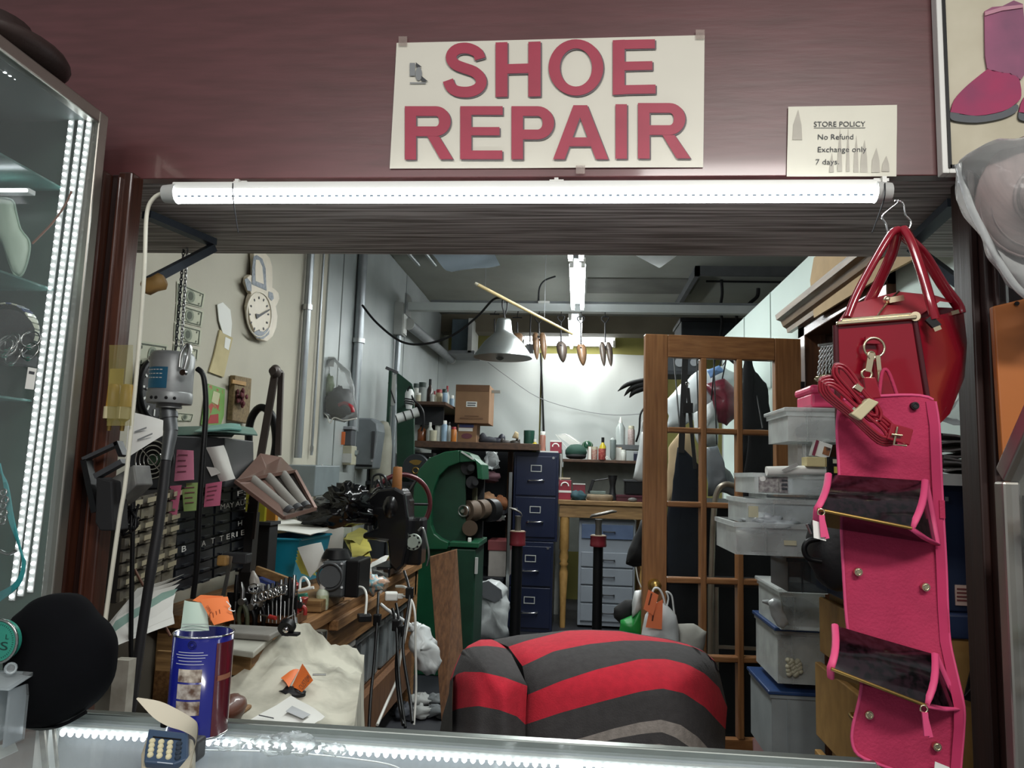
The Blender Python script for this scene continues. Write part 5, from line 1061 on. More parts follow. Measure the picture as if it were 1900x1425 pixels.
thing('tape_measure', 'black round caster lying on the slabs beside the cloth', 'caster', [('wheel', MB().cyl(P(530, 1168, z=.9), P(530, 1168, z=.9) + V((0, .02, .01)), .026, None, 18), blk), ('hub', MB().sph(P(531, 1168, z=.9), .012, 8, 6), chrome), ('plate', MB().cb(P(540, 1176, z=.885), (.05, .03, .008)), iron)])
# ---- wall fittings above the bench
thing('electrical_box', 'grey electrical box with a round blue sticker above the bench', 'electrical box', [('box', MB().ob(W(530, 920, .01) , V((.16, 0, 0)), W(580, 915, .01) - W(530, 920, .01), V((0, 0, .17))), mat('grey enamel box', '7d878a', .45), {'bev': .006}),
    ('sticker', MB().prism([P(564 + 9.5 * math.cos(t), 884 + 15 * math.sin(t), y=W(530, 920).y - .004) for t in [k * math.pi / 10 for k in range(20)]], (0, .002, 0)), mat('round blue sticker', '22508a', .4)), ('sticker_print', MB().prism(PP([(558, 880), (571, 878), (571, 881), (558, 883)], W(530, 920).y - .005), (0, .0005, 0)).prism(PP([(557, 888), (570, 886), (570, 889), (557, 891)], W(530, 920).y - .005), (0, .0005, 0)), white, {'stuff': True})])
y_ = 5.0
thing('outlet_unit', 'beige power outlet box with cords, below the orange label', 'outlet', [('box', MB().pb(592, 826, 652, 862, y_, .12), mat('beige metal', 'a9a690', .5), {'bev': .006}), ('label_plate', MB().pb(606, 841, 652, 858, y_ - .006, .006), lgrey), ('outlet', MB().pb(597, 844, 613, 862, y_ - .012, .012), mat('ivory outlet', 'd0cdb8', .4), {'bev': .003}), ('slots', MB().pb(600, 848, 602, 854, y_ - .014, .002).pb(604, 848, 606, 854, y_ - .014, .002), blk, {'stuff': True}),
    ('cord', MB().tube(spl(PP([(605, 850), (600, 870), (590, 900), (590, 940)], y_ - .03), 5), .007, 6), lgrey), ('cord', MB().tube(spl(PP([(612, 850), (615, 880), (606, 910), (597, 940)], y_ - .03), 5), .007, 6), mat('yellowed cord', 'b3ac88', .5))])
thing('panel_label', 'orange label stuck on the dark unit above the outlet box', 'label', [(None, MB().pb(624, 801, 640, 825, 4.95, .004), mat('orange label', 'd06a34', .5))])
thing('dark_unit', 'dark grey wall unit behind the orange label', 'unit', [('body', MB().pb(592, 795, 652, 826, 5.0, .1), mat('dark grey unit', '4c4f53', .5), {'bev': .005}), ('lid', MB().pb(590, 790, 654, 796, 4.98, .14), grey, {'bev': .004})])
o = PP([(652, 785), (662, 775), (690, 776), (700, 785), (702, 800), (692, 870), (652, 870)], 5.3)
thing('towel_dispenser', 'grey metal towel dispenser on the panelled left wall', 'dispenser', [('case', MB().prism(o, (0, .2, 0)), mat('brushed dispenser steel', '80868a', .4, .4, .15), {'bev': .012}), ('slot', MB().pb(660, 862, 690, 866, 5.292, .01), blk), ('side_window', MB().pb(689, 800, 694, 850, 5.29, .012), dgrey), ('lock', MB().cyl(P(690, 855, y=5.295), P(690, 855, y=5.28), .008), steel)])
o = P(706, 875, y=5.7)
thing('grey_bolster', 'pale grey round-topped bolster standing next to the towel dispenser', 'bolster', [(None, MB().lathe([(.07, -.35), (.078, -.3), (.08, 0), (.078, .2), (.065, .32), (.04, .38), (.0, .39)], o, n=20), mat('pale grey canvas', '9c9a8c', .8, var=.12))])
# hanging clear bag of goods
o = [(600, 668), (622, 664), (650, 690), (656, 720), (664, 775), (640, 785), (590, 770), (590, 720), (596, 690)]
thing('goods_bag', 'clear plastic bag of dark and red goods hanging on the panelled wall', 'plastic bag', [('film', MB().puff(PP(o, 4.6), (0, -1, 0), .06, 5, .012, 3, sub=3), film), ('dark_goods', MB().blob(P(628, 748, y=4.62), (.1, .04, .1), .3, 5, 22, 14), mat('dark goods', '222226', .5)), ('red_goods', MB().tube(spl(PP([(628, 752), (640, 748), (652, 755), (655, 765)], 4.57), 4), .012, 8), red), ('green_goods', MB().blob(P(608, 715, y=4.62), (.04, .03, .07), .3, 7), mat('green goods', '6a7a5a', .5)), ('header_card', MB().pb(598, 662, 620, 680, 4.6, .004), lgrey)])
thing('wire_hanger', 'white wire hanger hooked below the clear goods bag', 'hanger', [(None, MB().tube(spl(PP([(588, 790), (592, 765), (606, 770), (612, 785), (620, 775), (640, 780), (662, 776)], 4.58), 5), .005, 6), white)])
thing('white_sheet', 'white paper sheets standing on the bench behind the black bag', 'paper', [('sheet', MB().sheet([V((*P(600, 945, y=4.1).xy, BZ_ + .002)), V((*P(640, 932, y=4.1).xy, BZ_ + .002)), P(644, 905, y=4.15), P(604, 915, y=4.15)], 4, 4, .01), paper), ('sheet', MB().sheet([P(642, 930, y=4.2), P(672, 925, y=4.2), P(672, 910, y=4.25), P(640, 912, y=4.25)], 4, 4, .01), paper)])
thing('red_tag_lead', 'white lead with a red plug tag hanging left of the white sheets', 'cord', [('lead', MB().tube(spl(PP([(598, 862), (588, 890), (584, 925), (588, 945)], 4.3), 5), .006, 6), white), ('red_tag', MB().pb(578, 904, 593, 914, 4.28, .02), redg, {'bev': .003})])
# floor debris below the bench
for k in range(9):
    px, py = 720 + (k * 31) % 95, 1300 + (k * 23) % 45; q = P(px, py, z=.02)
    thing('floor_scrap', 'crumpled %s scrap on the floor below the workbench end, %s of three' % (('grey', 'dark', 'whitish')[k % 3], ('first', 'second', 'third')[k // 3]), 'scrap', [(None, MB().blob(q + V((0, 0, .01)), (.07, .06, .035), .6, k, 14, 9, 3, .004), (mat('grey scrap', '6d7274', .7), mat('dark scrap', '3c4048', .7), mat('light scrap', 'a5a8a6', .7))[k % 3])], group='paper scraps on the floor by the bench')
# ================================================================ back of the stall
def L2(px, y0, y1, w, Y, zb=None):
    a, b = P(px, y0, y=Y), P(px, y1, y=Y); h = a.z - b.z; o = V((b.x, Y, b.z if zb is None else zb)); return o, h, w / 2 / FPX * Y
def bottle(label, px, y0, y1, w, Y, kind, body, cap, zb=None, lab=None, name=None, group=None):
    o, h, r = L2(px, y0, y1, w, Y, zb)
    if kind == 'spray': B_ = [(r, 0), (r, .6), (r * .55, .74), (r * .35, .78)]; C = [(r * .38, .78), (r * .38, .86), (r * .25, .88), (r * .15, 1)]
    elif kind == 'can': B_ = [(r * .96, 0), (r, .02), (r, .78), (r * .8, .83)]; C = [(r * .8, .83), (r * .82, .97), (r * .7, 1)]
    elif kind == 'jar': B_ = [(r * .95, 0), (r, .03), (r, .78)]; C = [(r * 1.02, .78), (r * 1.02, 1)]
    elif kind == 'tube': B_ = [(r * .4, 0), (r * .9, .12), (r, .9)]; C = [(r, .9), (r * .4, 1)]
    else: B_ = [(r * .95, 0), (r, .02), (r, .6), (r * .45, .74), (r * .4, .78)]; C = [(r * .46, .78), (r * .44, 1)]
    pr = lambda q: [(a, b * h) for a, b in q]
    ps = [('body', MB().lathe(pr(B_), o, n=14), body), ('cap', MB().lathe(pr(C), o, n=12), cap)]
    if lab: ps.append(('label', MB().lathe([(r * 1.02, .15 * h), (r * 1.02, .5 * h)], o, n=14), lab))
    return thing(name or {'can': 'spray_can', 'jar': 'jar', 'spray': 'spray_bottle', 'tube': 'tube'}.get(kind, 'bottle'), label, {'can': 'can', 'jar': 'jar', 'tube': 'tube'}.get(kind, 'bottle'), ps, group=group)
# white sheet over the back wall
y_ = 8.84; zt = P(1000, 656, y=y_).z; xl, xm, xr = P(826, 700, y=y_).x, P(1004, 700, y=y_).x, P(1230, 700, y=y_).x
shm = mat('white wall sheeting', 'c9d0ce', .55, var=.05, sc=2)
def hang(x0, x1, seed):
    zl = 1.5 if seed else 1.62
    rows = []
    for k in range(13):
        r = []
        for i in range(15):
            u, v = i / 14, k / 12; x = x0 + (x1 - x0) * u; z = zt - (zt - zl) * v
            f = .02 * math.sin(u * 9 + v * 5 * (1 if seed else -1)) * v + .02 * noise.noise(V((u * 3, v * 3, seed * 4)))
            if seed: f += .05 * max(0, 1 - abs((u - .25) - v * .35) * 6) + .05 * max(0, 1 - abs((u - .62) + v * .5) * 6)
            r.append(V((x, y_ - abs(f), z)))
        rows.append(r)
    return MB().grid(rows)
thing('wall_sheeting', 'white plastic sheeting over the back wall, left panel beside the cardboard boxes', 'sheeting', [(None, hang(xl, xm - .01, 0), shm)])
thing('wall_sheeting', 'creased white plastic sheeting over the back wall, wide right panel', 'sheeting', [(None, hang(xm + .01, xr, 1), shm)])
thing('black_cable', 'black cable running straight down the joint of the white sheeting', 'cable', [(None, MB().tube(PP([(1003, 655), (1006, 720), (1009, 800), (1012, 850)], 8.80), .012, 6), blk)])
thing('hung_wire', 'thin wire strung slack across the white sheeting', 'wire', [(None, MB().tube(spl(PP([(905, 672), (940, 698), (1000, 738), (1080, 762), (1140, 770), (1190, 768)], 8.72), 4), .004, 5), grey)])
thing('wall_cupboard', 'grey-blue open cupboard hung in the left back corner above the roller tube', 'cupboard', [('back', MB().pb(838, 592, 868, 655, 8.2, .4), mat('blue-grey cupboard', '566670', .5), {'bev': .005}), ('door', MB().pb(868, 590, 876, 655, 8.1, .5), lgrey, {'bev': .004}), ('shelf', MB().pb(832, 650, 880, 656, 8.1, .5), grey)])
# upper shelf with bottles along the left wall
sz = 2.03
thing('wall_shelf', 'brown wooden shelf along the left wall crowded with jars and bottles', 'shelf', [('board', MB().bx(WX + .03, -1.2, 6.7, 8.4, sz - .03, sz), shelfw, {'bev': .003}), ('bracket', MB().bx(WX + .03, -1.25, 6.9, 6.93, sz - .2, sz - .03), iron), ('bracket', MB().bx(WX + .03, -1.25, 7.9, 7.93, sz - .2, sz - .03), iron)])
wj = mat('white jar', 'c5c7bf', .4); gj = mat('glass jar grey', '9aa09c', .2); drk = mat('dark brown bottle', '3c2c26', .25); brn = mat('amber bottle', '7a4526', .25); dgr = mat('dark green cap', '2b3d36', .4)
redcap = mat('red cap', 'a32b32', .4); blulab = mat('pale blue label', '8fa9bd', .5); cream = mat('cream bottle', 'c4bfa6', .4); yello = mat('yellow bottle', 'c2b02c', .35); greenb = mat('dark green tin', '1e4a3c', .4)
for a in ((771, 709, 746, 10, 6.95, 'jar', wj, dgr, 'white jar with dark green lid, first at the near end of the wall shelf'), (783, 699, 740, 14, 7.05, 'jar', gj, dgr, 'tall glassy jar with dark lid near the near end of the wall shelf'),
          (797, 690, 740, 12, 7.2, 'bottle', drk, blk, 'tall dark brown bottle standing above the others on the wall shelf'), (806, 712, 742, 8, 7.3, 'bottle', cream, redcap, 'slim cream bottle with red cap beside the tall dark bottle'),
          (814, 710, 746, 14, 7.5, 'can', mat('beige can', 'b5a583', .4), redcap, 'beige can with red cap in the middle of the wall shelf'), (824, 712, 752, 12, 7.7, 'can', blulab, dgr, 'pale blue can with dark cap toward the far end of the wall shelf'),
          (829, 701, 750, 9, 7.9, 'bottle', wj, redcap, 'white bottle with bright red flower-like cap on the wall shelf'), (838, 717, 752, 9, 8.15, 'can', blulab, white, 'small pale blue can at the far end of the wall shelf'),
          (776, 726, 744, 9, 6.85, 'jar', cream, white, 'squat cream jar in front of the glassy jar on the wall shelf'), (802, 724, 744, 8, 7.1, 'jar', wj, wj, 'short white jar under the tall dark bottle')):
    bottle(a[8], *a[:5], a[5], a[6], a[7], zb=sz)
# long ledge with bottles, boxes and shoes
lz = 1.68
thing('back_ledge', 'rough wooden ledge along the back left carrying boxes, bottles and shoes', 'shelf', [('plank', MB().bx(-1.5, -.35, 6.85, 7.2, lz - .06, lz), shelfw, {'bev': .004}), ('plank', MB().bx(-1.5, -.35, 7.21, 7.6, lz - .06, lz), shelfw, {'bev': .004}), ('support', MB().bx(-1.2, -1.14, 7.0, 7.06, 0, lz - .06), board), ('support', MB().bx(-.7, -.65, 7.55, 7.6, 0, lz - .06), board)])
for a in ((782, 792, 826, 17, 6.95, 'bottle', brn, blk, 'amber jug-like bottle at the left end of the back ledge'), (797, 787, 822, 12, 6.9, 'bottle', wj, white, 'white round-capped bottle beside the amber jug'), (803, 804, 824, 14, 6.88, 'jar', cream, cream, 'cream squat jar in the front row on the back ledge'),
          (812, 787, 828, 13, 6.95, 'can', wj, gj, 'white spray can third from the left on the back ledge'), (823, 790, 829, 11, 6.92, 'can', blulab, white, 'pale blue spray can in the middle of the back ledge row'), (831, 792, 829, 9, 7.0, 'can', gj, blk, 'slim grey spray can right of the pale blue one'),
          (841, 801, 829, 11, 6.93, 'can', mat('orange can', 'b9702c', .4), redcap, 'orange can with red cap beside the cardboard boxes')):
    bottle(a[8], *a[:5], a[5], a[6], a[7], zb=lz)
card = mat('corrugated cardboard', '86664a', .85, var=.12, sc=8); cardd = mat('brown cardboard tape', '6a4a30', .6)
def pbz(mb, x0, y0, x1, zb, Y, d):
    mx = (x0 + x1) / 2; z1 = P(mx, y0, y=Y).z; return mb.bx(P(x0, y0, y=Y).x, P(x1, y0, y=Y).x, Y, Y + d, zb, z1)
sb = pbz(MB(), 849, 786, 885, lz, 7.2, .25); zs_ = max(v.z for v in sb.v)
def prints(rects, Y): 
    m_ = MB()
    for r in rects: m_.pb(*r, Y, .002)
    return m_
thing('cardboard_box', 'small cardboard carton with blue and white print under the larger one', 'box', [('box', sb, card, {'bev': .003}), ('band_print', prints([(852, 787, 879, 793)], 7.197), mat('navy carton print', '39406a', .7)), ('label', prints([(851, 794, 877, 800)], 7.197), paper), ('oval_print', MB().prism([P(866 + 10 * math.cos(t), 809 + 5 * math.sin(t), y=7.197) for t in [k * math.pi / 8 for k in range(16)]], (0, .002, 0)), mat('maroon carton print', '6a3a44', .7))])
bb = pbz(MB(), 846, 714, 909, zs_ + .002, 7.15, .4)
thing('cardboard_box', 'large brown cardboard carton stacked on the ledge before the white sheeting', 'box', [('box', bb, card, {'bev': .003}), ('tape_strip', prints([(847, 714, 908, 726)], 7.147), cardd), ('label', prints([(865, 745, 885, 755)], 7.147), paper), ('label_print', prints([(867, 747, 883, 749), (867, 751, 882, 753)], 7.1455), ink, {'stuff': True}), ('line_print', prints([(853, 775, 896, 778), (862, 771, 888, 773)], 7.147), cardd, {'stuff': True})])
thing('wood_offcut', 'grey wooden slat sticking out right of the large carton', 'slat', [(None, MB().pb(909, 724, 928, 729, 7.3, .03), mat('grey slat', '8a8880', .7))])
def shoe(px, py, w, Y, label, c, flip=1, zb=lz):
    q = V((P(px, py, y=Y).x, Y, zb)); s_ = w / 2 / FPX * Y
    return thing('shoe', label, 'shoe', [('upper', MB().blob(q + V((0, 0, s_ * .45)), (s_, s_ * .45, s_ * .42), .12, int(px), 18, 12), c), ('heel_counter', MB().blob(q + V((-flip * s_ * .55, 0, s_ * .75)), (s_ * .4, s_ * .36, s_ * .5), .1, 2, 14, 10), c), ('sole', MB().cb(q + V((0, 0, s_ * .08)), (s_ * 1.9, s_ * .7, s_ * .16)), blk, {'bev': .004})])
shoe(905, 815, 34, 7.3, 'dark charcoal boot lying right of the small carton', mat('charcoal suede', '2f3138', .8), 1); shoe(922, 812, 34, 7.45, 'blue-black shoe piled behind the charcoal boot', mat('blue-black leather', '272a36', .5), -1)
shoe(955, 818, 22, 7.35, 'dark pump with a pale tan insole near the green tin', mat('dark pump leather', '35302a', .4), -1); shoe(938, 822, 20, 7.3, 'worn dark slipper between the boot and the pump', mat('worn dark leather', '3a3634', .6), 1)
thing('insole', 'pale tan insole propped up in the dark pump', 'insole', [(None, MB().puff(PP([(950, 812), (956, 800), (962, 803), (962, 815)], 7.33), (0, -1, 0), .012, 3), mat('tan insole', 'b7a683', .7))])
# filing cabinets
navy = mat('navy enamel', '141d38', .35, .1, .12, 4, coat=.15)
def cabinet(x0, x1, Y, z0, z1, label):
    ps = [('body', MB().bx(x0, x1, Y, Y + .62, z0, z1), navy, {'bev': .004})]; h = (z1 - z0 - .06) / 2
    for k in range(2):
        za = z0 + .03 + k * h; ps.append(('drawer', MB().bx(x0 + .02, x1 - .02, Y - .016, Y, za + .008, za + h - .008), navy, {'bev': .004})); t = len(ps) - 1
        cx_ = (x0 + x1) / 2; zc2 = za + h * .68
        fr = MB()
        for r in ((cx_ - .05, cx_ + .05, zc2 + .024, zc2 + .031), (cx_ - .05, cx_ + .05, zc2 - .031, zc2 - .024), (cx_ - .05, cx_ - .043, zc2 - .024, zc2 + .024), (cx_ + .043, cx_ + .05, zc2 - .024, zc2 + .024)): fr.bx(r[0], r[1], Y - .022, Y - .016, r[2], r[3])
        ps.append(('label_holder', fr, lgrey, {'to': t})); zh = za + h * .38
        ps.append(('handle', MB().tube(spl([(cx_ - .07, Y - .016, zh - .004), (cx_ - .06, Y - .045, zh), (cx_ + .06, Y - .045, zh + .004), (cx_ + .07, Y - .016, zh)], 4), .008, 8), chrome, {'to': t}))
    ps.append(('lock', MB().cyl((x1 - .05, Y, z1 - .05), (x1 - .05, Y - .022, z1 - .05), .012, None, 10), steel))
    return thing('filing_cabinet', label, 'filing cabinet', ps)
fx0, fx1 = P(953, 900, y=7).x, P(1036, 900, y=7).x
cabinet(fx0, fx1, 7.0, .80, 1.61, 'upper navy two-drawer filing cabinet, standing on the other one'); cabinet(fx0 - .03, fx1 - .03, 6.98, 0, .795, 'lower navy two-drawer filing cabinet standing on the floor')
ct = 1.612
bottle('dark green cylindrical tin on top of the filing cabinets', 981, 798, 838, 20, 7.15, 'jar', greenb, greenb, ct); bottle('little yellow bottle with white cap before the green tin', 992, 814, 838, 11, 7.06, 'bottle', yello, white, ct, paper)
bottle('white-capped reddish spray can on the filing cabinets', 1006, 799, 838, 12, 7.15, 'can', mat('reddish can', '9a6a5c', .4), white, ct)
bx_ = pbz(MB(), 1021, 818, 1042, ct, 7.2, .2)
thing('red_carton', 'red and white carton at the right edge of the filing cabinet top', 'box', [('box', bx_, mat('red carton', '93283a', .5), {'bev': .003}), ('top_band', MB().pb(1021, 817, 1042, 820, 7.196, .004), paper), ('arch_print', MB().ring(P(1031, 829, y=7.196), (0, 1, 0), .03, .006, 14, 5, 0, math.pi), paper)])
thing('cabinet_papers', 'white papers lying on the filing cabinet top', 'paper', [(None, MB().bx(fx0 + .2, fx1 - .01, 7.02, 7.14, ct, ct + .012), paper)])
# shelving upright and clutter on the dark rack left of the cabinets
thing('slotted_upright', 'grey slotted steel upright left of the navy filing cabinets', 'post', [('flange', MB().bx(P(940, 1000, y=6.6).x, P(947, 1000, y=6.6).x, 6.6, 6.605, 0, P(943, 876, y=6.6).z), steel), ('flange', MB().bx(P(940, 1000, y=6.6).x, P(940, 1000, y=6.6).x + .005, 6.6, 6.64, 0, P(943, 876, y=6.6).z), steel), ('hook', MB().pb(947, 942, 960, 945, 6.59, .02), steel)])
dk = mat('dark rack steel', '24262b', .6, .3)
thing('dark_rack', 'dark low rack in the shadow between the green machine and the cabinets', 'rack', [('shelf', MB().bx(-1.05, -.63, 6.65, 7.48, .47, .5), dk), ('shelf', MB().bx(-1.05, -.63, 6.65, 7.48, 1.05, 1.08), dk), ('back', MB().bx(-1.5, -.6, 7.66, 7.7, 0, 1.66), dk), ('post', MB().bx(-1.08, -1.04, 6.65, 6.69, 0, 1.55), dk)])
thing('file_box', 'white file box with a red lid on the dark rack', 'box', [('box', MB().pb(906, 1020, 945, 1058, 6.75, .3, .5), mat('dull white box', '9d9690', .7), {'bev': .006}), ('red_lid', MB().pb(905, 1003, 946, 1022, 6.74, .32), mat('dull red lid', '7c3a3c', .6), {'bev': .006})])
for k, (px, py, rx, rz, m_, lb) in enumerate(((912, 855, .07, .075, film, 'clear crumpled bag on the top of the dark rack'), (905, 925, .08, .05, mat('tan leather scrap', '8f6a4c', .8), 'tan leather scraps on the dark rack beside the wheel'), (928, 935, .07, .07, mat('rust leather scrap', '7d4a26', .8), 'rust-coloured leather offcut on the dark rack'), (910, 885, .09, .05, mat('maroon scrap', '4d2f36', .8), 'maroon cloth scrap under the clear bag'), (925, 960, .06, .03, paper, 'white paper strip hanging from the dark rack'))):
    q = P(px, py, y=6.8); thing('scrap_heap', lb, 'scrap', [(None, MB().blob(q, (rx, .08, rz), .5, k, 16, 10), m_)])
o = [(888, 1100), (892, 1080), (908, 1073), (925, 1076), (938, 1090), (944, 1110), (943, 1150), (941, 1186), (915, 1188), (886, 1186), (884, 1130)]
thing('white_sack', 'white plastic sack open at the top on the floor by the cabinets', 'plastic bag', [('sack', MB().puff(PP(o, 6.35), (0, -1, 0), .12, 6, .025, 5, sub=4), wb), ('grey_content', MB().prism(PP([(892, 1082), (906, 1078), (930, 1095), (932, 1110), (918, 1118), (896, 1108)], 6.22), (0, .02, 0)), mat('grey sack content', '5c5e62', .7))])
# right shelf
rz = P(1110, 853, y=7.9).z; xl, xr = P(1044, 850, y=7.9).x, P(1200, 850, y=7.9).x
thing('right_shelf', 'long wooden shelf on the back wall right of the cabinets', 'shelf', [('board', MB().bx(xl, xr + .15, 7.9, 8.25, rz - .03, rz), shelfw, {'bev': .003}), ('back_board', MB().bx(xl, xr + .15, 8.25, 8.28, .6, rz - .03), mat('grey painted board', '83867f', .7)), ('side_post', MB().bx(xl - .06, xl - .01, 7.9, 8.3, 0, rz + .1), mat('whitened post', 'a9a9a2', .7))])
uz = P(1165, 826, y=8.2).z
thing('upper_shelf', 'short grey shelf above the right end of the long wooden shelf', 'shelf', [('board', MB().bx(P(1140, 828, y=8.1).x, P(1230, 828, y=8.1).x, 8.1, 8.4, uz - .05, uz), mat('grey board', '5b5f61', .6)), ('support', MB().bx(P(1142, 828, y=8.1).x, P(1145, 828, y=8.1).x, 8.2, 8.38, rz, uz - .05), dgrey)])
bottle('clear spray bottle with white trigger top on the short grey shelf', 1151, 774, 826, 17, 8.2, 'spray', mat('clear grey bottle', 'b3bbb8', .2), white, uz); bottle('flowery pinkish can beside the clear spray bottle', 1171, 790, 826, 13, 8.2, 'can', mat('flowery pinkish can', 'b3a5a0', .4, c2='94807c', sc=60), cream, uz)
bottle('yellow bottle with black cap on the long shelf', 1118, 811, 853, 12, 8.0, 'bottle', yello, blk, rz, yello); bottle('white can with lid standing alone on the long shelf', 1157, 833, 853, 10, 7.95, 'can', wj, wj, rz)
bottle('upright silver tube with white nozzle on the long shelf', 1137, 811, 853, 12, 7.95, 'tube', mat('silver tube', '93a09e', .35, .3), gj, rz); bottle('dark jar at the right end of the long shelf', 1182, 836, 853, 13, 7.95, 'jar', mat('dark blue jar', '2c3040', .4), grey, rz)
bottle('red and white tin left of the yellow bottle', 1103, 829, 853, 11, 7.95, 'jar', mat('red white tin', 'a5665c', .4, c2='b9a89a', sc=70), cream, rz); bottle('red tin in front of the yellow bottle', 1117, 832, 853, 14, 7.92, 'jar', mat('deep red tin', '8a2630', .4, c2='b06a5c', sc=60), mat('deep red tin', '8a2630', .4), rz)
q = P(1069, 838, y=8.0)
thing('green_bag', 'dark green zipped pouch on the left of the long shelf', 'bag', [('pouch', MB().blob(V((q.x, 8.02, rz + .075)), (.115, .1, .085), .1, 3, 20, 12, zmin=rz), mat('dark green cloth', '1f4438', .8)), ('dark_base', MB().blob(V((q.x, 8.0, rz + .03)), (.11, .1, .035), .1, 4, 18, 10, zmin=rz), blk_m)])
thing('green_dish', 'glossy green oval dish leaning behind the green pouch', 'dish', [(None, MB().sph(P(1090, 826, y=8.1), (.06, .03, .045)), mat('glossy green', '2d5c46', .2, coat=.5)), ('rim', MB().ring(P(1090, 826, y=8.07), (0, 1, .2), .045, .006, 18, 6), mat('pale green rim', '7f9c86', .3))])
thing('wire_tray', 'white wire tray with papers leaning at the left of the long shelf', 'tray', [('wire_frame', MB().tube(PP([(1031, 806), (1050, 806), (1074, 822), (1074, 832), (1052, 832)], 8.15), .006, 6, True), white), ('papers', MB().prism(PP([(1034, 808), (1056, 806), (1078, 822), (1060, 828)], 8.2), (0, .03, 0)), paper)])
thing('round_tag', 'little white round tag before the red tin', 'tag', [(None, MB().cyl(P(1126, 849, y=7.9), P(1126, 849, y=7.89), .016, None, 16), paper), ('dot', MB().cyl(P(1126, 849, y=7.889), P(1126, 849, y=7.886), .004, None, 8), ink)])
for k, px in enumerate((1094, 1145, 1150)): bx_ = pbz(MB(), px - 3, 828 + k, px + 4, rz, 8.05, .1); thing('book', ('brown book standing between the dish and the red tin', 'dark brown book right of the silver tube', 'thin tan book right of the silver tube')[k], 'book', [('cover', bx_, (board, jamb_m, tanwood)[k], {'bev': .002}), ('pages', pbz(MB(), px - 2, 829 + k, px + 3, rz + .004, 8.046, .1), paper)])
# second bench
bz = P(1110, 930, y=7.2).z; xl, xr = P(1036, 935, y=7.2).x, P(1205, 935, y=7.2).x
ps = [('top_plank', MB().bx(xl, xr, 7.2, 7.45, bz - .04, bz), pine_x, {'bev': .004}), ('top_plank', MB().bx(xl, xr, 7.453, 7.75, bz - .04, bz), pine_x, {'bev': .004}), ('apron', MB().bx(xl + .01, xr, 7.22, 7.25, bz - .16, bz - .04), pine_x, {'bev': .003}), ('leg', MB().bx(xr - .08, xr, 7.66, 7.74, 0, bz - .04), pine)]
lx_ = P(1047, 1000, y=7.26).x
ps.append(('turned_leg', MB().lathe([(.025, 0), (.03, .25), (.042, .5), (.03, .56), (.045, .58), (.03, .6), (.045, .64), (.036, .7), (.045, .72), (.045, bz - .16)], (lx_, 7.26, 0), n=16), tanwood)); ps.append(('turned_leg', MB().lathe([(.025, 0), (.04, .5), (.03, .56), (.045, .6), (.045, bz - .16)], (xr - .04, 7.26, 0), n=16), tanwood))
thing('back_bench', 'wooden bench with turned legs at the back, right of the cabinets', 'workbench', ps)
bx_ = pbz(MB(), 1037, 891, 1060, bz, 7.35, .18)
thing('red_carton', 'tall red carton with white print on the left of the back bench', 'box', [('box', bx_, mat('red carton', '93283a', .5), {'bev': .003}), ('band', MB().pb(1037, 910, 1060, 914, 7.346, .004), paper), ('arch_print', MB().ring(P(1048, 902, y=7.346), (0, 1, 0), .035, .007, 14, 5, 0, math.pi), paper), ('open_flap', MB().pb(1038, 886, 1058, 889, 7.4, .1), cream)])
bx_ = pbz(MB(), 1063, 898, 1086, bz, 7.5, .16)
thing('red_carton', 'lower red carton with white rim behind the teal cloth on the back bench', 'box', [('box', bx_, mat('dull red carton', '7d2c38', .5), {'bev': .003}), ('band', MB().pb(1063, 897, 1086, 899, 7.496, .004), paper)])
q = P(1073, 920, y=7.3)
thing('teal_cloth', 'dark teal cloth heap hanging over the front of the back bench', 'cloth', [(None, MB().blob(V((q.x, 7.33, bz + .03)), (.075, .1, .06), .35, 8, 20, 12, zmin=bz), mat('dark teal cloth', '25434a', .9))])
q = P(1113, 924, y=7.4)
thing('stone_block', 'round flat grinding stone lying on the back bench', 'stone', [(None, MB().lathe([(.12, 0), (.128, .02), (.126, .05), (.115, .058), (0, .058)], (q.x, 7.42, bz), n=24), mat('tan stone', '85755f', .9, var=.25, sc=20)), ('sharpener', MB().cb((q.x - .02, 7.42, bz + .075), (.15, .06, .03)), mat('grey-green stone', '6c7a74', .7), {'bev': .004})])
q = P(1137, 905, y=7.45)
thing('anvil_form', 'black waisted iron anvil standing on the back bench', 'anvil', [(None, MB().lathe([(.05, 0), (.045, .03), (.03, .08), (.026, .14), (.034, .19), (.042, .22), (.042, .235)], (q.x, 7.5, bz), n=16), iron), ('cap', MB().cyl((q.x, 7.5, bz + .235), (q.x, 7.5, bz + .245), .046), blk)])
thing('hammer', 'hammer with its thin handle leaning on the black anvil', 'hammer', [('handle', MB().cyl(P(1128, 888, y=7.44), P(1098, 893, y=7.44), .007, None, 8), iron), ('head', MB().cb(P(1097, 902, y=7.44), (.03, .03, .14), ry=.3), iron, {'bev': .006})])
bx_ = pbz(MB(), 1160, 893, 1195, bz + .065, 7.4, .2)
thing('black_tub', 'black tub on a maroon tray at the right of the back bench', 'tub', [('tub', bx_, blk, {'bev': .01}), ('rim', MB().pb(1158, 890, 1197, 894, 7.39, .22), dgrey, {'bev': .003})])
thing('maroon_tray', 'maroon tray under the black tub on the back bench', 'tray', [(None, MB().bx(P(1144, 915, y=7.35).x, xr - .03, 7.36, 7.64, bz, bz + .06), mat('maroon tray', '4a1c2a', .4), {'bev': .006}), ('lip', MB().bx(P(1143, 915, y=7.35).x, xr - .025, 7.35, 7.36, bz + .045, bz + .062), mat('maroon tray', '4a1c2a', .4))])
q = P(1174, 930, y=7.25)
thing('pebble', 'grey pebble at the front edge of the back bench', 'stone', [(None, MB().blob(V((q.x, 7.27, bz + .02)), (.045, .03, .022), .08, 2, 14, 9, zmin=bz), mat('grey pebble', '5b5a57', .6))])
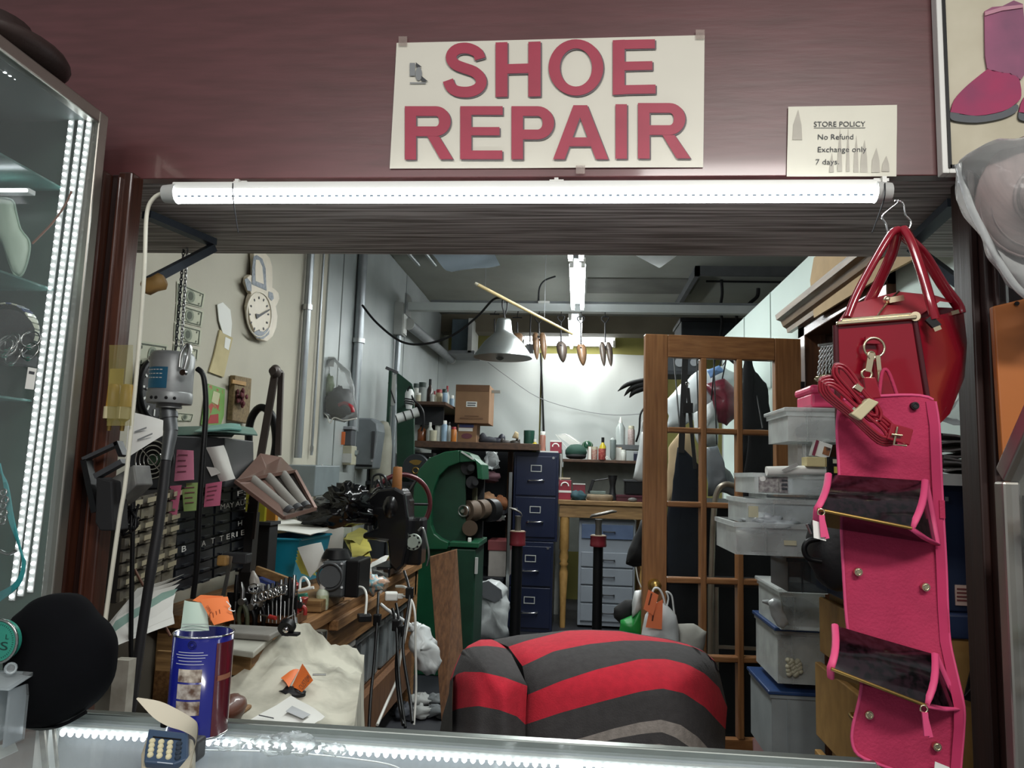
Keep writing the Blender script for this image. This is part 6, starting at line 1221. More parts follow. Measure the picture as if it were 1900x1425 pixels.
# grey drawer cabinet under the bench
gx0, gx1 = P(1073, 1050, y=7.3).x, P(1178, 1050, y=7.3).x; gz = P(1125, 965, y=7.3).z
gcm = mat('grey-blue enamel', '9299a2', .45, .1, .08, 5)
ps = [('body', MB().bx(gx0, gx1, 7.3, 7.7, 0.02, gz), gcm, {'bev': .004})]
for k, (a, b) in enumerate(((973, 1000), (1025, 1052), (1055, 1085), (1088, 1118), (1121, 1153))):
    z1, z0_ = P(1125, a, y=7.3).z, P(1125, b, y=7.3).z; ps.append(('drawer', MB().bx(gx0 + .025, gx1 - .02, 7.28, 7.3, max(z0_, .04), z1), mat('blue drawer front', '5f708f', .4) if k == 0 else gcm, {'bev': .004, **({'label': 'blue drawer front'} if k == 0 else {})})); t = len(ps) - 1
    xh = P(1130, 1000, y=7.3).x; zh = (z0_ + z1) / 2; ps.append(('handle', MB().tube(spl([(xh - .05, 7.28, zh), (xh - .045, 7.255, zh), (xh + .045, 7.255, zh), (xh + .05, 7.28, zh)], 3), .006, 6), dgrey, {'to': t}))
thing('drawer_unit', 'grey steel drawer unit with a blue top drawer under the back bench', 'drawer cabinet', ps)
# two last stands
def stand(pts, label, Y):
    (px, ytop, ycol0, ycol1, w, wc_) = pts; q = P(px, ycol1, y=Y); x = q.x; k = Y / FPX
    zc0, zc1, zt_ = P(px, ycol0, y=Y).z, q.z, P(px, ytop, y=Y).z
    ps = [('pole', MB().cyl((x, Y, .03), (x, Y, zc1), w * k / 2, None, 14), blk), ('foot', MB().lathe([(.2, 0), (.19, .02), (.06, .04), (.04, .06)], (x, Y, 0), n=24), iron), ('red_collar', MB().lathe([(wc_ * k / 2 * 1.0, zc1), (wc_ * k / 2 * 1.04, zc1 + .01), (wc_ * k / 2, zc1 + .02), (wc_ * k / 2, zc0 - .01), (wc_ * k / 2 * 1.04, zc0)], (x, Y, 0), n=20), mat('red collar paint', '6d1f28', .4, coat=.2)), ('collar_top', MB().lathe([(wc_ * k / 2 * .95, zc0), (wc_ * k / 2 * .9, zc0 + .006)], (x, Y, 0), n=20), mat('worn tan disc', '8a7a66', .6)),
          ('stem', MB().lathe([(.024, zc0), (.02, (zc0 + zt_) / 2), (.026, zt_ - .02)], (x, Y, 0), n=12), mat('worn iron', '5e5a55', .45, .6))]
    return ps, V((x, Y, zt_))
ps, q = stand((1110, 958, 994, 1014, 18, 29), '', 5.2)
ps.append(('shoe_last', MB().loft([[q + V((dx, .03 * w_ * math.cos(a), dz + .012 * w_ * math.sin(a))) for a in [k * math.pi / 5 for k in range(10)]] for dx, dz, w_ in ((-.06, -.01, .5), (-.05, .0, .9), (-.01, .01, .9), (.04, .022, 1), (.09, .035, .9), (.12, .036, .4))]), mat('worn iron', '5e5a55', .45, .6)))
thing('last_stand', 'black last stand with red collar and toed iron last before the grey drawers', 'stand', ps)
ps, q = stand((960, 952, 986, 1012, 20, 29), '', 5.6)
ps.append(('shoe_last', MB().loft([[q + V((dx, .025 * w_ * math.cos(a), dz + .01 * w_ * math.sin(a))) for a in [k * math.pi / 5 for k in range(10)]] for dx, dz, w_ in ((-.07, .035, .4), (-.05, .03, .8), (-.02, .022, .9), (.02, .0, .8), (.03, -.02, .4))]), mat('worn iron', '5e5a55', .45, .6)))
thing('last_stand', 'black last stand with red collar standing before the navy filing cabinets', 'stand', ps)
# green finishing machine
GY = 5.3
gm = mat('green machine enamel', '145236', .4, var=.2, sc=6, coat=.2); gd = mat('dark green machine recess', '123c2a', .5, var=.3, sc=8)
outer = [(764, 1008), (765, 940), (768, 900), (776, 872), (796, 850), (826, 838), (852, 835)]; inner = [(853, 858), (832, 866), (814, 884), (804, 910), (800, 945), (800, 975), (806, 990), (818, 1000), (832, 1006), (830, 1020), (764, 1020)]
ps = [('casing', MB().prism(PP(outer + inner, GY), (0, .45, 0)), gm, {'bev': .008}), ('recess_panel', MB().prism(PP([(853, 858), (832, 866), (814, 884), (804, 910), (800, 945), (800, 975), (806, 990), (818, 1000), (832, 1006), (864, 1010), (864, 858)], GY + .08), (0, .03, 0)), gd, {'bev': .004}), ('back_plate', MB().pb(850, 852, 897, 1008, GY + .36, .05), iron),
      ('visor', MB().prism(PP([(852, 835), (872, 842), (882, 856), (853, 858)], GY), (0, .45, 0)), gm, {'bev': .006}), ('visor_edge', MB().bar(P(856, 838, y=GY - .01), P(878, 852, y=GY - .01), .012, .01, (0, 1, 0)), lgrey),
      ('side_plate', MB().prism(PP([(880, 850), (894, 862), (895, 890), (886, 888), (884, 862)], GY + .02), (0, .4, 0)), gm, {'bev': .004}),
      ('base_cabinet', MB().bx(P(838, 1010, y=GY).x, P(884, 1010, y=GY).x, GY - .02, GY + .45, 0, P(860, 1018, y=GY).z), gd, {'bev': .01}), ('base_top', MB().pb(834, 1006, 888, 1016, GY - .03, .5), gm, {'bev': .006}), ('column', MB().bx(P(770, 1010, y=GY).x, P(836, 1010, y=GY).x, GY + .05, GY + .42, 0, P(800, 1012, y=GY).z), gm, {'bev': .01}), ('side_hinge', MB().pb(881, 1035, 886, 1065, GY - .03, .03), lgrey)]
wm = mat('brown buffing wheel', '5b4a3c', .7, var=.3, sc=20); wc = P(866, 948, y=GY + .1)
ps += [('buffing_wheel', MB().cyl(wc + V((.05, .06, 0)), wc, .075, None, 28).cyl(wc, wc - V((.02, .02, 0)), .045, .04, 20), wm), ('wheel_hub', MB().ring(wc - V((.02, .025, 0)), (.3, 1, 0), .038, .008, 20, 6).cyl(wc - V((.02, .0, 0)), wc - V((.025, .04, 0)), .014), steel), ('rear_wheel', MB().cyl(wc + V((.06, .12, .005)), wc + V((.1, .2, .01)), .07, None, 24), wm), ('dark_brush', MB().cyl(wc + V((.12, .2, 0)), wc + V((.16, .28, 0)), .085, None, 24), iron), ('spindle_post', MB().pb(876, 905, 884, 935, GY + .2, .06), mat('olive iron', '5a5a44', .5, .3))]
for px, py, r_ in ((868, 868, .05), (876, 895, .045)): ps.append(('roller', MB().cyl(P(px, py, y=GY + .06), P(px, py, y=GY + .2), r_, None, 18).cyl(P(px + 6, py, y=GY + .02), P(px + 6, py, y=GY + .06), r_ * .5, None, 14), iron))
ps += [('lower_motor', MB().cyl(P(872, 980, y=GY + .05), P(872, 980, y=GY + .25), .055, None, 18), mat('rusty motor', '4a3a2c', .6, .4)), ('switch', MB().pb(868, 998, 874, 1006, GY - .02, .02), white, {'bev': .003})]
thing('finishing_machine', 'green arched shoe finishing machine with brown buffing wheels', 'machine', ps)
mc = P(772, 868, y=GY + .3)
thing('round_motor', 'round dark motor with a brass plate behind the sewing machine wheel', 'motor', [('drum', MB().cyl(mc, mc + V((0, .2, 0)), .105, None, 26), mat('dark motor grey', '3c4044', .45, .4)), ('face', MB().cyl(mc - V((0, .012, 0)), mc, .098, .104, 26), mat('dark motor face', '33373b', .45, .3)), ('brass_plate', MB().prism([mc + V((.035 * math.cos(t) * (1.5 if math.sin(t) > 0 else 1), -.014, .04 + .02 * math.sin(t))) for t in [k * math.pi / 6 for k in range(12)]], (0, .003, 0)), brass), ('hub', MB().ring(mc - V((0, .014, .02)), (0, 1, 0), .022, .006, 16, 6), brass), ('mount', MB().cb(mc + V((.05, .1, .1)), (.14, .12, .03)), blk)])
thing('motor_shelf', 'dark steel bracket shelf carrying the round motor on the left', 'shelf', [(None, MB().bx(WX + .02, mc.x + .12, GY + .28, GY + .55, mc.z - .135, mc.z - .108), dk, {'bev': .003})])
thing('green_board', 'upright green board frame on the left wall behind the machine', 'board', [('post', MB().pb(716, 688, 721, 905, 5.75, .04), gd), ('panel', MB().prism(PP([(736, 690), (764, 712), (768, 724), (768, 890), (736, 900)], 5.8), (0, .03, 0)), gd, {'bev': .003}), ('top_bar', MB().bar(P(716, 682, y=5.75), P(738, 692, y=5.8), .02, .02), iron), ('pale_panel', MB().pb(721, 695, 733, 752, 5.78, .01), lgrey), ('cross_wire', MB().cyl(P(721, 710, y=5.76), P(733, 748, y=5.76), .006, None, 6), iron)])
a, b = P(736, 777, y=5.5), P(776, 764, y=5.55); pvc = mat('white lamp tube', 'd0d2d0', .35)
ps = [('lamp_tube', MB().cyl(a, b, .036, None, 20), pvc), ('tube_mouth', MB().cyl(a - (b - a).normalized() * .002, a + (b - a).normalized() * .004, .029, None, 20), blk_m), ('neck', MB().lathe([(.022, -.03), (.026, 0), (.034, .05), (.034, .09), (.02, .12)], P(759, 752, y=5.52), (0, 0, 1), 16), pvc)]
for t in (.35, .7): ps.append(('strap', MB().ring(a.lerp(b, t), b - a, .0375, .004, 18, 6), blk))
for k in range(3): ps.append(('cable_wrap', MB().ring(P(759, 749 - 4 * k, y=5.52), (.1, 0, 1), .034, .005, 16, 6), blk))
ps.append(('cable', MB().tube(spl(PP([(762, 716), (757, 724), (764, 735), (770, 745), (778, 752), (785, 765), (786, 785), (782, 800)], 5.5), 5), .008, 7), blk))
ps.append(('clip_arm', MB().cyl(P(759, 752, y=5.52), P(752, 752, y=5.8), .01), blk)); thing('tube_spotlight', 'white tubular spotlight wrapped in black cable, clipped to the green board', 'lamp', ps)
# pendant lamp on a stick, with shoe trees along the beam
LY = 4.9; q = P(933, 663, y=LY); k = LY / FPX
zs = [P(933, y, y=LY).z for y in (664, 648, 622, 619, 596, 592)]
shade = mat('spun aluminium shade', '9a9e9d', .32, .9, .06)
ps = [('shade', MB().lathe([(55.5 * k, zs[0]), (53 * k, zs[0] + .02), (47 * k, zs[0] + .05), (37 * k, zs[0] + .1), (28 * k, zs[0] + .132), (20 * k, zs[2] + .004), (16.5 * k, zs[3] + .01), (16 * k, zs[3] + .02), (13.5 * k, zs[4]), (12 * k, zs[5]), (0, zs[5] + .002)], (q.x, LY, 0), n=36), shade), ('inner_shade', MB().lathe([(54 * k, zs[0] + .001), (36 * k, zs[0] + .095), (18 * k, zs[2] - .01), (0, zs[2])], (q.x, LY, 0), n=36), mat('shade interior', '8d918f', .5)), ('bulb', MB().sph((q.x - .02, LY, zs[0] + .012), .03, 14, 10), mat('unlit bulb', '5c5c5a', .2)),
      ('hanger_ring', MB().tube(spl(PP([(937, 592), (935, 580), (932, 566), (934, 552), (940, 556), (941, 570), (938, 582)], LY), 4), .005, 6), iron)]
ps.append(('hook', MB().cyl(P(936, 556, y=LY), P(936, 554, y=4.87), .006, None, 6), iron)); thing('pendant_lamp', 'spun aluminium pendant lamp shade hung from a wooden stick', 'lamp', ps)
thing('lamp_stick', 'pale wooden stick slanting through the lamp hook below the beam', 'stick', [('hanging_wire', MB().cyl(P(900, 535, y=4.75), V((P(900, 535, y=4.75).x, 4.75, CZ)), .0015, None, 5), grey), ('hanging_wire', MB().cyl(P(1010, 593, y=5.12), V((P(1010, 593, y=5.12).x, 5.12, CZ)), .0015, None, 5), grey), ('stick', MB().cyl(P(886, 528, y=4.7), P(1062, 620, y=5.3), .012, .009, 10), mat('pale bamboo', 'c2ac7c', .5, var=.15)), ('tip', MB().cyl(P(881, 525, y=4.69), P(886, 528, y=4.7), .008, .012, 8), mat('pale tip', 'd5cdb8', .5))])
thing('lamp_cable', 'black cable looping from the steel wall pipe to the pendant lamp', 'cable', [(None, MB().tube(spl([P(672, 566, y=5.0), P(700, 600, y=5.0), P(745, 634, y=5.0), P(790, 638, y=5.0), P(840, 622, y=5.0), P(885, 588, y=4.95), P(915, 556, y=4.9), P(934, 553, y=4.9)], 6), .008, 7), blk)])
lastm = wood('worn last wood', '7d5c3e', '54402f', (9, 9, 3), 9, .5, .2); lastd = wood('dark last wood', '51443a', '332b27', (9, 9, 3), 9, .5, .2)
z0b = P(1000, 572, y=6.3).z
def tree(px, y0, ysh, y1, w, m_, label, split=False, Y=6.2, loop=True):
    k = Y / FPX; ps = []; top, sh, bt = P(px, y0, y=Y), P(px, ysh, y=Y), P(px + 4, y1, y=Y); r = w * .65 * k
    if loop: ps.append(('wire_loop', MB().tube(spl([top + V((0, 0, -.055)), top + V((-.028, 0, -.02)), top + V((-.02, 0, 0)), top + V((.022, 0, 0)), top + V((.028, 0, -.02)), top + V((0, 0, -.055))], 4), .005, 6), iron))
    else: ps.append(('cross_bar', MB().cyl(top + V((-.04, 0, -.01)), top + V((.04, 0, -.01)), .006, None, 8), iron))
    ps.append(('screw_rod', MB().cyl(top + V((0, 0, -.05)), sh, .006, None, 8), iron)); h = sh.z - bt.z
    for s_ in ((-1, 1) if split else (0,)):
        rr = r * (.52 if split else 1); c0 = sh + V((s_ * r * .5, 0, 0)); c1 = bt + V((s_ * r * .55, 0, 0)); rings = []
        for t, f in ((0, .55), (.1, .9), (.25, 1), (.5, .95), (.75, .7), (.92, .4), (1, .12)):
            c_ = c0.lerp(c1, t); rings.append([c_ + V((rr * f * math.cos(a), rr * f * 1.3 * math.sin(a) - .05 * t, .02 * math.sin(a) * f)) for a in [j * math.pi / 5 for j in range(10)]])
        ps.append(('last', MB().loft(rings), m_))
    ps.append(('peg_hole', MB().cyl(sh + V((0, -r * 1.05, -.045)), sh + V((0, -r * 1.35, -.045)), .01, None, 8), blk_m))
    ps.append(('hook', MB().tube([top + V((0, 0, -.002)), V((top.x, 6.25, z0b - .04)), V((top.x, 6.3, z0b - .034))], .004, 6), iron))
    return thing('shoe_tree', label, 'shoe tree', ps)
tree(918, 581, 625, 668, 10, lastm, 'shoe tree mostly hidden behind the pendant lamp shade', loop=False); tree(960, 587, 618, 640, 15, lastm, 'short shoe tree with a cross bar just right of the lamp shade', loop=False); tree(1000, 588, 618, 669, 20, lastm, 'split reddish shoe tree third from the left under the beam', True)
tree(1041, 586, 634, 674, 15, lastd, 'dark single shoe tree in front of the lit twin tubes'); tree(1078, 588, 638, 680, 14, lastm, 'single shoe tree with dark tip, second from the right'); tree(1123, 588, 636, 681, 18, lastd, 'split dark shoe tree at the right end of the row', True)
thing('square_bracket', 'small grey square plate hanging behind the split reddish shoe tree', 'plate', [('plate', MB().pb(976, 638, 990, 655, 6.3, .03), grey, {'bev': .003}), ('rod', MB().cyl(P(983, 640, y=6.3), V((P(983, 640, y=6.3).x, 6.3, z0b)), .006, None, 6), iron)])
# things hung just left of the door edge
fe = MB()
for k, (a, b, c_) in enumerate((((1195, 706), (1165, 713), (1146, 726)), ((1195, 712), (1172, 720), (1158, 735)), ((1196, 720), (1176, 728), (1168, 738)), ((1198, 715), (1180, 718), (1170, 730)))):
    p0, p1, p2 = P(*a, y=4.2), P(*b, y=4.2), P(*c_, y=4.2); fe.tube(spl([p0, p1, p2], 5), [.03, .03, .03, .03, .028, .026, .024, .02, .014, .008, .003], 8, flat=.5)
thing('black_straps', 'black strap ends poking out left of the door near its top', 'straps', [('strap', fe, blk_m, {'stuff': True}), ('hanger', MB().tube([P(1198, 708, y=4.2), V((P(1198, 708, y=4.2).x, 4.2, 2.12))], .004, 6), blk)])
o = [(1190, 965), (1180, 990), (1166, 1020), (1162, 1046), (1175, 1052), (1196, 1050), (1200, 965)]
thing('black_jacket', 'black bunched garment hanging left of the door edge above the bags', 'garment', [('body', MB().puff(PP(o, 4.0), (0, -1, 0), .06, 5, .008, 4), blk_m), ('hanger', MB().tube([P(1197, 968, y=4.0), V((P(1199, 968, y=4.0).x, 4.2, 2.12))], .004, 6), blk), ('white_cord', MB().tube(spl(PP([(1180, 1052), (1184, 1075), (1190, 1090)], 3.98), 4), .004, 5), white)])
thing('white_cloth_bag', 'white cloth bag hanging behind the door edge above the back bench', 'bag', [(None, MB().puff(PP([(1190, 800), (1182, 850), (1174, 888), (1185, 894), (1205, 892), (1205, 800)], 4.3), (0, -1, 0), .04, 5, .004, 6), wb), ('hanger', MB().tube([P(1202, 802, y=4.3), V((P(1202, 802, y=4.3).x, 4.2, 2.12))], .004, 6), blk), ('handle', MB().tube(spl(PP([(1190, 802), (1194, 780), (1200, 802)], 4.3), 4), .006, 6), wb)])
thing('black_cable', 'black cord running down the wall beside the door edge', 'cord', [(None, MB().tube(spl(PP([(1196, 756), (1188, 770), (1186, 800), (1180, 820)], 8.3), 4), .012, 6), blk)])
# ================================================================ glazed door standing open
DY0, DX0 = 3.3, P(1195, 900, y=3.3).x
d_u = (V((P(1490, 900, y=3.37).x, 3.37, 0)) - V((DX0, DY0, 0))); DWd = d_u.length; d_u.normalize(); d_n = V((-d_u.y, d_u.x, 0))
def db(mb, u0, u1, z0, z1, n0=0.0, n1=.04): return mb.ob(V((DX0, DY0, z0)) + d_u * u0 + d_n * n0, d_u * (u1 - u0), d_n * (n1 - n0), V((0, 0, z1 - z0)))
SW, TR, zt_, zb_ = .1, .105, 2.03, .02
gz0, gz1 = .34, zt_ - TR + .005; gu0, gu1 = SW, DWd - SW * 1.15
ps = [('stile', db(MB(), 0, gu0, zb_, zt_), oak, {'bev': .003}), ('stile', db(MB(), gu1, DWd, zb_, zt_), oak, {'bev': .003}), ('top_rail', db(MB(), gu0, gu1, gz1, zt_), oak_h, {'bev': .003}), ('bottom_rail', db(MB(), gu0, gu1, zb_, gz0), oak_h, {'bev': .003})]
cw, rh = (gu1 - gu0) / 3, (gz1 - gz0) / 5
for i in (1, 2): ps.append(('muntin', db(MB(), gu0 + cw * i - .013, gu0 + cw * i + .013, gz0, gz1, -.004, .044), oak, {'bev': .005}))
for j in (1, 2, 3, 4): ps.append(('muntin', db(MB(), gu0, gu1, gz0 + rh * j - .012, gz0 + rh * j + .012, -.002, .042), oak_h, {'bev': .005}))
pane_m = mat('door pane', 'd5dedd', .02, film=.004, fres=.1)
for i in range(3):
    for j in range(5): ps.append(('pane', db(MB(), gu0 + cw * i + .012, gu0 + cw * (i + 1) - .012, gz0 + rh * j + .011, gz0 + rh * (j + 1) - .011, .019, .021), pane_m))
kq = V((DX0, DY0, P(1210, 1085, y=3.3).z)) + d_u * .045
ps += [('knob', MB().sph(kq - d_n * .045, .024, 14, 10).cyl(kq, kq - d_n * .04, .01), brass), ('rose', MB().cyl(kq, kq - d_n * .008, .026, None, 18), brass), ('back_knob', MB().sph(kq + d_n * .085, .024, 14, 10).cyl(kq + d_n * .04, kq + d_n * .08, .01), brass)]
for z in (.3, 1.1, 1.75): ps.append(('hinge', db(MB(), DWd - .004, DWd + .012, z, z + .09, -.006, .02), iron))
struct('door_1', ps)
# bags on the door knob
def hang_up(x, Y, z): return ('hanging_loop', MB().tube([V((x, Y, z)), V((x, 4.2, 2.12))], .004, 6), blk)
thing('garment_rail', 'dark garment rail hidden behind the top rail of the glazed door', 'rail', [('rail', MB().cyl((.372, 4.2, 2.13), (PX, 4.2, 2.13), .012), iron), ('support', MB().cyl((.75, 4.2, 2.125), (PX, 4.2, 1.9), .008, None, 8), iron), ('wall_plate', MB().cyl((PX - .012, 4.2, 2.13), (PX, 4.2, 2.13), .03), iron)])
def bag(name, label, pts, Y, t, m_, extra=(), nz=.008, seed=1):
    if 3.6 < Y < 4.7: q_ = max(PP(pts, Y), key=lambda p: p.z); extra = list(extra) + [hang_up(q_.x, Y, q_.z)]
    return thing(name, label, 'bag', [('body', MB().puff(PP(pts, Y), (0, -1, 0), t, 6, nz, seed, sub=4), m_)] + list(extra))
bag('carrier_bag', 'white plastic carrier bag hanging from the brass door knob', [(1196, 1140), (1212, 1118), (1236, 1120), (1256, 1140), (1262, 1200), (1250, 1215), (1195, 1212), (1188, 1190)], 3.17, .05, wb, [
    ('handle', MB().tube(spl(PP([(1202, 1142), (1208, 1110), (1214, 1092), (1224, 1094), (1232, 1112), (1236, 1140)], 3.16), 5), .009, 8, flat=.5), wb), ('handle', MB().tube(spl(PP([(1230, 1150), (1240, 1112), (1236, 1098), (1246, 1105), (1250, 1130), (1253, 1155)], 3.2), 5), .008, 8, flat=.5), wb)])
bag('canvas_bag', 'grey-white cloth bag hanging right of the white carrier on the door', [(1256, 1158), (1285, 1158), (1312, 1172), (1306, 1205), (1290, 1225), (1262, 1220), (1255, 1190)], 3.2, .035, mat('grey-white canvas', 'a9a8a0', .85, bump=.2))
bag('green_carrier', 'bright green and white carrier bag hanging left of the door stile', [(1190, 1120), (1178, 1140), (1150, 1150), (1149, 1180), (1160, 1195), (1192, 1192)], 3.45, .04, mat('bright green polythene', '1f8a3c', .4), [('white_part', MB().puff(PP([(1190, 1094), (1178, 1096), (1172, 1120), (1172, 1148), (1190, 1132)], 3.44), (0, -1, 0), .03, 5, .004), wb)])
bag('black_carrier', 'black plastic bag behind the bright green one', [(1180, 1110), (1160, 1112), (1140, 1128), (1138, 1145), (1150, 1158), (1182, 1150)], 3.5, .03, blk_m)
tagc = mat('coral tag card', 'e0764a', .7, var=.06)
def tag(c4, Y, label):
    q = PP(c4, Y); a, b = q[0].lerp(q[1], .3), q[3].lerp(q[2], .3)
    return thing('repair_tag', label, 'tag', [('card', MB().prism(q, (0, .0012, 0)), tagc), ('print', MB().prism([a.lerp(b, .1) + V((0, -.001, 0)), a.lerp(b, .1) + V((.006, -.001, 0)), b.lerp(a, .3) + V((.006, -.001, 0)), b.lerp(a, .3) + V((0, -.001, 0))], (0, .0006, 0)), mat('tag print', '5a2a14', .7))])
tag([(1203, 1094), (1222, 1104), (1212, 1142), (1194, 1130)], 3.1, 'upper coral repair tag hanging from the door knob'); tag([(1206, 1126), (1230, 1112), (1228, 1168), (1198, 1164)], 3.105, 'lower coral repair tag in front of the white carrier bag')
# goods behind the door
thing('dark_cabinet', 'black low cabinet behind the lower panes of the door', 'cabinet', [('body', MB().bx(.62, 1.0, 4.2, 5.3, 0, 1.28), mat('black cabinet', '08090b', .6, spec=.2), {'bev': .006})] + [('louvre', MB().bx(.6, .62, 4.25, 5.25, .3 + .09 * k, .35 + .09 * k), blk) for k in range(10)])
bag('black_sack', 'tall black cloth sack hung behind the lower left panes of the door', [(1240, 930), (1300, 930), (1310, 1060), (1318, 1240), (1300, 1340), (1232, 1340), (1228, 1060)], 4.05, .05, mat('blue-black cloth', '090a10', .95, spec=.2))
bag('black_sack', 'wide black sack behind the lower right panes of the door', [(1318, 1000), (1450, 990), (1460, 1380), (1310, 1380)], 4.05, .04, mat('charcoal cloth', '08090b', .95, spec=.2), seed=4)
bag('apron', 'navy apron hung by black straps behind the second row of panes', [(1256, 830), (1264, 828), (1296, 865), (1298, 950), (1296, 1080), (1238, 1080), (1240, 960), (1250, 890)], 3.85, .025, mat('navy apron cloth', '101620', .95, spec=.2), [
    ('strap', MB().bar(P(1272, 650, y=3.83), P(1264, 840, y=3.83), .03, .006, (0, 1, 0)), blk_m), ('strap', MB().bar(P(1276, 720, y=3.82), P(1290, 870, y=3.82), .018, .006, (0, 1, 0)), blk_m), ('buckle', MB().cb(P(1276, 757, y=3.81), (.05, .015, .05)), blk), ('steel_ring', MB().ring(P(1275, 712, y=3.8), (0, 1, 0), .008, .0025, 12, 6), steel)])
bag('cream_bag', 'cream cloth bag behind the navy apron in the second row of panes', [(1240, 830), (1262, 800), (1282, 800), (1296, 850), (1290, 870), (1258, 840), (1246, 930), (1236, 940)], 3.95, .02, mat('cream cloth', 'c2ab88', .85))
bag('garment_bag', 'clear garment cover over white clothes behind the top left panes', [(1236, 745), (1262, 712), (1300, 690), (1340, 680), (1362, 692), (1366, 740), (1340, 760), (1300, 765), (1262, 800), (1238, 800)], 4.5, .07, mat('white garment cover', 'b9c0c2', .35, bump=.5, bsc=20), nz=.02)
bag('maroon_garment', 'maroon garment under clear film behind the top middle pane', [(1305, 712), (1340, 704), (1366, 718), (1366, 770), (1352, 790), (1330, 780), (1318, 740)], 4.38, .06, mat('maroon satin', '6f2434', .3, var=.5, sc=20, bump=.6, bsc=18), nz=.015)
bag('white_garment', 'white crumpled garment bag below the maroon one behind the panes', [(1288, 770), (1320, 742), (1334, 790), (1330, 830), (1300, 830), (1286, 800)], 4.34, .05, mat('white crumpled film', 'b0b5b5', .3, bump=.6, bsc=16), nz=.02, seed=6)
bag('blue_packet', 'blue printed plastic packet on top of the garment cover behind the door', [(1312, 688), (1335, 678), (1345, 690), (1318, 702)], 4.36, .015, mat('blue print film', '6c8fc0', .4))
bag('dark_jacket', 'black jacket on a hanger behind the top right pane', [(1382, 660), (1395, 668), (1400, 690), (1422, 710), (1430, 760), (1424, 860), (1428, 930), (1405, 945), (1372, 940), (1362, 880), (1372, 820), (1376, 720)], 4.05, .04, mat('black jacket', '0b0c0e', .9, spec=.2), nz=.012)
bag('black_coat', 'black coat hung at the right behind the second row of panes', [(1388, 800), (1415, 795), (1448, 830), (1452, 1010), (1384, 1010), (1378, 900)], 3.9, .03, mat('black coat cloth', '0a0a0c', .95, spec=.2), nz=.01, seed=9)
bag('film_bundle', 'grey film bundle behind the second middle pane', [(1310, 830), (1330, 825), (1342, 860), (1362, 890), (1378, 905), (1372, 925), (1340, 915), (1312, 920)], 4.1, .04, mat('grey film', '6f767c', .3, bump=.6, bsc=18), nz=.02, seed=8)
thing('speaker_shelf', 'small shelf under the speaker box behind the door', 'shelf', [(None, MB().bx(P(1236, 690, y=4.9).x, PX, 4.86, 5.12, P(1268, 690, y=4.9).z - .022, P(1268, 690, y=4.9).z - .002), dk)])
thing('loudspeaker', 'dark two-driver speaker box behind the top left pane', 'speaker', [('cabinet', MB().pb(1236, 652, 1300, 690, 4.9, .2), mat('dark speaker', '282c31', .6), {'bev': .006}), ('driver', MB().cyl(P(1261, 672, y=4.9), P(1261, 672, y=4.885), .03, None, 18), grey), ('driver', MB().cyl(P(1288, 672, y=4.9), P(1288, 672, y=4.885), .025, None, 18), grey)])
st = mat('dull chrome tube', '9a9284', .35, .7)
thing('steel_stool', 'bent steel tube stool back seen through the middle panes of the door', 'stool', [('frame', MB().tube(spl(PP([(1318, 1240), (1320, 1080), (1324, 960), (1330, 915), (1345, 899), (1370, 903), (1440, 915)], 3.7), 6), .014, 8), st), ('seat', MB().pb(1322, 1080, 1440, 1092, 3.7, .2), blk, {'bev': .006})] + [('leg', MB().cyl((P(px, 1090, y=3.7).x, yy, .0), (P(px, 1090, y=3.7).x, yy, P(px, 1090, y=3.7).z), .013, None, 8), st) for px in (1330, 1432) for yy in (3.72, 3.88)] + [('crossbar', MB().pb(1330, 1200, 1432, 1206, 3.71, .012), st)])

# ================================================================ storage bins right of the door
def tote(label, pts, Y, dpt, m_=frost, lid=None, parts=(), name='drawer_tray'):
    x0, y0, x1, y1 = pts; b = MB().pb(x0, y0, x1, y1, Y, dpt)
    xs = sorted(v.x for v in b.v); zs = sorted(v.z for v in b.v); xa_, xb_, za, zb2 = xs[0], xs[-1], zs[0], zs[-1]; t = .004
    shell = MB().bx(xa_, xb_, Y, Y + t, za, zb2).bx(xa_, xb_, Y + dpt - t, Y + dpt, za, zb2).bx(xa_, xa_ + t, Y + t, Y + dpt - t, za, zb2).bx(xb_ - t, xb_, Y + t, Y + dpt - t, za, zb2).bx(xa_ + t, xb_ - t, Y + t, Y + dpt - t, za, za + t)
    ps = [('shell', shell, m_), ('rim', MB().bx(xa_ - .006, xb_, Y - .006, Y, zb2 - .012, zb2).bx(xa_ - .006, xa_, Y, Y + dpt, zb2 - .012, zb2), m_, {'stuff': True}), ('rib', MB().bx(xa_ + (xb_ - xa_) * .3, xa_ + (xb_ - xa_) * .3 + .004, Y - .004, Y, za, zb2 - .012), m_)]
    if lid: ps.append(('lid', MB().bx(xa_ - .012, xb_ + .01, Y - .012, Y + dpt + .01, zb2, zb2 + .012), lid, {'bev': .003}))
    return thing(name, label, 'storage box', ps + list(parts)), V((xa_, Y, zb2))
grayc = mat('grey contents', '5c6164', .7)
YB = 2.18
tote('clear lidded plastic box with dark contents under the pink box', (1462, 765, 1575, 820), YB, .22, lid=frost, parts=[('dark_contents', MB().pb(1500, 780, 1572, 808, YB + .03, .14), mat('dark contents', '26292c', .6), {'bev': .01})], name='lidded_box')
thing('pink_box', 'pink lidded plastic box on top of the clear one', 'box', [('base', MB().pb(1506, 728, 1572, 756, YB + .02, .15), mat('hot pink plastic', 'd8406c', .35), {'bev': .008}), ('lid', MB().pb(1504, 714, 1574, 729, YB + .012, .165), mat('hot pink plastic', 'd8406c', .35), {'bev': .008})])
thing('clear_pedestal', 'cloudy plastic cup supporting the clear lidded box', 'cup', [(None, MB().pb(1480, 821, 1530, 866, YB + .04, .1), frost), ('fold', MB().pb(1490, 824, 1496, 864, YB + .03, .01), frost)])
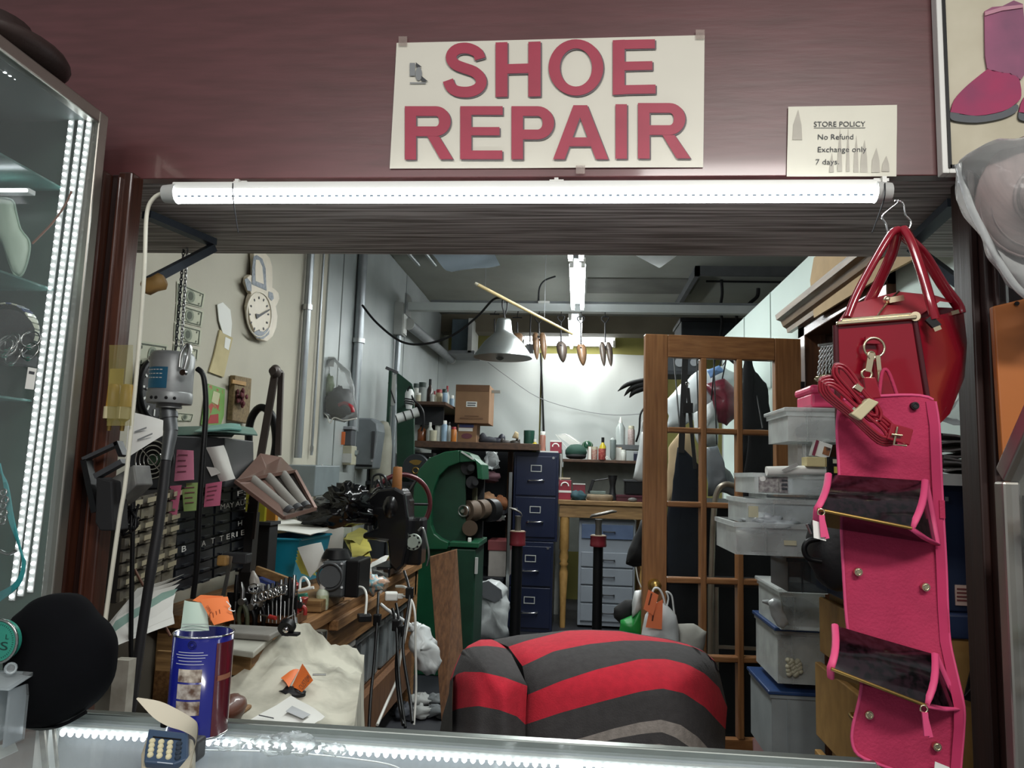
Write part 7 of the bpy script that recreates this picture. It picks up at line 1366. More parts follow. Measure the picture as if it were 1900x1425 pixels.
cb_ = MB().prism(PP([(1510, 845), (1518, 817), (1545, 826), (1538, 852)], YB - .02), (0, .05, 0))
thing('printed_carton', 'tilted white and maroon carton among the bins', 'box', [('box', cb_, paper, {'bev': .001}), ('maroon_side', MB().prism(PP([(1507, 844), (1515, 816), (1520, 818), (1512, 846)], YB - .024), (0, .004, 0)), mat('maroon print', '7a2440', .6)), ('picture_print', MB().prism(PP([(1526, 842), (1530, 828), (1542, 832), (1538, 846)], YB - .0225), (0, .0025, 0)), mat('orange brown print', 'a5683c', .6, c2='2f2a2a', sc=60))])
thing('cream_carton', 'small open cream carton in front of the tilted one', 'box', [('box', MB().pb(1497, 848, 1532, 866, YB - .06, .05), mat('cream carton', 'c9bb8a', .7), {'bev': .002}), ('shade_side', MB().pb(1532, 849, 1534, 866, YB - .06, .05), mat('shaded cream carton side', 'a08f5e', .7))])  # right side of the carton darkened in its colour to stand for shade
thing('paper_stack', 'stack of black and cream paper packets beside the cream carton', 'papers', [('packet', MB().pb(1536, 848, 1566, 880, YB - .03, .1), blk, {'bev': .002}), ('cream_edge', MB().pb(1546, 852, 1566, 860, YB - .034, .01), cream), ('cream_edge', MB().pb(1548, 866, 1566, 878, YB - .034, .01), yen)])
thing('paper_roll', 'white rolled paper lying on the top open drawer tray', 'paper roll', [('roll', MB().cyl(P(1422, 874, y=YB - .04), P(1530, 872, y=YB - .03), .013, None, 14), paper), ('flap', MB().sheet([P(1455, 876, y=YB - .06), P(1482, 864, y=YB - .06), P(1478, 858, y=YB - .06), P(1450, 872, y=YB - .06)], 3, 3, .003), mat('grey paper', 'a9a8a4', .7))])
LBp = lambda x0, y0, x1, y1, Y, m_: ('label', MB().pb(x0, y0, x1, y1, Y, .003), m_)
o_, q_ = tote('topmost open clear drawer tray with a printed label', (1400, 879, 1545, 918), YB - .02, .26, parts=[LBp(1408, 884, 1462, 914, YB - .024, mat('photo label', 'b5b1ac', .5, c2='6d6468', sc=90)), ('barcode', MB().pb(1451, 890, 1461, 893, YB - .0265, .0025).pb(1451, 897, 1461, 901, YB - .0265, .0025).pb(1451, 905, 1461, 909, YB - .0265, .0025), ink, {'stuff': True}), ('badge_print', MB().cyl(P(1415, 888, y=YB - .0245), P(1415, 888, y=YB - .026), .008, None, 14), paper), ('contents', MB().pb(1470, 890, 1540, 916, YB + .03, .16), mat('grey-blue contents', '7f868c', .6))])
thing('tray_runner', 'pale plastic runner beneath the topmost drawer tray', 'runner', [('bar', MB().pb(1422, 919, 1545, 928, YB, .22), frost), ('groove', MB().pb(1424, 923, 1545, 925, YB - .003, .004), grayc)])
tote('middle clear drawer tray with a yellow label', (1386, 927, 1545, 975), YB - .05, .26, parts=[LBp(1389, 939, 1407, 960, YB - .054, mat('yellowed label', 'c9c3a4', .7)), ('contents', MB().pb(1430, 940, 1542, 974, YB, .18), mat('grey-blue contents', '7f868c', .6))])
tote('lowest clear drawer tray, pulled out farthest and stuffed with plastic', (1365, 972, 1545, 1032), YB - .09, .28, parts=[LBp(1455, 1003, 1478, 1012, YB - .094, mat('yellowed label', 'c9c3a4', .7)), ('contents', MB().pb(1372, 990, 1540, 1030, YB - .05, .2), mat('olive grey contents', '6f7064', .7), {'bev': .01})])
thing('plastic_wrap', 'crumpled white plastic wrap bulging out of the lowest drawer tray', 'plastic wrap', [(None, MB().blob(P(1425, 972, y=YB + .0), (.075, .08, .03), .5, 4, 26, 16, 3), mat('crumpled pale film', 'b5babd', .25, bump=.5, bsc=25))])
tote('clear drawer shell under the trays beside the dresser', (1462, 1036, 1545, 1100), YB + .14, .2, m_=mat('dim clear plastic', '5a6064', .3, film=.5, fres=.4), name='drawer_shell')
# clear totes with blue lids on the floor
bluel = mat('blue lid', '23406f', .4)
for k, (pts, Y, lb) in enumerate((((1449, 1100, 1530, 1170), 2.55, 'upper clear tote under the drawer trays, beside the tan dresser'), ((1443, 1172, 1530, 1270), 2.6, 'middle clear tote holding pale beads beside the tan dresser'), ((1432, 1290, 1530, 1420), 2.62, 'lowest large cloudy tote beside the tan dresser'))):
    ex = [('contents', MB().pb(pts[0] + 10, pts[1] + 25, pts[2], pts[3] - 4, Y + .05, .2), (grayc, mat('beige contents', '8f8a76', .7), mat('pale blue contents', '9aa3a8', .7))[k], {'bev': .01})]
    if k == 1:
        bd = MB()
        for j in range(26): bd.sph(P(1462 + (j * 17) % 24, 1225 + (j * 11) % 28, y=Y - .006), .009, 8, 6)
        ex.append(('beads', bd, cream, {'stuff': True}))
    tote(lb, pts, Y, .3, lid=bluel if k else frost, parts=ex, name='storage_tote', m_=frost if k < 2 else mat('cloudy tote plastic', 'a3abad', .4, film=.75))
thing('film_glove', 'crumpled silvery plastic glove sticking out beside the upper tote', 'plastic wrap', [(None, MB().puff(PP([(1424, 1118), (1436, 1112), (1452, 1120), (1458, 1138), (1466, 1160), (1456, 1166), (1442, 1160), (1432, 1145)], 2.5), (0, -1, 0), .025, 5, .014, 5, sub=4), mat('silvery film', 'b9bdbd', .2, bump=.5, bsc=30)), ('finger', MB().tube(PP([(1436, 1122), (1424, 1117), (1414, 1116)], 2.5), [.012, .008, .004], 7), mat('silvery film', 'b9bdbd', .2))])
thing('pink_board', 'dusty pink board leaning at the foot of the door beside the totes', 'board', [(None, MB().prism([P(1398, 1372, y=3.0), P(1425, 1372, y=3.0), P(1440, 1424, y=2.9), P(1400, 1424, y=2.9)], (0, .015, 0)), mat('dusty pink board', '7d5a58', .7))])
# tan dresser with pulled-out drawers
DX, dz = .735, 1.135
dy0, dy1 = 1.72, 2.42
ps = [('carcass', MB().bx(DX + .03, 1.0, dy0, dy1, 0, dz - .05), tanwood, {'bev': .003}), ('top', MB().bx(DX - .005, 1.0, dy0 - .01, dy1 + .01, dz - .05, dz), mat('dark blue top', '22304f', .45), {'bev': .004})]
for k, (z1, z0_, o_) in enumerate(((1.06, .9, .0), (.87, .66, .015), (.62, .03, .02))):
    ps.append(('drawer', MB().bx(DX - o_, DX + .02 - o_, dy0 + .01, dy1 - .0, z0_, z1), tanwood, {'bev': .003})); t = len(ps) - 1
    ps.append(('drawer_box', MB().bx(DX + .02 - o_, DX + .04, dy0 + .03, dy1 - .03, z0_ + .02, z1 - .03), mat('dark drawer box', '55422a', .7), {'to': t}))
    ps.append(('pull', MB().tube(spl([(DX - o_, 1.98, z1 - .05), (DX - o_ - .02, 1.99, z1 - .05), (DX - o_ - .02, 2.07, z1 - .05), (DX - o_, 2.08, z1 - .05)], 4), .005, 7), brass, {'to': t}))
thing('tan_dresser', 'tan wooden dresser with a dark blue top and gaping drawer fronts', 'dresser', ps)
thing('dresser_clutter', 'crumpled grey and white wrappers on the blue dresser top', 'scrap', [('grey_wrapper', MB().blob(V((DX + .09, 2.2, dz + .012)), (.06, .09, .016), .5, 3, 18, 10, 3, dz + .001), mat('grey wrapper', '8a8d90', .4)), ('white_slip', MB().prism([V((DX + .04, 1.98, dz + .003)), V((DX + .12, 1.9, dz + .003)), V((DX + .14, 1.98, dz + .003)), V((DX + .07, 2.06, dz + .003))], (0, 0, .002)), paper)])
bl_ = mat('black soft leather', '1b1b1d', .5, var=.3, bump=.2)
q = P(1545, 1000, y=1.95)
thing('leather_purse', 'black leather purse with loop handle standing on the blue dresser top', 'purse', [('body', MB().blob(V((q.x + .03, 1.98, dz + .11)), (.085, .06, .11), .06, 2, 24, 16, zmin=dz + .002), bl_), ('loop', MB().tube(spl(PP([(1520, 1000), (1500, 1004), (1492, 1018), (1500, 1036), (1524, 1042)], 1.93), 5), .007, 8), blk), ('pen', MB().cyl(P(1498, 972, y=1.92), P(1506, 990, y=1.92), .005, None, 8), steel)])
# navy box and papers beside the right post
thing('navy_box', 'dark navy box with a printed white label beside the right post', 'box', [('box', MB().bx(P(1746, 1000, y=1.74).x, 1.0, 1.74, 1.98, dz + .001, 1.41), mat('navy box', '17243f', .5), {'bev': .004}), ('label', MB().pb(1773, 1086, 1812, 1124, 1.736, .003), mat('pinkish label', 'c2a79a', .7)), ('label_print', MB().pb(1776, 1092, 1808, 1095, 1.7345, .002).pb(1776, 1099, 1808, 1102, 1.7345, .002).pb(1776, 1106, 1806, 1109, 1.7345, .002).pb(1776, 1113, 1808, 1116, 1.7345, .002), mat('maroon label print', '6a3030', .7), {'stuff': True}), ('corner_sticker', MB().pb(1755, 922, 1760, 930, 1.736, .003), grey)])
thing('white_shelf', 'white shelf edge lying on the navy box', 'shelf', [('board', MB().bx(P(1740, 880, y=1.72).x, 1.0, 1.72, 1.98, 1.412, 1.43), white, {'bev': .002}), ('lip', MB().bx(P(1740, 880, y=1.72).x, 1.0, 1.715, 1.72, 1.405, 1.43), white)])
pg = mat('grey tissue sheets', '9a9592', .7, var=.15, sc=20)
x0 = P(1742, 830, y=1.75).x
for k in range(7):
    rows = [[V((x0 + .22 * u / 8, 1.73 + .2 * v / 4, 1.434 + .0125 * k + .006 * math.sin(u * .9 + k * 1.3) + .003 * math.sin(v * 1.7 + k))) for u in range(9)] for v in range(5)]
    g = MB().grid(rows).grid([[p + V((0, 0, .004)) for p in reversed(r)] for r in rows]).grid([rows[0], [p + V((0, 0, .004)) for p in rows[0]]])
    thing('tissue_sheet', 'wavy grey tissue sheet in the stack on the white shelf, %s of seven' % ('lowest', 'second', 'third', 'fourth', 'fifth', 'sixth', 'topmost')[k], 'paper', [(None, g, pg)])
thing('clear_film', 'peak of clear film standing on the grey tissue sheets', 'plastic film', [(None, MB().puff(PP([(1744, 782), (1768, 752), (1792, 722), (1800, 740), (1800, 790), (1770, 792)], 1.78), (0, -1, 0), .02, 4, .008, 2), film)])
thing('black_strap', 'black strap hanging over the near end of the tan dresser', 'strap', [(None, MB().bar(P(1822, 1190, y=1.69), P(1796, 1300, y=1.69), .018, .004, (0, 1, 0)), blk_m), ('thin_lead', MB().tube(spl(PP([(1790, 1292), (1812, 1268), (1836, 1245)], 1.68), 4), .003, 6), blk)])
# silver chains hanging in the doorway
ck = []
for k in range(6): ck.append(('chain', chain(P(1524 + k * 5, 640, y=2.1), P(1518 + k * 7, 700 - k * 3, y=2.1), 12, .0016), steel, {'stuff': True}))
ck.append(('hook_rod', MB().cyl(P(1553, 637, y=2.1), V((PX - .02, 2.51, P(1553, 637, y=2.1).z)), .004), steel)); ck.append(('hook_bar', MB().cyl(P(1518, 641, y=2.1), P(1556, 636, y=2.1), .004), steel)); ck.append(('gold_trim', MB().blob(P(1535, 702, y=2.1), (.03, .02, .01), .5, 2), gold))
thing('chain_bundle', 'bundle of silver chains hanging left of the red bag', 'chains', ck)
# ================================================================ red handbag
pat = mat('red patent leather', '8e1226', .18, var=.15, sc=5, coat=.6); patd = mat('dark red edging', '4a0f18', .3, coat=.4); patl = mat('dusty red leather', 'a3323c', .45, var=.2, sc=6, coat=.2)
F = 1.3; K = 1.47
fTL, fTR, fBR, fBL = P(1550, 604, y=F), P(1697, 592, y=F), P(1730, 800, y=F + .01), P(1556, 815, y=F + .01)
bTL, bTR, bBR, bBL = P(1610, 565, y=K), P(1787, 572, y=K), P(1790, 700, y=K), P(1640, 780, y=K)
mR = P(1795, 660, y=F + .1)
ridge0 = fTL.lerp(fTR, .5) + V((0, .0, .004)); ridge1 = P(1668, 541, y=F + .12); ridge2 = P(1735, 548, y=F + .14)
ps = [('end_panel', MB().prism([fTL, fTR, fBR, fBL], (0, .012, 0)), pat, {'bev': .003}),
      ('side_panel', MB().grid([[fTR, fTR.lerp(bTR, .5) + V((.012, 0, 0)), bTR], [fTR.lerp(fBR, .5) + V((.003, 0, 0)), fTR.lerp(bTR, .5).lerp(fBR.lerp(bBR, .5), .5) + V((.02, -.01, 0)), bTR.lerp(bBR, .5) + V((.006, 0, 0))], [fBR, fBR.lerp(bBR, .5) + V((.0, 0, -.02)), bBR]]), pat),
      ('far_panel', MB().prism([bTL, bTR, bBR, bBL], (0, .01, 0)), pat), ('left_panel', MB().add([fTL, bTL, bBL, fBL], [(0, 1, 2, 3)]), pat), ('base', MB().add([fBL, fBR, bBR, bBL], [(0, 1, 2, 3)]), patd),
      ('top_flap', MB().grid([[fTL, ridge0, fTR], [fTL.lerp(bTL, .4) + V((0, 0, .02)), ridge1, fTR.lerp(bTR, .5) + V((0, 0, .022))], [bTL + V((0, 0, .01)), ridge2, bTR + V((0, 0, .008))]]), patl),
      ('frame_bar', MB().bar(fTL + V((0, -.006, .002)), fTR + V((0, -.006, .002)), .009, .007), gold, {'bev': .002}), ('frame_bar', MB().bar(fTL + V((.01, .0, .009)), fTR + V((-.005, .0, .008)), .006, .006), gold, {'bev': .002}),
      ('edging', MB().tube([fTR, fTR.lerp(fBR, .5), fBR], .005, 8), patd), ('edging', MB().tube([fTL, fBL], .005, 8), patd), ('frame_hinge', MB().cyl(fTR + V((-.002, -.008, .003)), fTR + V((.006, .01, .003)), .008), gold)]
ck_ = P(1661, 556, y=F + .06)
ps.append(('clasp', MB().cb(ck_, (.026, .012, .01), ry=-.2).sph(ck_ + V((-.014, 0, 0)), .007, 10, 8), gold)); ps.append(('zip_seam', MB().tube(spl([ridge0, ridge0.lerp(ridge1, .5) + V((0, 0, .004)), ridge1]), .002, 6), gold))
ring = P(1622, 645, y=F - .012)
ps.append(('d_ring', MB().ring(ring, (0, -1, 0), .0165, .0022, 24, 8), gold)); ps.append(('d_ring_tab', MB().cb(ring + V((0, .004, .013)), (.026, .006, .012)), pat))
def handle(pts, wd, label=None): return ('handle', MB().tube(spl(pts, 7), wd * 1.3, 10, flat=.62), pat)
top1, top2 = P(1664, 428, y=F + .03), P(1676, 424, y=F + .03)
ps.append(handle([P(1572, 590, y=F + .005), P(1590, 545, y=F + .01), P(1622, 485, y=F + .02), P(1652, 436, y=F + .025), top1], .0085)); ps.append(handle([top2, P(1692, 452, y=F + .02), P(1712, 510, y=F + .01), P(1728, 565, y=F - .0), P(1735, 592, y=F - .0)], .0095))
ps.append(handle([top1, P(1655, 470, y=F + .06), P(1628, 530, y=F + .09), P(1612, 560, y=F + .1)], .0075)); ps.append(handle([top2 + V((.006, .02, -.004)), P(1712, 470, y=F + .09), P(1750, 530, y=F + .12), P(1776, 565, y=F + .13), P(1782, 582, y=F + .13)], .0085))
ps.append(('handle_end', MB().bar(P(1722, 590, y=F - .004), P(1740, 608, y=F - .004), .014, .006, (0, 1, 0)), blk)); ps.append(('metal_tip', MB().cb(P(1738, 610, y=F - .008), (.012, .006, .007), ry=-.4), gold)); ps.append(('metal_tip', MB().cb(P(1771, 580, y=F + .11), (.014, .006, .007), ry=-.3), gold))
ps.append(('snap_hook', MB().bar(P(1616, 655, y=F - .018), P(1610, 690, y=F - .018), .010, .006, (0, 1, 0)).ring(P(1617, 660, y=F - .018), (.4, -1, 0), .007, .0018, 14, 6).ring(P(1608, 694, y=F - .018), (0, -1, 0), .008, .0022, 14, 6), gold)); ps.append(('snap_hook', MB().bar(P(1628, 660, y=F - .012), P(1631, 690, y=F - .012), .007, .005, (0, 1, 0)).cyl(P(1631, 690, y=F - .012), P(1632, 708, y=F - .012), .004), gold))
thing('red_handbag', 'red patent leather handbag with gold clasp hanging by two handles', 'handbag', ps)
thing('wire_hook', 'thin silver wire hook under the tube light, left of the pair holding the red bag', 'hook', [(None, MB().tube(spl(PP([(1660, 372), (1665, 376), (1637, 400), (1644, 415), (1648, 432), (1656, 440)], F + .03), 4), .0016, 6), chrome)])
thing('wire_hook', 'thin silver wire hook under the tube light, right of the pair holding the red bag', 'hook', [(None, MB().tube(spl(PP([(1666, 372), (1676, 378), (1680, 398), (1690, 410), (1688, 422), (1678, 432)], F + .03), 4), .0016, 6), chrome)])
# coiled shoulder strap tied with paper tape
SYs = F - .09
def loop(a, b, w_, k):     # narrow flat loop from a to b
    a, b = P(*a, y=SYs - .003 * k), P(*b, y=SYs - .003 * k); d = (b - a).normalized(); s_ = V((d.z, 0, -d.x)) * w_
    return MB().tube(spl([a + s_ * .2, a.lerp(b, .12) + s_, a.lerp(b, .5) + s_ * .9, a.lerp(b, .88) + s_, b + s_ * .2, b - s_ * .2, a.lerp(b, .88) - s_, a.lerp(b, .5) - s_ * .9, a.lerp(b, .12) - s_, a - s_ * .2, a + s_ * .2], 4), .0036, 7, flat=.8)
q = [('strap_tab', MB().prism(PP([(1603, 700), (1625, 700), (1636, 738), (1608, 742)], SYs + .02), (0, .006, 0)), pat, {'bev': .002})]
for k in range(4): q.append(('strap_coil', loop((1524 + 4 * k, 704 + 4 * k), (1660 - 5 * k, 820 - 3 * k), .0175 - .004 * k, k), pat))
q.append(('strap_coil', loop((1550, 678), (1630, 780), .012, 2), pat)); q.append(('strap_coil', loop((1553, 682), (1625, 770), .007, 3), pat))
q.append(('paper_tape', MB().prism(PP([(1579, 768), (1612, 738), (1632, 746), (1598, 780)], SYs - .018), (0, .03, 0)), mat('cream paper tape', 'c5bb96', .6), {'bev': .002}))
q.append(('strap_end', MB().bar(P(1648, 800, y=SYs - .012), P(1690, 812, y=SYs - .012), .026, .008, (0, 1, 0)), pat, {'bev': .002}))
fr = MB(); bc = [P(1660, 793, y=SYs - .018), P(1665, 792, y=SYs - .018), P(1658, 825, y=SYs - .018), P(1682, 827, y=SYs - .018), P(1686, 800, y=SYs - .018)]; fr.tube([bc[1], bc[2], bc[3]], .0018, 6); fr.cyl(P(1654, 806, y=SYs - .02), P(1674, 808, y=SYs - .02), .0018); q.append(('buckle', fr, gold)); q.append(('slider', MB().cb(P(1592, 720, y=SYs - .012), (.012, .008, .008), ry=.6), gold))
thing('shoulder_strap', 'red patent shoulder strap coiled and bound with cream paper tape', 'strap', q)
# ================================================================ pink hanging organizer
OY = 1.262
pf = mat('hot pink canvas', 'ad2a50', .85, var=.1, sc=30, bump=.35, bsc=220); pt = mat('pink piping', 'd84a7a', .6)
Lx = [(1556, 760), (1553, 800), (1558, 900), (1562, 1000), (1566, 1080), (1571, 1150), (1580, 1210), (1598, 1260), (1594, 1300), (1583, 1345), (1581, 1375), (1592, 1400), (1630, 1418), (1660, 1428)]
Rx = [(1735, 745), (1742, 790), (1746, 880), (1750, 960), (1755, 1050), (1758, 1130), (1762, 1190), (1775, 1250), (1788, 1310), (1788, 1350), (1784, 1400), (1782, 1425), (1780, 1435), (1778, 1445)]
offs = [0, 0, 0, 0, 0, 0, 0, .01, .015, .005, 0, 0, 0, 0]
L_ = [P(a, b, y=OY - o) for (a, b), o in zip(Lx, offs)]; R_ = [P(a, b, y=OY - o) for (a, b), o in zip(Rx, offs)]
def orow(i, d): return [L_[i].lerp(R_[i], u / 10) + V((0, -.004 * math.sin(u * .9 + i) * .6 + d, 0)) for u in range(11)]
top_ = [P(a, b, y=OY) for a, b in ((1565, 742), (1580, 738), (1595, 737), (1610, 736), (1630, 735), (1650, 734), (1670, 733), (1690, 733), (1706, 734), (1722, 737), (1731, 742))]
n = len(L_)
bk_ = MB().grid([top_] + [orow(i, 0) for i in range(n)]).grid([[p + V((0, .006, 0)) for p in reversed(r)] for r in [top_] + [orow(i, 0) for i in range(n)]])
ps = [('backing', bk_, pf), ('piping', MB().tube(spl(L_, 3), .0026, 7), pt), ('piping', MB().tube(spl(R_, 3), .0026, 7), pt), ('piping', MB().tube(top_, .0026, 7), pt), ('binding', MB().grid([[p + V((-.016, -.004, 0)) for p in R_], [p + V((-.003, -.005, 0)) for p in R_]]), mat('raised pink edge', 'b92a5a', .8))]
for px, py in ((1697, 753), (1592, 1061), (1717, 1089), (1612, 1326), (1738, 1385), (1572, 766)):
    s0 = P(px, py, y=OY - (.012 if 1200 < py < 1340 else .006)); ps.append(('snap', MB().cyl(s0 + V((0, .004, 0)), s0 - V((0, .003, 0)), .0062, None, 16).ring(s0 - V((0, .003, 0)), (0, -1, 0), .0042, .0012, 14, 5), iron if py < 760 else gold))
ps.append(('side_loop', MB().cb(P(1747, 945, y=OY - .004), (.008, .006, .028)), pf)); ps.append(('sewn_label', MB().prism(PP([(1735, 1413), (1762, 1424), (1758, 1440), (1733, 1436)], OY - .012), (0, .001, 0)), paper))
lace = mat('black lace vinyl', '060506', .12, c2='1f1117', sc=90, det=8, ramp=(.42, .6), coat=.3)
def pouch(tl, tr, br, bl, ra, tip_b, zipdir, label_, dpt):
    """wedge pouch: a front sheet standing out from the backing at its foot, with a triangular gusset at the right"""
    tl, tr = P(*tl, y=OY - .01), P(*tr, y=OY - .014); br, bl = P(*br, y=OY - dpt), P(*bl, y=OY - dpt); ra_ = P(*ra, y=OY - .008); kb = bl + V((.02, dpt - .012, -.028)); kr = P(*tip_b, y=OY - .01)
    rows = []
    for v in range(7):
        t = v / 6; a = tl.lerp(bl, t) + V((0, -.012 * math.sin(math.pi * t), 0)); b = tr.lerp(br, t) + V((0, -.012 * math.sin(math.pi * t), 0)); rows.append([a.lerp(b, u / 8) + V((0, -.004 * math.sin(math.pi * u / 8), 0)) for u in range(9)])
    ps.append(('pouch', MB().grid(rows), lace)); k0 = len(ps) - 1
    ps.append(('pouch_base', MB().add([bl, br, kr, kb], [(0, 1, 2, 3)]), lace, {'to': k0})); ps.append(('gusset', MB().add([tr, br, kr], [(0, 1, 2)]), lace, {'to': k0}))
    e = [r[-1] for r in rows]; ps.append(('binding', MB().tube(e + [e[-1].lerp(kr, .5) + V((0, -.001, -.002)), kr, kr.lerp(tr, .5), tr], .0058, 8, flat=.6), pt, {'to': k0})); ps.append(('binding', MB().tube([r[0] for r in rows] + [kb], .0055, 8, flat=.6), pt, {'to': k0}))
    zc = [bl.lerp(br, u / 8) + V((0, -.002, 0)) for u in range(9)]; ps.append(('zipper', MB().tube(zc, .0028, 6), brass, {'to': k0}))
    zp = (bl if zipdir < 0 else br) + V((.004 * -zipdir, -.006, 0))
    ps.append(('zip_ring', MB().ring(zp + V((0, 0, -.004)), (0, -1, 0), .005, .0012, 14, 6), gold, {'to': k0})); ps.append(('pull_tassel', MB().bar(zp + V((0, -.002, -.008)), zp + V((.002, -.002, -.04)), .008, .003, (0, 1, 0)).bar(zp + V((.001, 0, -.01)), zp + V((.008, 0, -.042)), .006, .003, (0, 1, 0)), pt, {'to': k0, 'stuff': True}))
pouch((1537, 880), (1716, 892), (1690, 980), (1516, 945), (1745, 1010), (1738, 1010), -1, 'upper', .085)
pouch((1549, 1160), (1734, 1214), (1716, 1308), (1541, 1240), (1780, 1310), (1779, 1316), 1, 'lower', .075)
ps.append(('price_ticket', MB().prism(PP([(1508, 965), (1530, 972), (1533, 1004), (1510, 998)], OY - .09), (0, .001, 0)), paper)); ps.append(('price_ticket_print', MB().prism(PP([(1522, 974), (1529, 976), (1530, 990), (1523, 988)], OY - .0915), (0, .0006, 0)), inkg))
hk = P(1650, 735, y=OY); ps.append(('hanging_loop', MB().tube(spl([hk + V((-.015, .003, -.004)), hk + V((-.006, .01, .04)), hk + V((.004, .01, .04)), hk + V((.015, .003, -.004))], 5), .003, 7), pf))
thing('hanging_organizer', 'long hot pink hanging organizer with two black lace vinyl pouches', 'organizer', ps)
# ================================================================ far right: wrapped hat, orange panel, framed case
HY = 1.28
o = [(1776, 300), (1800, 282), (1826, 268), (1900, 262), (1980, 258), (2080, 290), (2110, 400), (2070, 520), (1980, 570), (1905, 556), (1880, 525), (1850, 480), (1825, 430), (1800, 380), (1782, 335)]
hc = P(1950, 360, y=HY + .005); hatp = mat('pale mauve straw', 'a08a86', .8, st=(1, 30, 1), sc=6, var=.25)
thing('straw_hat', 'pale mauve straw hat with a ribbed brim inside the clear plastic wrap', 'hat', [('crown', MB().lathe([(.052, 0), (.05, .02), (.042, .03), (0, .028)], hc + V((0, -.01, 0)), (-.1, -1, -.3), 26), hatp), ('brim', MB().lathe([(.05, .0), (.08, -.01), (.105, -.022), (.106, -.026), (.08, -.016), (.05, -.006)], hc, (-.1, -1, -.3), 40), hatp), ('brim_ribs', MB().ring(hc + V((.002, .015, 0)), (-.1, -1, -.3), .085, .0022, 36, 5).ring(hc + V((.003, .022, 0)), (-.1, -1, -.3), .1, .0022, 36, 5).ring(hc, (-.1, -1, -.3), .054, .003, 36, 6), mat('mauve braid', '94827f', .7), {'stuff': True})])
wrapm = mat('crinkled clear wrap', 'd5d8d6', .2, film=.2, fres=.9, bump=.9, bsc=22)
thing('plastic_wrap', 'crinkled clear plastic wrap around the hat hanging at the right edge', 'plastic wrap', [(None, MB().puff(PP(o, HY), (0, -1, 0), .075, 6, .014, 3, sub=5, freq=18), wrapm), ('twisted_edge', MB().tube(spl(PP([(1778, 305), (1800, 380), (1830, 440), (1858, 492), (1884, 530), (1908, 552)], HY - .01), 5), .006, 7), mat('gathered clear wrap', 'dfe3e2', .15, film=.45, fres=.8, bump=.8, bsc=40))])
orp = mat('orange varnished board', 'b0662a', .45, var=.12, sc=3, coat=.15)
thing('orange_board', 'orange varnished board with a screw hole on the right wall', 'board', [('panel', MB().prism(PP([(1843, 568), (1960, 540), (1960, 850), (1862, 865)], 1.41), (0, .016, 0)), orp, {'bev': .003}), ('screw_hole', MB().cyl(P(1887, 563, y=1.409), P(1887, 563, y=1.405), .004, None, 12), blk_m)])
# sloped-front case on the right
CX0 = P(1843, 900, y=1.22).x; zk = P(1843, 893, y=1.22).z
a, b = V((CX0, 1.22, .98)), V((CX0, 1.22, zk)); c_ = V((CX0, 1.04, zk + .2)); d_ = V((CX0, .75, zk + .2))
fr = .026
ps = [('corner_post', MB().bx(CX0, CX0 + fr, 1.22 - fr, 1.22, .6, zk), alu, {'bev': .004}), ('sloped_rail', MB().ob(b + V((0, -fr, 0)), V((fr, 0, 0)), V((0, fr * .75, fr * .75)), c_ - b), alu, {'bev': .003}), ('top_rail', MB().bx(CX0, CX0 + fr, .75, 1.045, zk + .19, zk + .19 + fr), alu, {'bev': .003}),
      ('back_board', MB().bx(CX0 + fr, 1.4, 1.2, 1.22, .6, zk + .02), mat('case back board', '4f5148', .6), {}), ('side_glass', MB().add([a + V((.012, 0, -.3)), b + V((.012, 0, 0)), c_ + V((.012, 0, 0)), d_ + V((.012, 0, 0)), V((CX0 + .012, .75, .6))], [(0, 1, 2, 3, 4)]), glass), ('back_strip', MB().bx(CX0 + fr + .004, CX0 + fr + .016, 1.185, 1.2, .62, zk - .02), mat('spotted silver strip', '8a8a80', .3, .6, .6, 60))]
for z in (1.315, 1.16, 1.085): ps.append(('shelf', MB().bx(CX0 + fr + .02, 1.4, .9, 1.19, z, z + .006), mat('dark shelf glass', '4a5450', .2, film=.6)))
thing('jewelry_case', 'aluminium framed sloping case at the lower right edge', 'display case', ps)
for k, (px, py, r_, c, lb) in enumerate(((1902, 978, .021, '6a2a24', 'dark red round box on the upper shelf of the sloping case'), (1898, 1170, .018, '3f7a4a', 'green round box on the middle shelf of the sloping case'), (1900, 1260, .016, 'c9ccd0', 'white round box on the lower shelf of the sloping case'))):
    q = V((CX0 + .036, 1.16, (1.321, 1.166, 1.091)[k] + r_ * .88)); m_ = mat('box colour %s' % c, c, .3, coat=.3); thing('trinket_box', lb, 'box', [('bowl', MB().sph(q, (r_, r_, r_ * .9), 16, 10), m_), ('band', MB().ring(q, (0, 0, 1), r_, .0016, 20, 6), gold)])
thing('wood_strip', 'orange wooden strip lying on the upper shelf of the sloping case', 'strip', [(None, MB().bar(V((CX0 + .05, 1.1, 1.327)), V((CX0 + .2, 1.02, 1.327)), .03, .01), orp)])
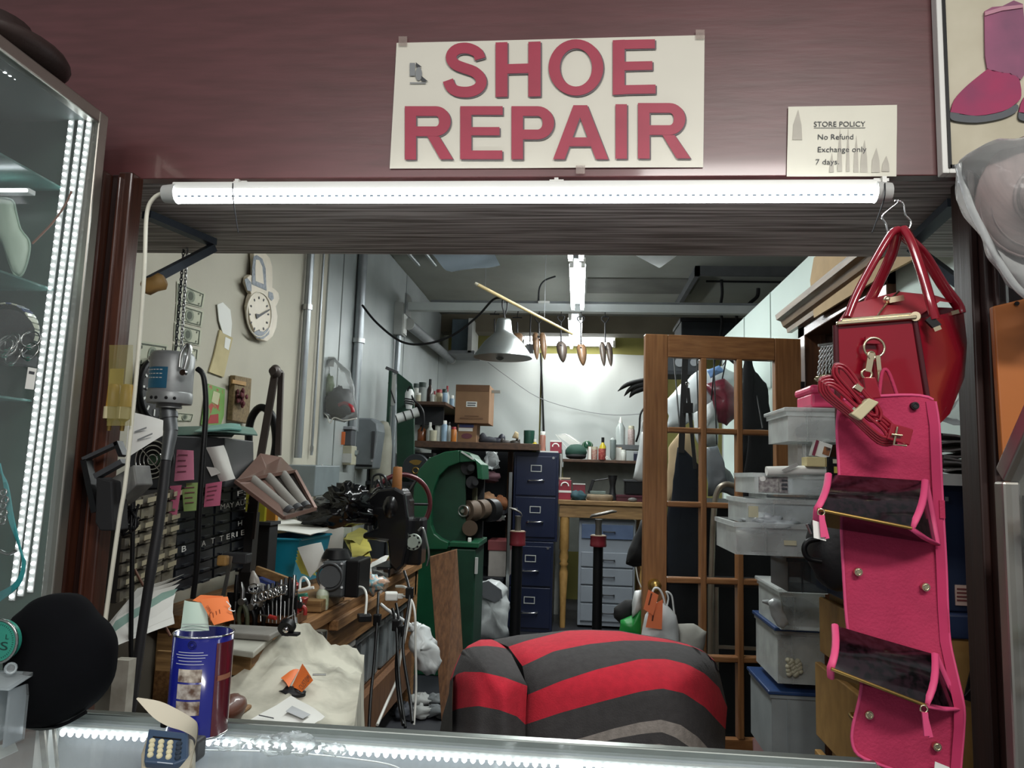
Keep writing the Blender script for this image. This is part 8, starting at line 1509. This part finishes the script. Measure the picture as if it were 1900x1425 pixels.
# ================================================================ counter-top things
q = P(365, 1352, y=1.2); cz0 = TZ + .001; ztp = P(365, 1172, y=1.2).z; r_ = .0455
cb1, cb2 = mat('blue can print', '171d78', .18, var=.1, coat=.6), mat('maroon can print', '551824', .18, var=.15, coat=.6)
def arcgrid(a0, a1, z0, z1, rr, n=12, lean=0): return MB().grid([[V((q.x + math.cos(math.radians(a0 + (a1 - a0) * i / n)) * rr, q.y + math.sin(math.radians(a0 + (a1 - a0) * i / n)) * rr, z)) for i in range(n + 1)] for z in (z1, z0)])
sq = [MB().lathe([(r_, cz0), (r_, ztp), (r_ - .002, ztp), (r_ - .002, cz0 + .004), (0, cz0 + .004)], (q.x, q.y, 0), n=40)]
ps = [('wall', sq[0], cb1), ('maroon_side', arcgrid(-38, 60, cz0 + .0, ztp - .01, r_ + .0006), cb2), ('rim', MB().ring((q.x, q.y, ztp), (0, 0, 1), r_, .0016, 36, 6), chrome), ('base_rim', MB().ring((q.x, q.y, cz0 + .002), (0, 0, 1), r_, .002, 36, 6), chrome)]
zz = lambda py: P(345, py, y=1.155).z
for (a, b, m_) in ((1242, 1266, 'c9bfb0'), (1270, 1298, 'b9b2aa'), (1302, 1328, 'c2b9ae')): ps.append(('photo_print', arcgrid(-108, -62, zz(b), zz(a), r_ + .0008, 6), mat('photo print ' + m_, m_, .3, c2='5b4438', sc=80, coat=.4)))
lt = MB()
for k, (y0, w0, w1) in enumerate(((1210, -112, -62), (1215, -118, -54), (1220, -114, -58), (1226, -110, -64), (1232, -116, -60), (1182, -104, -70))): lt.grid([[V((q.x + math.cos(math.radians(w0 + (w1 - w0) * i / 6)) * (r_ + .0009), q.y + math.sin(math.radians(w0 + (w1 - w0) * i / 6)) * (r_ + .0009), zz(y0) - d)) for i in range(7)] for d in (0, .0012)])
ps.append(('text_lines', lt, mat('pale lettering', 'b5b9d5', .5), {'stuff': True}))
lg2 = MB(); 
for rr in (.006, .0035): lg2.ring((q.x + math.cos(math.radians(-84)) * (r_ + .0006), q.y + math.sin(math.radians(-84)) * (r_ + .0006), zz(1196)), (math.cos(math.radians(-84)), math.sin(math.radians(-84)), 0), rr, .0005, 16, 4)
ps.append(('emblem', lg2, mat('dim emblem blue', '0f1244', .4), {'stuff': True}))
ps.append(('hand_print', MB().prism(PP([(398, 1262), (408, 1256), (420, 1254), (420, 1264), (406, 1268)], 1.155), (0, .0, .0)) if False else arcgrid(-32, 5, zz(1268), zz(1258), r_ + .0012, 4), mat('hand print', '94614a', .5)))
thing('blue_can', 'shiny blue and maroon printed can standing at the back of the counter', 'can', ps)
thing('mint_ticket', 'pale green lined paper standing in the blue can', 'paper', [('sheet', MB().sheet([P(335, 1170, y=1.2), P(388, 1170, y=1.2), P(382, 1118, y=1.2), P(342, 1114, y=1.2)], 4, 4, .006), paper_g), ('lines', MB().prism(PP([(337, 1164), (386, 1164), (386, 1165), (337, 1165)], 1.19), (0, .0004, 0)).prism(PP([(338, 1158), (386, 1158), (386, 1159), (338, 1159)], 1.19), (0, .0004, 0)), inkg, {'stuff': True})])
ot = mat('bright orange ticket', 'ee8248', .7, var=.05)
c4 = [P(397, 1160, y=1.18), P(434, 1150, y=1.18), P(422, 1107, y=1.19), P(370, 1112, y=1.19)]
tk = MB(); put_text(tk, '0994', P(381, 1126, y=1.1815), P(389, 1139, y=1.1815) - P(381, 1126, y=1.1815), P(386, 1123, y=1.1815) - P(381, 1126, y=1.1815))
for k in range(4): tk.prism(PP([(388 + k * 6, 1140 - k * 3), (390 + k * 6, 1154 - k * 4), (391.2 + k * 6, 1153.5 - k * 4), (389.2 + k * 6, 1139.5 - k * 3)], 1.1815), (0, .0003, 0))
thing('orange_ticket', 'bright orange repair ticket tucked over the pale green paper in the can', 'tag', [('card', MB().sheet(c4, 6, 5, .002, .0, 1, .001), ot), ('back_card', MB().prism(PP([(357, 1114), (372, 1104), (412, 1106), (424, 1114), (395, 1124), (378, 1120)], 1.196), (0, .001, 0)), ot), ('print', tk, mat('ticket print', '8a3f20', .7), {'stuff': True}), ('string', MB().tube(spl(PP([(420, 1116), (428, 1125), (424, 1130), (432, 1134), (436, 1133)], 1.175), 4), .0008, 5), paper)])
# pin pad
KY = 1.035
fa = [P(276, 1352, y=KY + .03), P(349, 1360, y=KY + .03), P(347, 1398, y=KY - .01), P(322, 1416, y=KY - .015), P(267, 1414, y=KY - .015), P(268, 1385, y=KY)]
pn = (fa[1] - fa[0]).cross(fa[4] - fa[0]).normalized(); pn = pn if pn.dot(EYE - fa[0]) > 0 else -pn
body = [p - pn * .012 for p in (P(270, 1350, y=KY + .035), P(356, 1358, y=KY + .035), P(354, 1405, y=KY - .01), P(326, 1424, y=KY - .02), P(258, 1420, y=KY - .02), P(258, 1386, y=KY))]
ps = [('body', MB().prism(body, -pn * .03), mat('beige pad housing', 'b3ab96', .5), {'bev': .004}), ('face', MB().prism([p - pn * .012 for p in fa], pn * .0125), mat('slate blue face', '364a63', .4), {'bev': .002})]; k0 = 1
fa = [p - pn * ((p - fa[0]).dot(pn)) for p in fa]; ps[1] = ('face', MB().prism([p - pn * .012 for p in fa], pn * .0125), mat('slate blue face', '364a63', .4), {'bev': .002})
u_ = (P(345, 1370, y=KY + .02) - P(275, 1364, y=KY + .02)); v_ = (P(270, 1408, y=KY - .01) - P(276, 1364, y=KY + .02)); o0 = P(280, 1372, y=KY + .016) + pn * .001
ky = mat('cream key', 'd5cda8', .5); gk = mat('dark key', '22303f', .5)
for i in range(4):
    for j in range(4):
        c_ = o0 + u_ * (.05 + i * .235) + v_ * (.1 + j * .2); c_ = c_ - pn * ((c_ - fa[0]).dot(pn)) + pn * .0006; ps.append(('key', MB().lathe([(.0042, -.001), (.004, .002), (.003, .003)], c_, pn, 12), gk if i == 3 else ky, {'to': k0}))
o0 = o0 - pn * ((o0 - fa[0]).dot(pn)) + pn * .0006; u_ = u_ - pn * u_.dot(pn); v_ = v_ - pn * v_.dot(pn)
ps.append(('maker_print', MB().ob(o0 + u_ * .25 + v_ * .95, u_ * .4, v_ * .04, pn * .0006), mat('pale face print', 'aab4c2', .5)))
ps.append(('display_slot', MB().ob(o0 + u_ * .05 - v_ * .12, u_ * .75, v_ * .06, pn * .0008), blk)); ps.append(('cable_boss', MB().pb(296, 1330, 308, 1352, KY + .06, .02), blk, {'bev': .003})); ps.append(('foot_stand', MB().bx(P(280, 1400, y=KY).x, P(335, 1400, y=KY).x, KY + .045, KY + .075, TZ, TZ + .03), dgrey, {'bev': .004}))
thing('pin_pad', 'slate blue payment keypad with cream keys on the glass counter', 'keypad', ps)
bgp = mat('cream shield paper', 'cbc4b0', .7, var=.06)
lo = [P(253, 1297, y=KY + .05), P(283, 1330, y=KY + .045), P(310, 1347, y=KY + .04), P(340, 1357, y=KY + .03), P(362, 1372, y=KY + .0), P(356, 1395, y=KY - .02), P(330, 1428, y=KY - .03)]
hi = [P(254, 1295, y=KY + .05), P(295, 1302, y=KY + .06), P(330, 1318, y=KY + .055), P(358, 1335, y=KY + .035), P(366, 1348, y=KY + .0), P(364, 1375, y=KY - .03), P(350, 1428, y=KY - .045)]
lo2, hi2 = spl(lo, 4), spl(hi, 4)
thing('keypad_shield', 'curled cream card shield wrapped around the payment keypad', 'card', [('card', MB().grid([lo2, hi2]).grid([[p + V((.0004, .001, .0004)) for p in reversed(lo2)], [p + V((.0004, .001, .0004)) for p in reversed(hi2)]]), bgp)])
# ================================================================ striped chair
def cz(zx, zy): return (780 + zx * 620 / 1900, 1120 + zy * 305 / 935)
def resamp(pts, n):
    pts = [V((a, b, 0)) for a, b in pts]; d = [0]
    for i in range(1, len(pts)): d.append(d[-1] + (pts[i] - pts[i - 1]).length)
    out = []
    for k in range(n):
        t = d[-1] * k / (n - 1); i = 0
        while i < len(d) - 2 and d[i + 1] < t: i += 1
        f = (t - d[i]) / max(1e-6, d[i + 1] - d[i]); p = pts[i].lerp(pts[i + 1], min(1, f)); out.append((p.x, p.y))
    return out
NC = 44
Rb = [[(410, 206), (560, 178), (700, 166), (835, 151), (950, 147), (1130, 153), (1250, 175), (1400, 198), (1520, 228), (1600, 262), (1660, 310)],
      [(500, 245), (600, 212), (720, 181), (835, 154), (950, 150), (1130, 156), (1250, 178), (1400, 202), (1520, 232), (1605, 268), (1664, 316)],
      [(580, 355), (760, 270), (960, 230), (1150, 210), (1300, 210), (1450, 224), (1560, 250), (1640, 292), (1690, 350)],
      [(610, 518), (800, 440), (1000, 375), (1250, 315), (1400, 315), (1520, 345), (1620, 400), (1700, 480), (1745, 590)],
      [(595, 688), (800, 620), (1000, 565), (1250, 500), (1375, 482), (1500, 510), (1620, 590), (1735, 715)],
      [(600, 850), (820, 790), (950, 755), (1100, 710), (1250, 675), (1370, 660), (1480, 690), (1580, 760), (1660, 850), (1730, 935)],
      [(600, 930), (1000, 800), (1100, 770), (1250, 742), (1370, 730), (1450, 760), (1580, 850), (1700, 1000)],
      [(600, 1010), (1180, 815), (1370, 797), (1480, 840), (1600, 960), (1680, 1060)], [(600, 1150), (1180, 1000), (1370, 990), (1480, 1020), (1680, 1150)]]
Lb = [[(170, 430), (190, 370), (225, 290), (270, 240), (340, 205), (405, 203), (500, 245)], [(176, 440), (200, 360), (240, 262), (300, 244), (380, 240), (440, 246), (503, 258)], [(186, 418), (215, 398), (250, 388), (350, 390), (480, 420), (608, 468)],
      [(182, 612), (215, 598), (260, 590), (330, 582), (450, 605), (550, 642), (597, 688)], [(180, 790), (260, 770), (330, 760), (450, 780), (600, 850)], [(180, 1000), (330, 990), (600, 1010)], [(180, 1150), (330, 1150), (600, 1150)]]
rk = mat('red knit', 'c32437', .95, var=.15, sc=60, bump=.3, bsc=300); ck2 = mat('charcoal knit', '403e3e', .95, var=.2, sc=60, bump=.3, bsc=300); gk2 = mat('heather grey knit', '928b84', .95, var=.25, sc=70, bump=.3, bsc=300)
sil_ = [V((*cz(*p), 0)) for p in Rb[0]] + [V((*cz(*p), 0)) for p in [(1700, 400), (1745, 590), (1750, 800)]]; silL = [V((*cz(165, 700), 0))] + [V((*cz(*p), 0)) for p in Lb[0]]
def depth(x, y, sl, Rr, d0, dd):
    m_ = min(((V((x, y, 0)) - sl[i]).length for i in range(len(sl))), default=0)
    for i in range(len(sl) - 1):
        a, b = sl[i], sl[i + 1]; t = max(0, min(1, (V((x, y, 0)) - a).dot(b - a) / (b - a).length_squared)); m_ = min(m_, (V((x, y, 0)) - a.lerp(b, t)).length)
    t = min(m_ / Rr, 1); return d0 + dd * (1 - math.sqrt(max(0, 1 - (1 - t) ** 2)))
def panel(bounds, cols, sl, d0, dd, Rr, bump_):
    rs = [[cz(*p) for p in resamp(b, NC)] for b in bounds]; rows = []; mi = []
    for k in range(len(rs) - 1):
        for s_ in range(5):
            t = s_ / 5; rows.append([(a[0] + (b[0] - a[0]) * t, a[1] + (b[1] - a[1]) * t) for a, b in zip(rs[k], rs[k + 1])]); mi.append(cols[k])
    rows.append(rs[-1]); g = []
    for r in rows:
        rr = []
        for i, (x, y) in enumerate(r):
            Y = depth(x, y, sl, Rr, d0, dd) + bump_(x, y, i / (NC - 1)); rr.append(P(x, y, y=Y))
        g.append(rr)
    return MB().grid(g, mi=mi), g
pr_, g1 = panel(Rb, [1, 0, 1, 0, 1, 2, 1, 2], sil_, 1.70, .34, 120, lambda x, y, u: .05 * math.exp(-u * 14))
pl_, g2 = panel(Lb, [0, 1, 0, 1, 0, 2], silL, 1.68, .3, 90, lambda x, y, u: .05 * math.exp(-(1 - u) * 9) + (.008 * math.sin(u * 16) if y > 1270 else 0))
edge = [cz(*p) for p in [(170, 430), (160, 520), (125, 640), (112, 720), (105, 900), (102, 1100)]]; edg2 = [cz(*p) for p in [(186, 418), (182, 520), (182, 612), (182, 720), (180, 900), (180, 1100)]]
pe = MB().grid([[P(*p, y=2.0) for p in edge], [P(*p, y=1.9) for p in [((a[0] + b[0]) / 2, (a[1] + b[1]) / 2) for a, b in zip(edge, edg2)]], [P(*p, y=1.80) for p in edg2]])
bx0_, bx1_ = P(850, 1300, y=2.0).x, P(1335, 1300, y=2.0).x; tzc = P(1090, 1185, y=2.05).z
core = MB().puff([V((bx0_ + (bx1_ - bx0_) * u, 2.13, z)) for u, z in ((.02, .5), (.0, .75), (.05, tzc - .1), (.2, tzc - .03), (.5, tzc), (.8, tzc - .03), (.95, tzc - .1), (1, .75), (.98, .5))], (0, -1, 0), .12, 5, back=.5)
cm = (bx0_ + bx1_) / 2; bkf = mat('black chair fabric', '141416', .9)
ps = [('cover', pr_, [rk, ck2, gk2]), ('cover_side', pl_, [rk, ck2, gk2]), ('cover_fold', pe, [ck2]), ('backrest', core, bkf), ('seat', MB().bx(cm - .27, cm + .27, 2.1, 2.6, .42, .52), bkf, {'bev': .03}), ('gas_column', MB().cyl((cm, 2.3, .12), (cm, 2.3, .42), .03), blk), ('back_bar', MB().bar((cm, 2.2, .42), (cm, 2.12, .75), .06, .02, (0, 1, 0)), blk)]
for k in range(5):
    a = k * 2 * math.pi / 5 + .3; e_ = V((cm + .28 * math.cos(a), 2.3 + .28 * math.sin(a), .07)); ps.append(('base_leg', MB().bar((cm, 2.3, .12), e_, .045, .03), blk)); ps.append(('caster', MB().cyl(e_ + V((-.015, 0, -.04)), e_ + V((.015, 0, -.04)), .03), blk))
thing('covered_chair', 'office chair draped in a red, charcoal and grey striped knit cover', 'chair', ps)
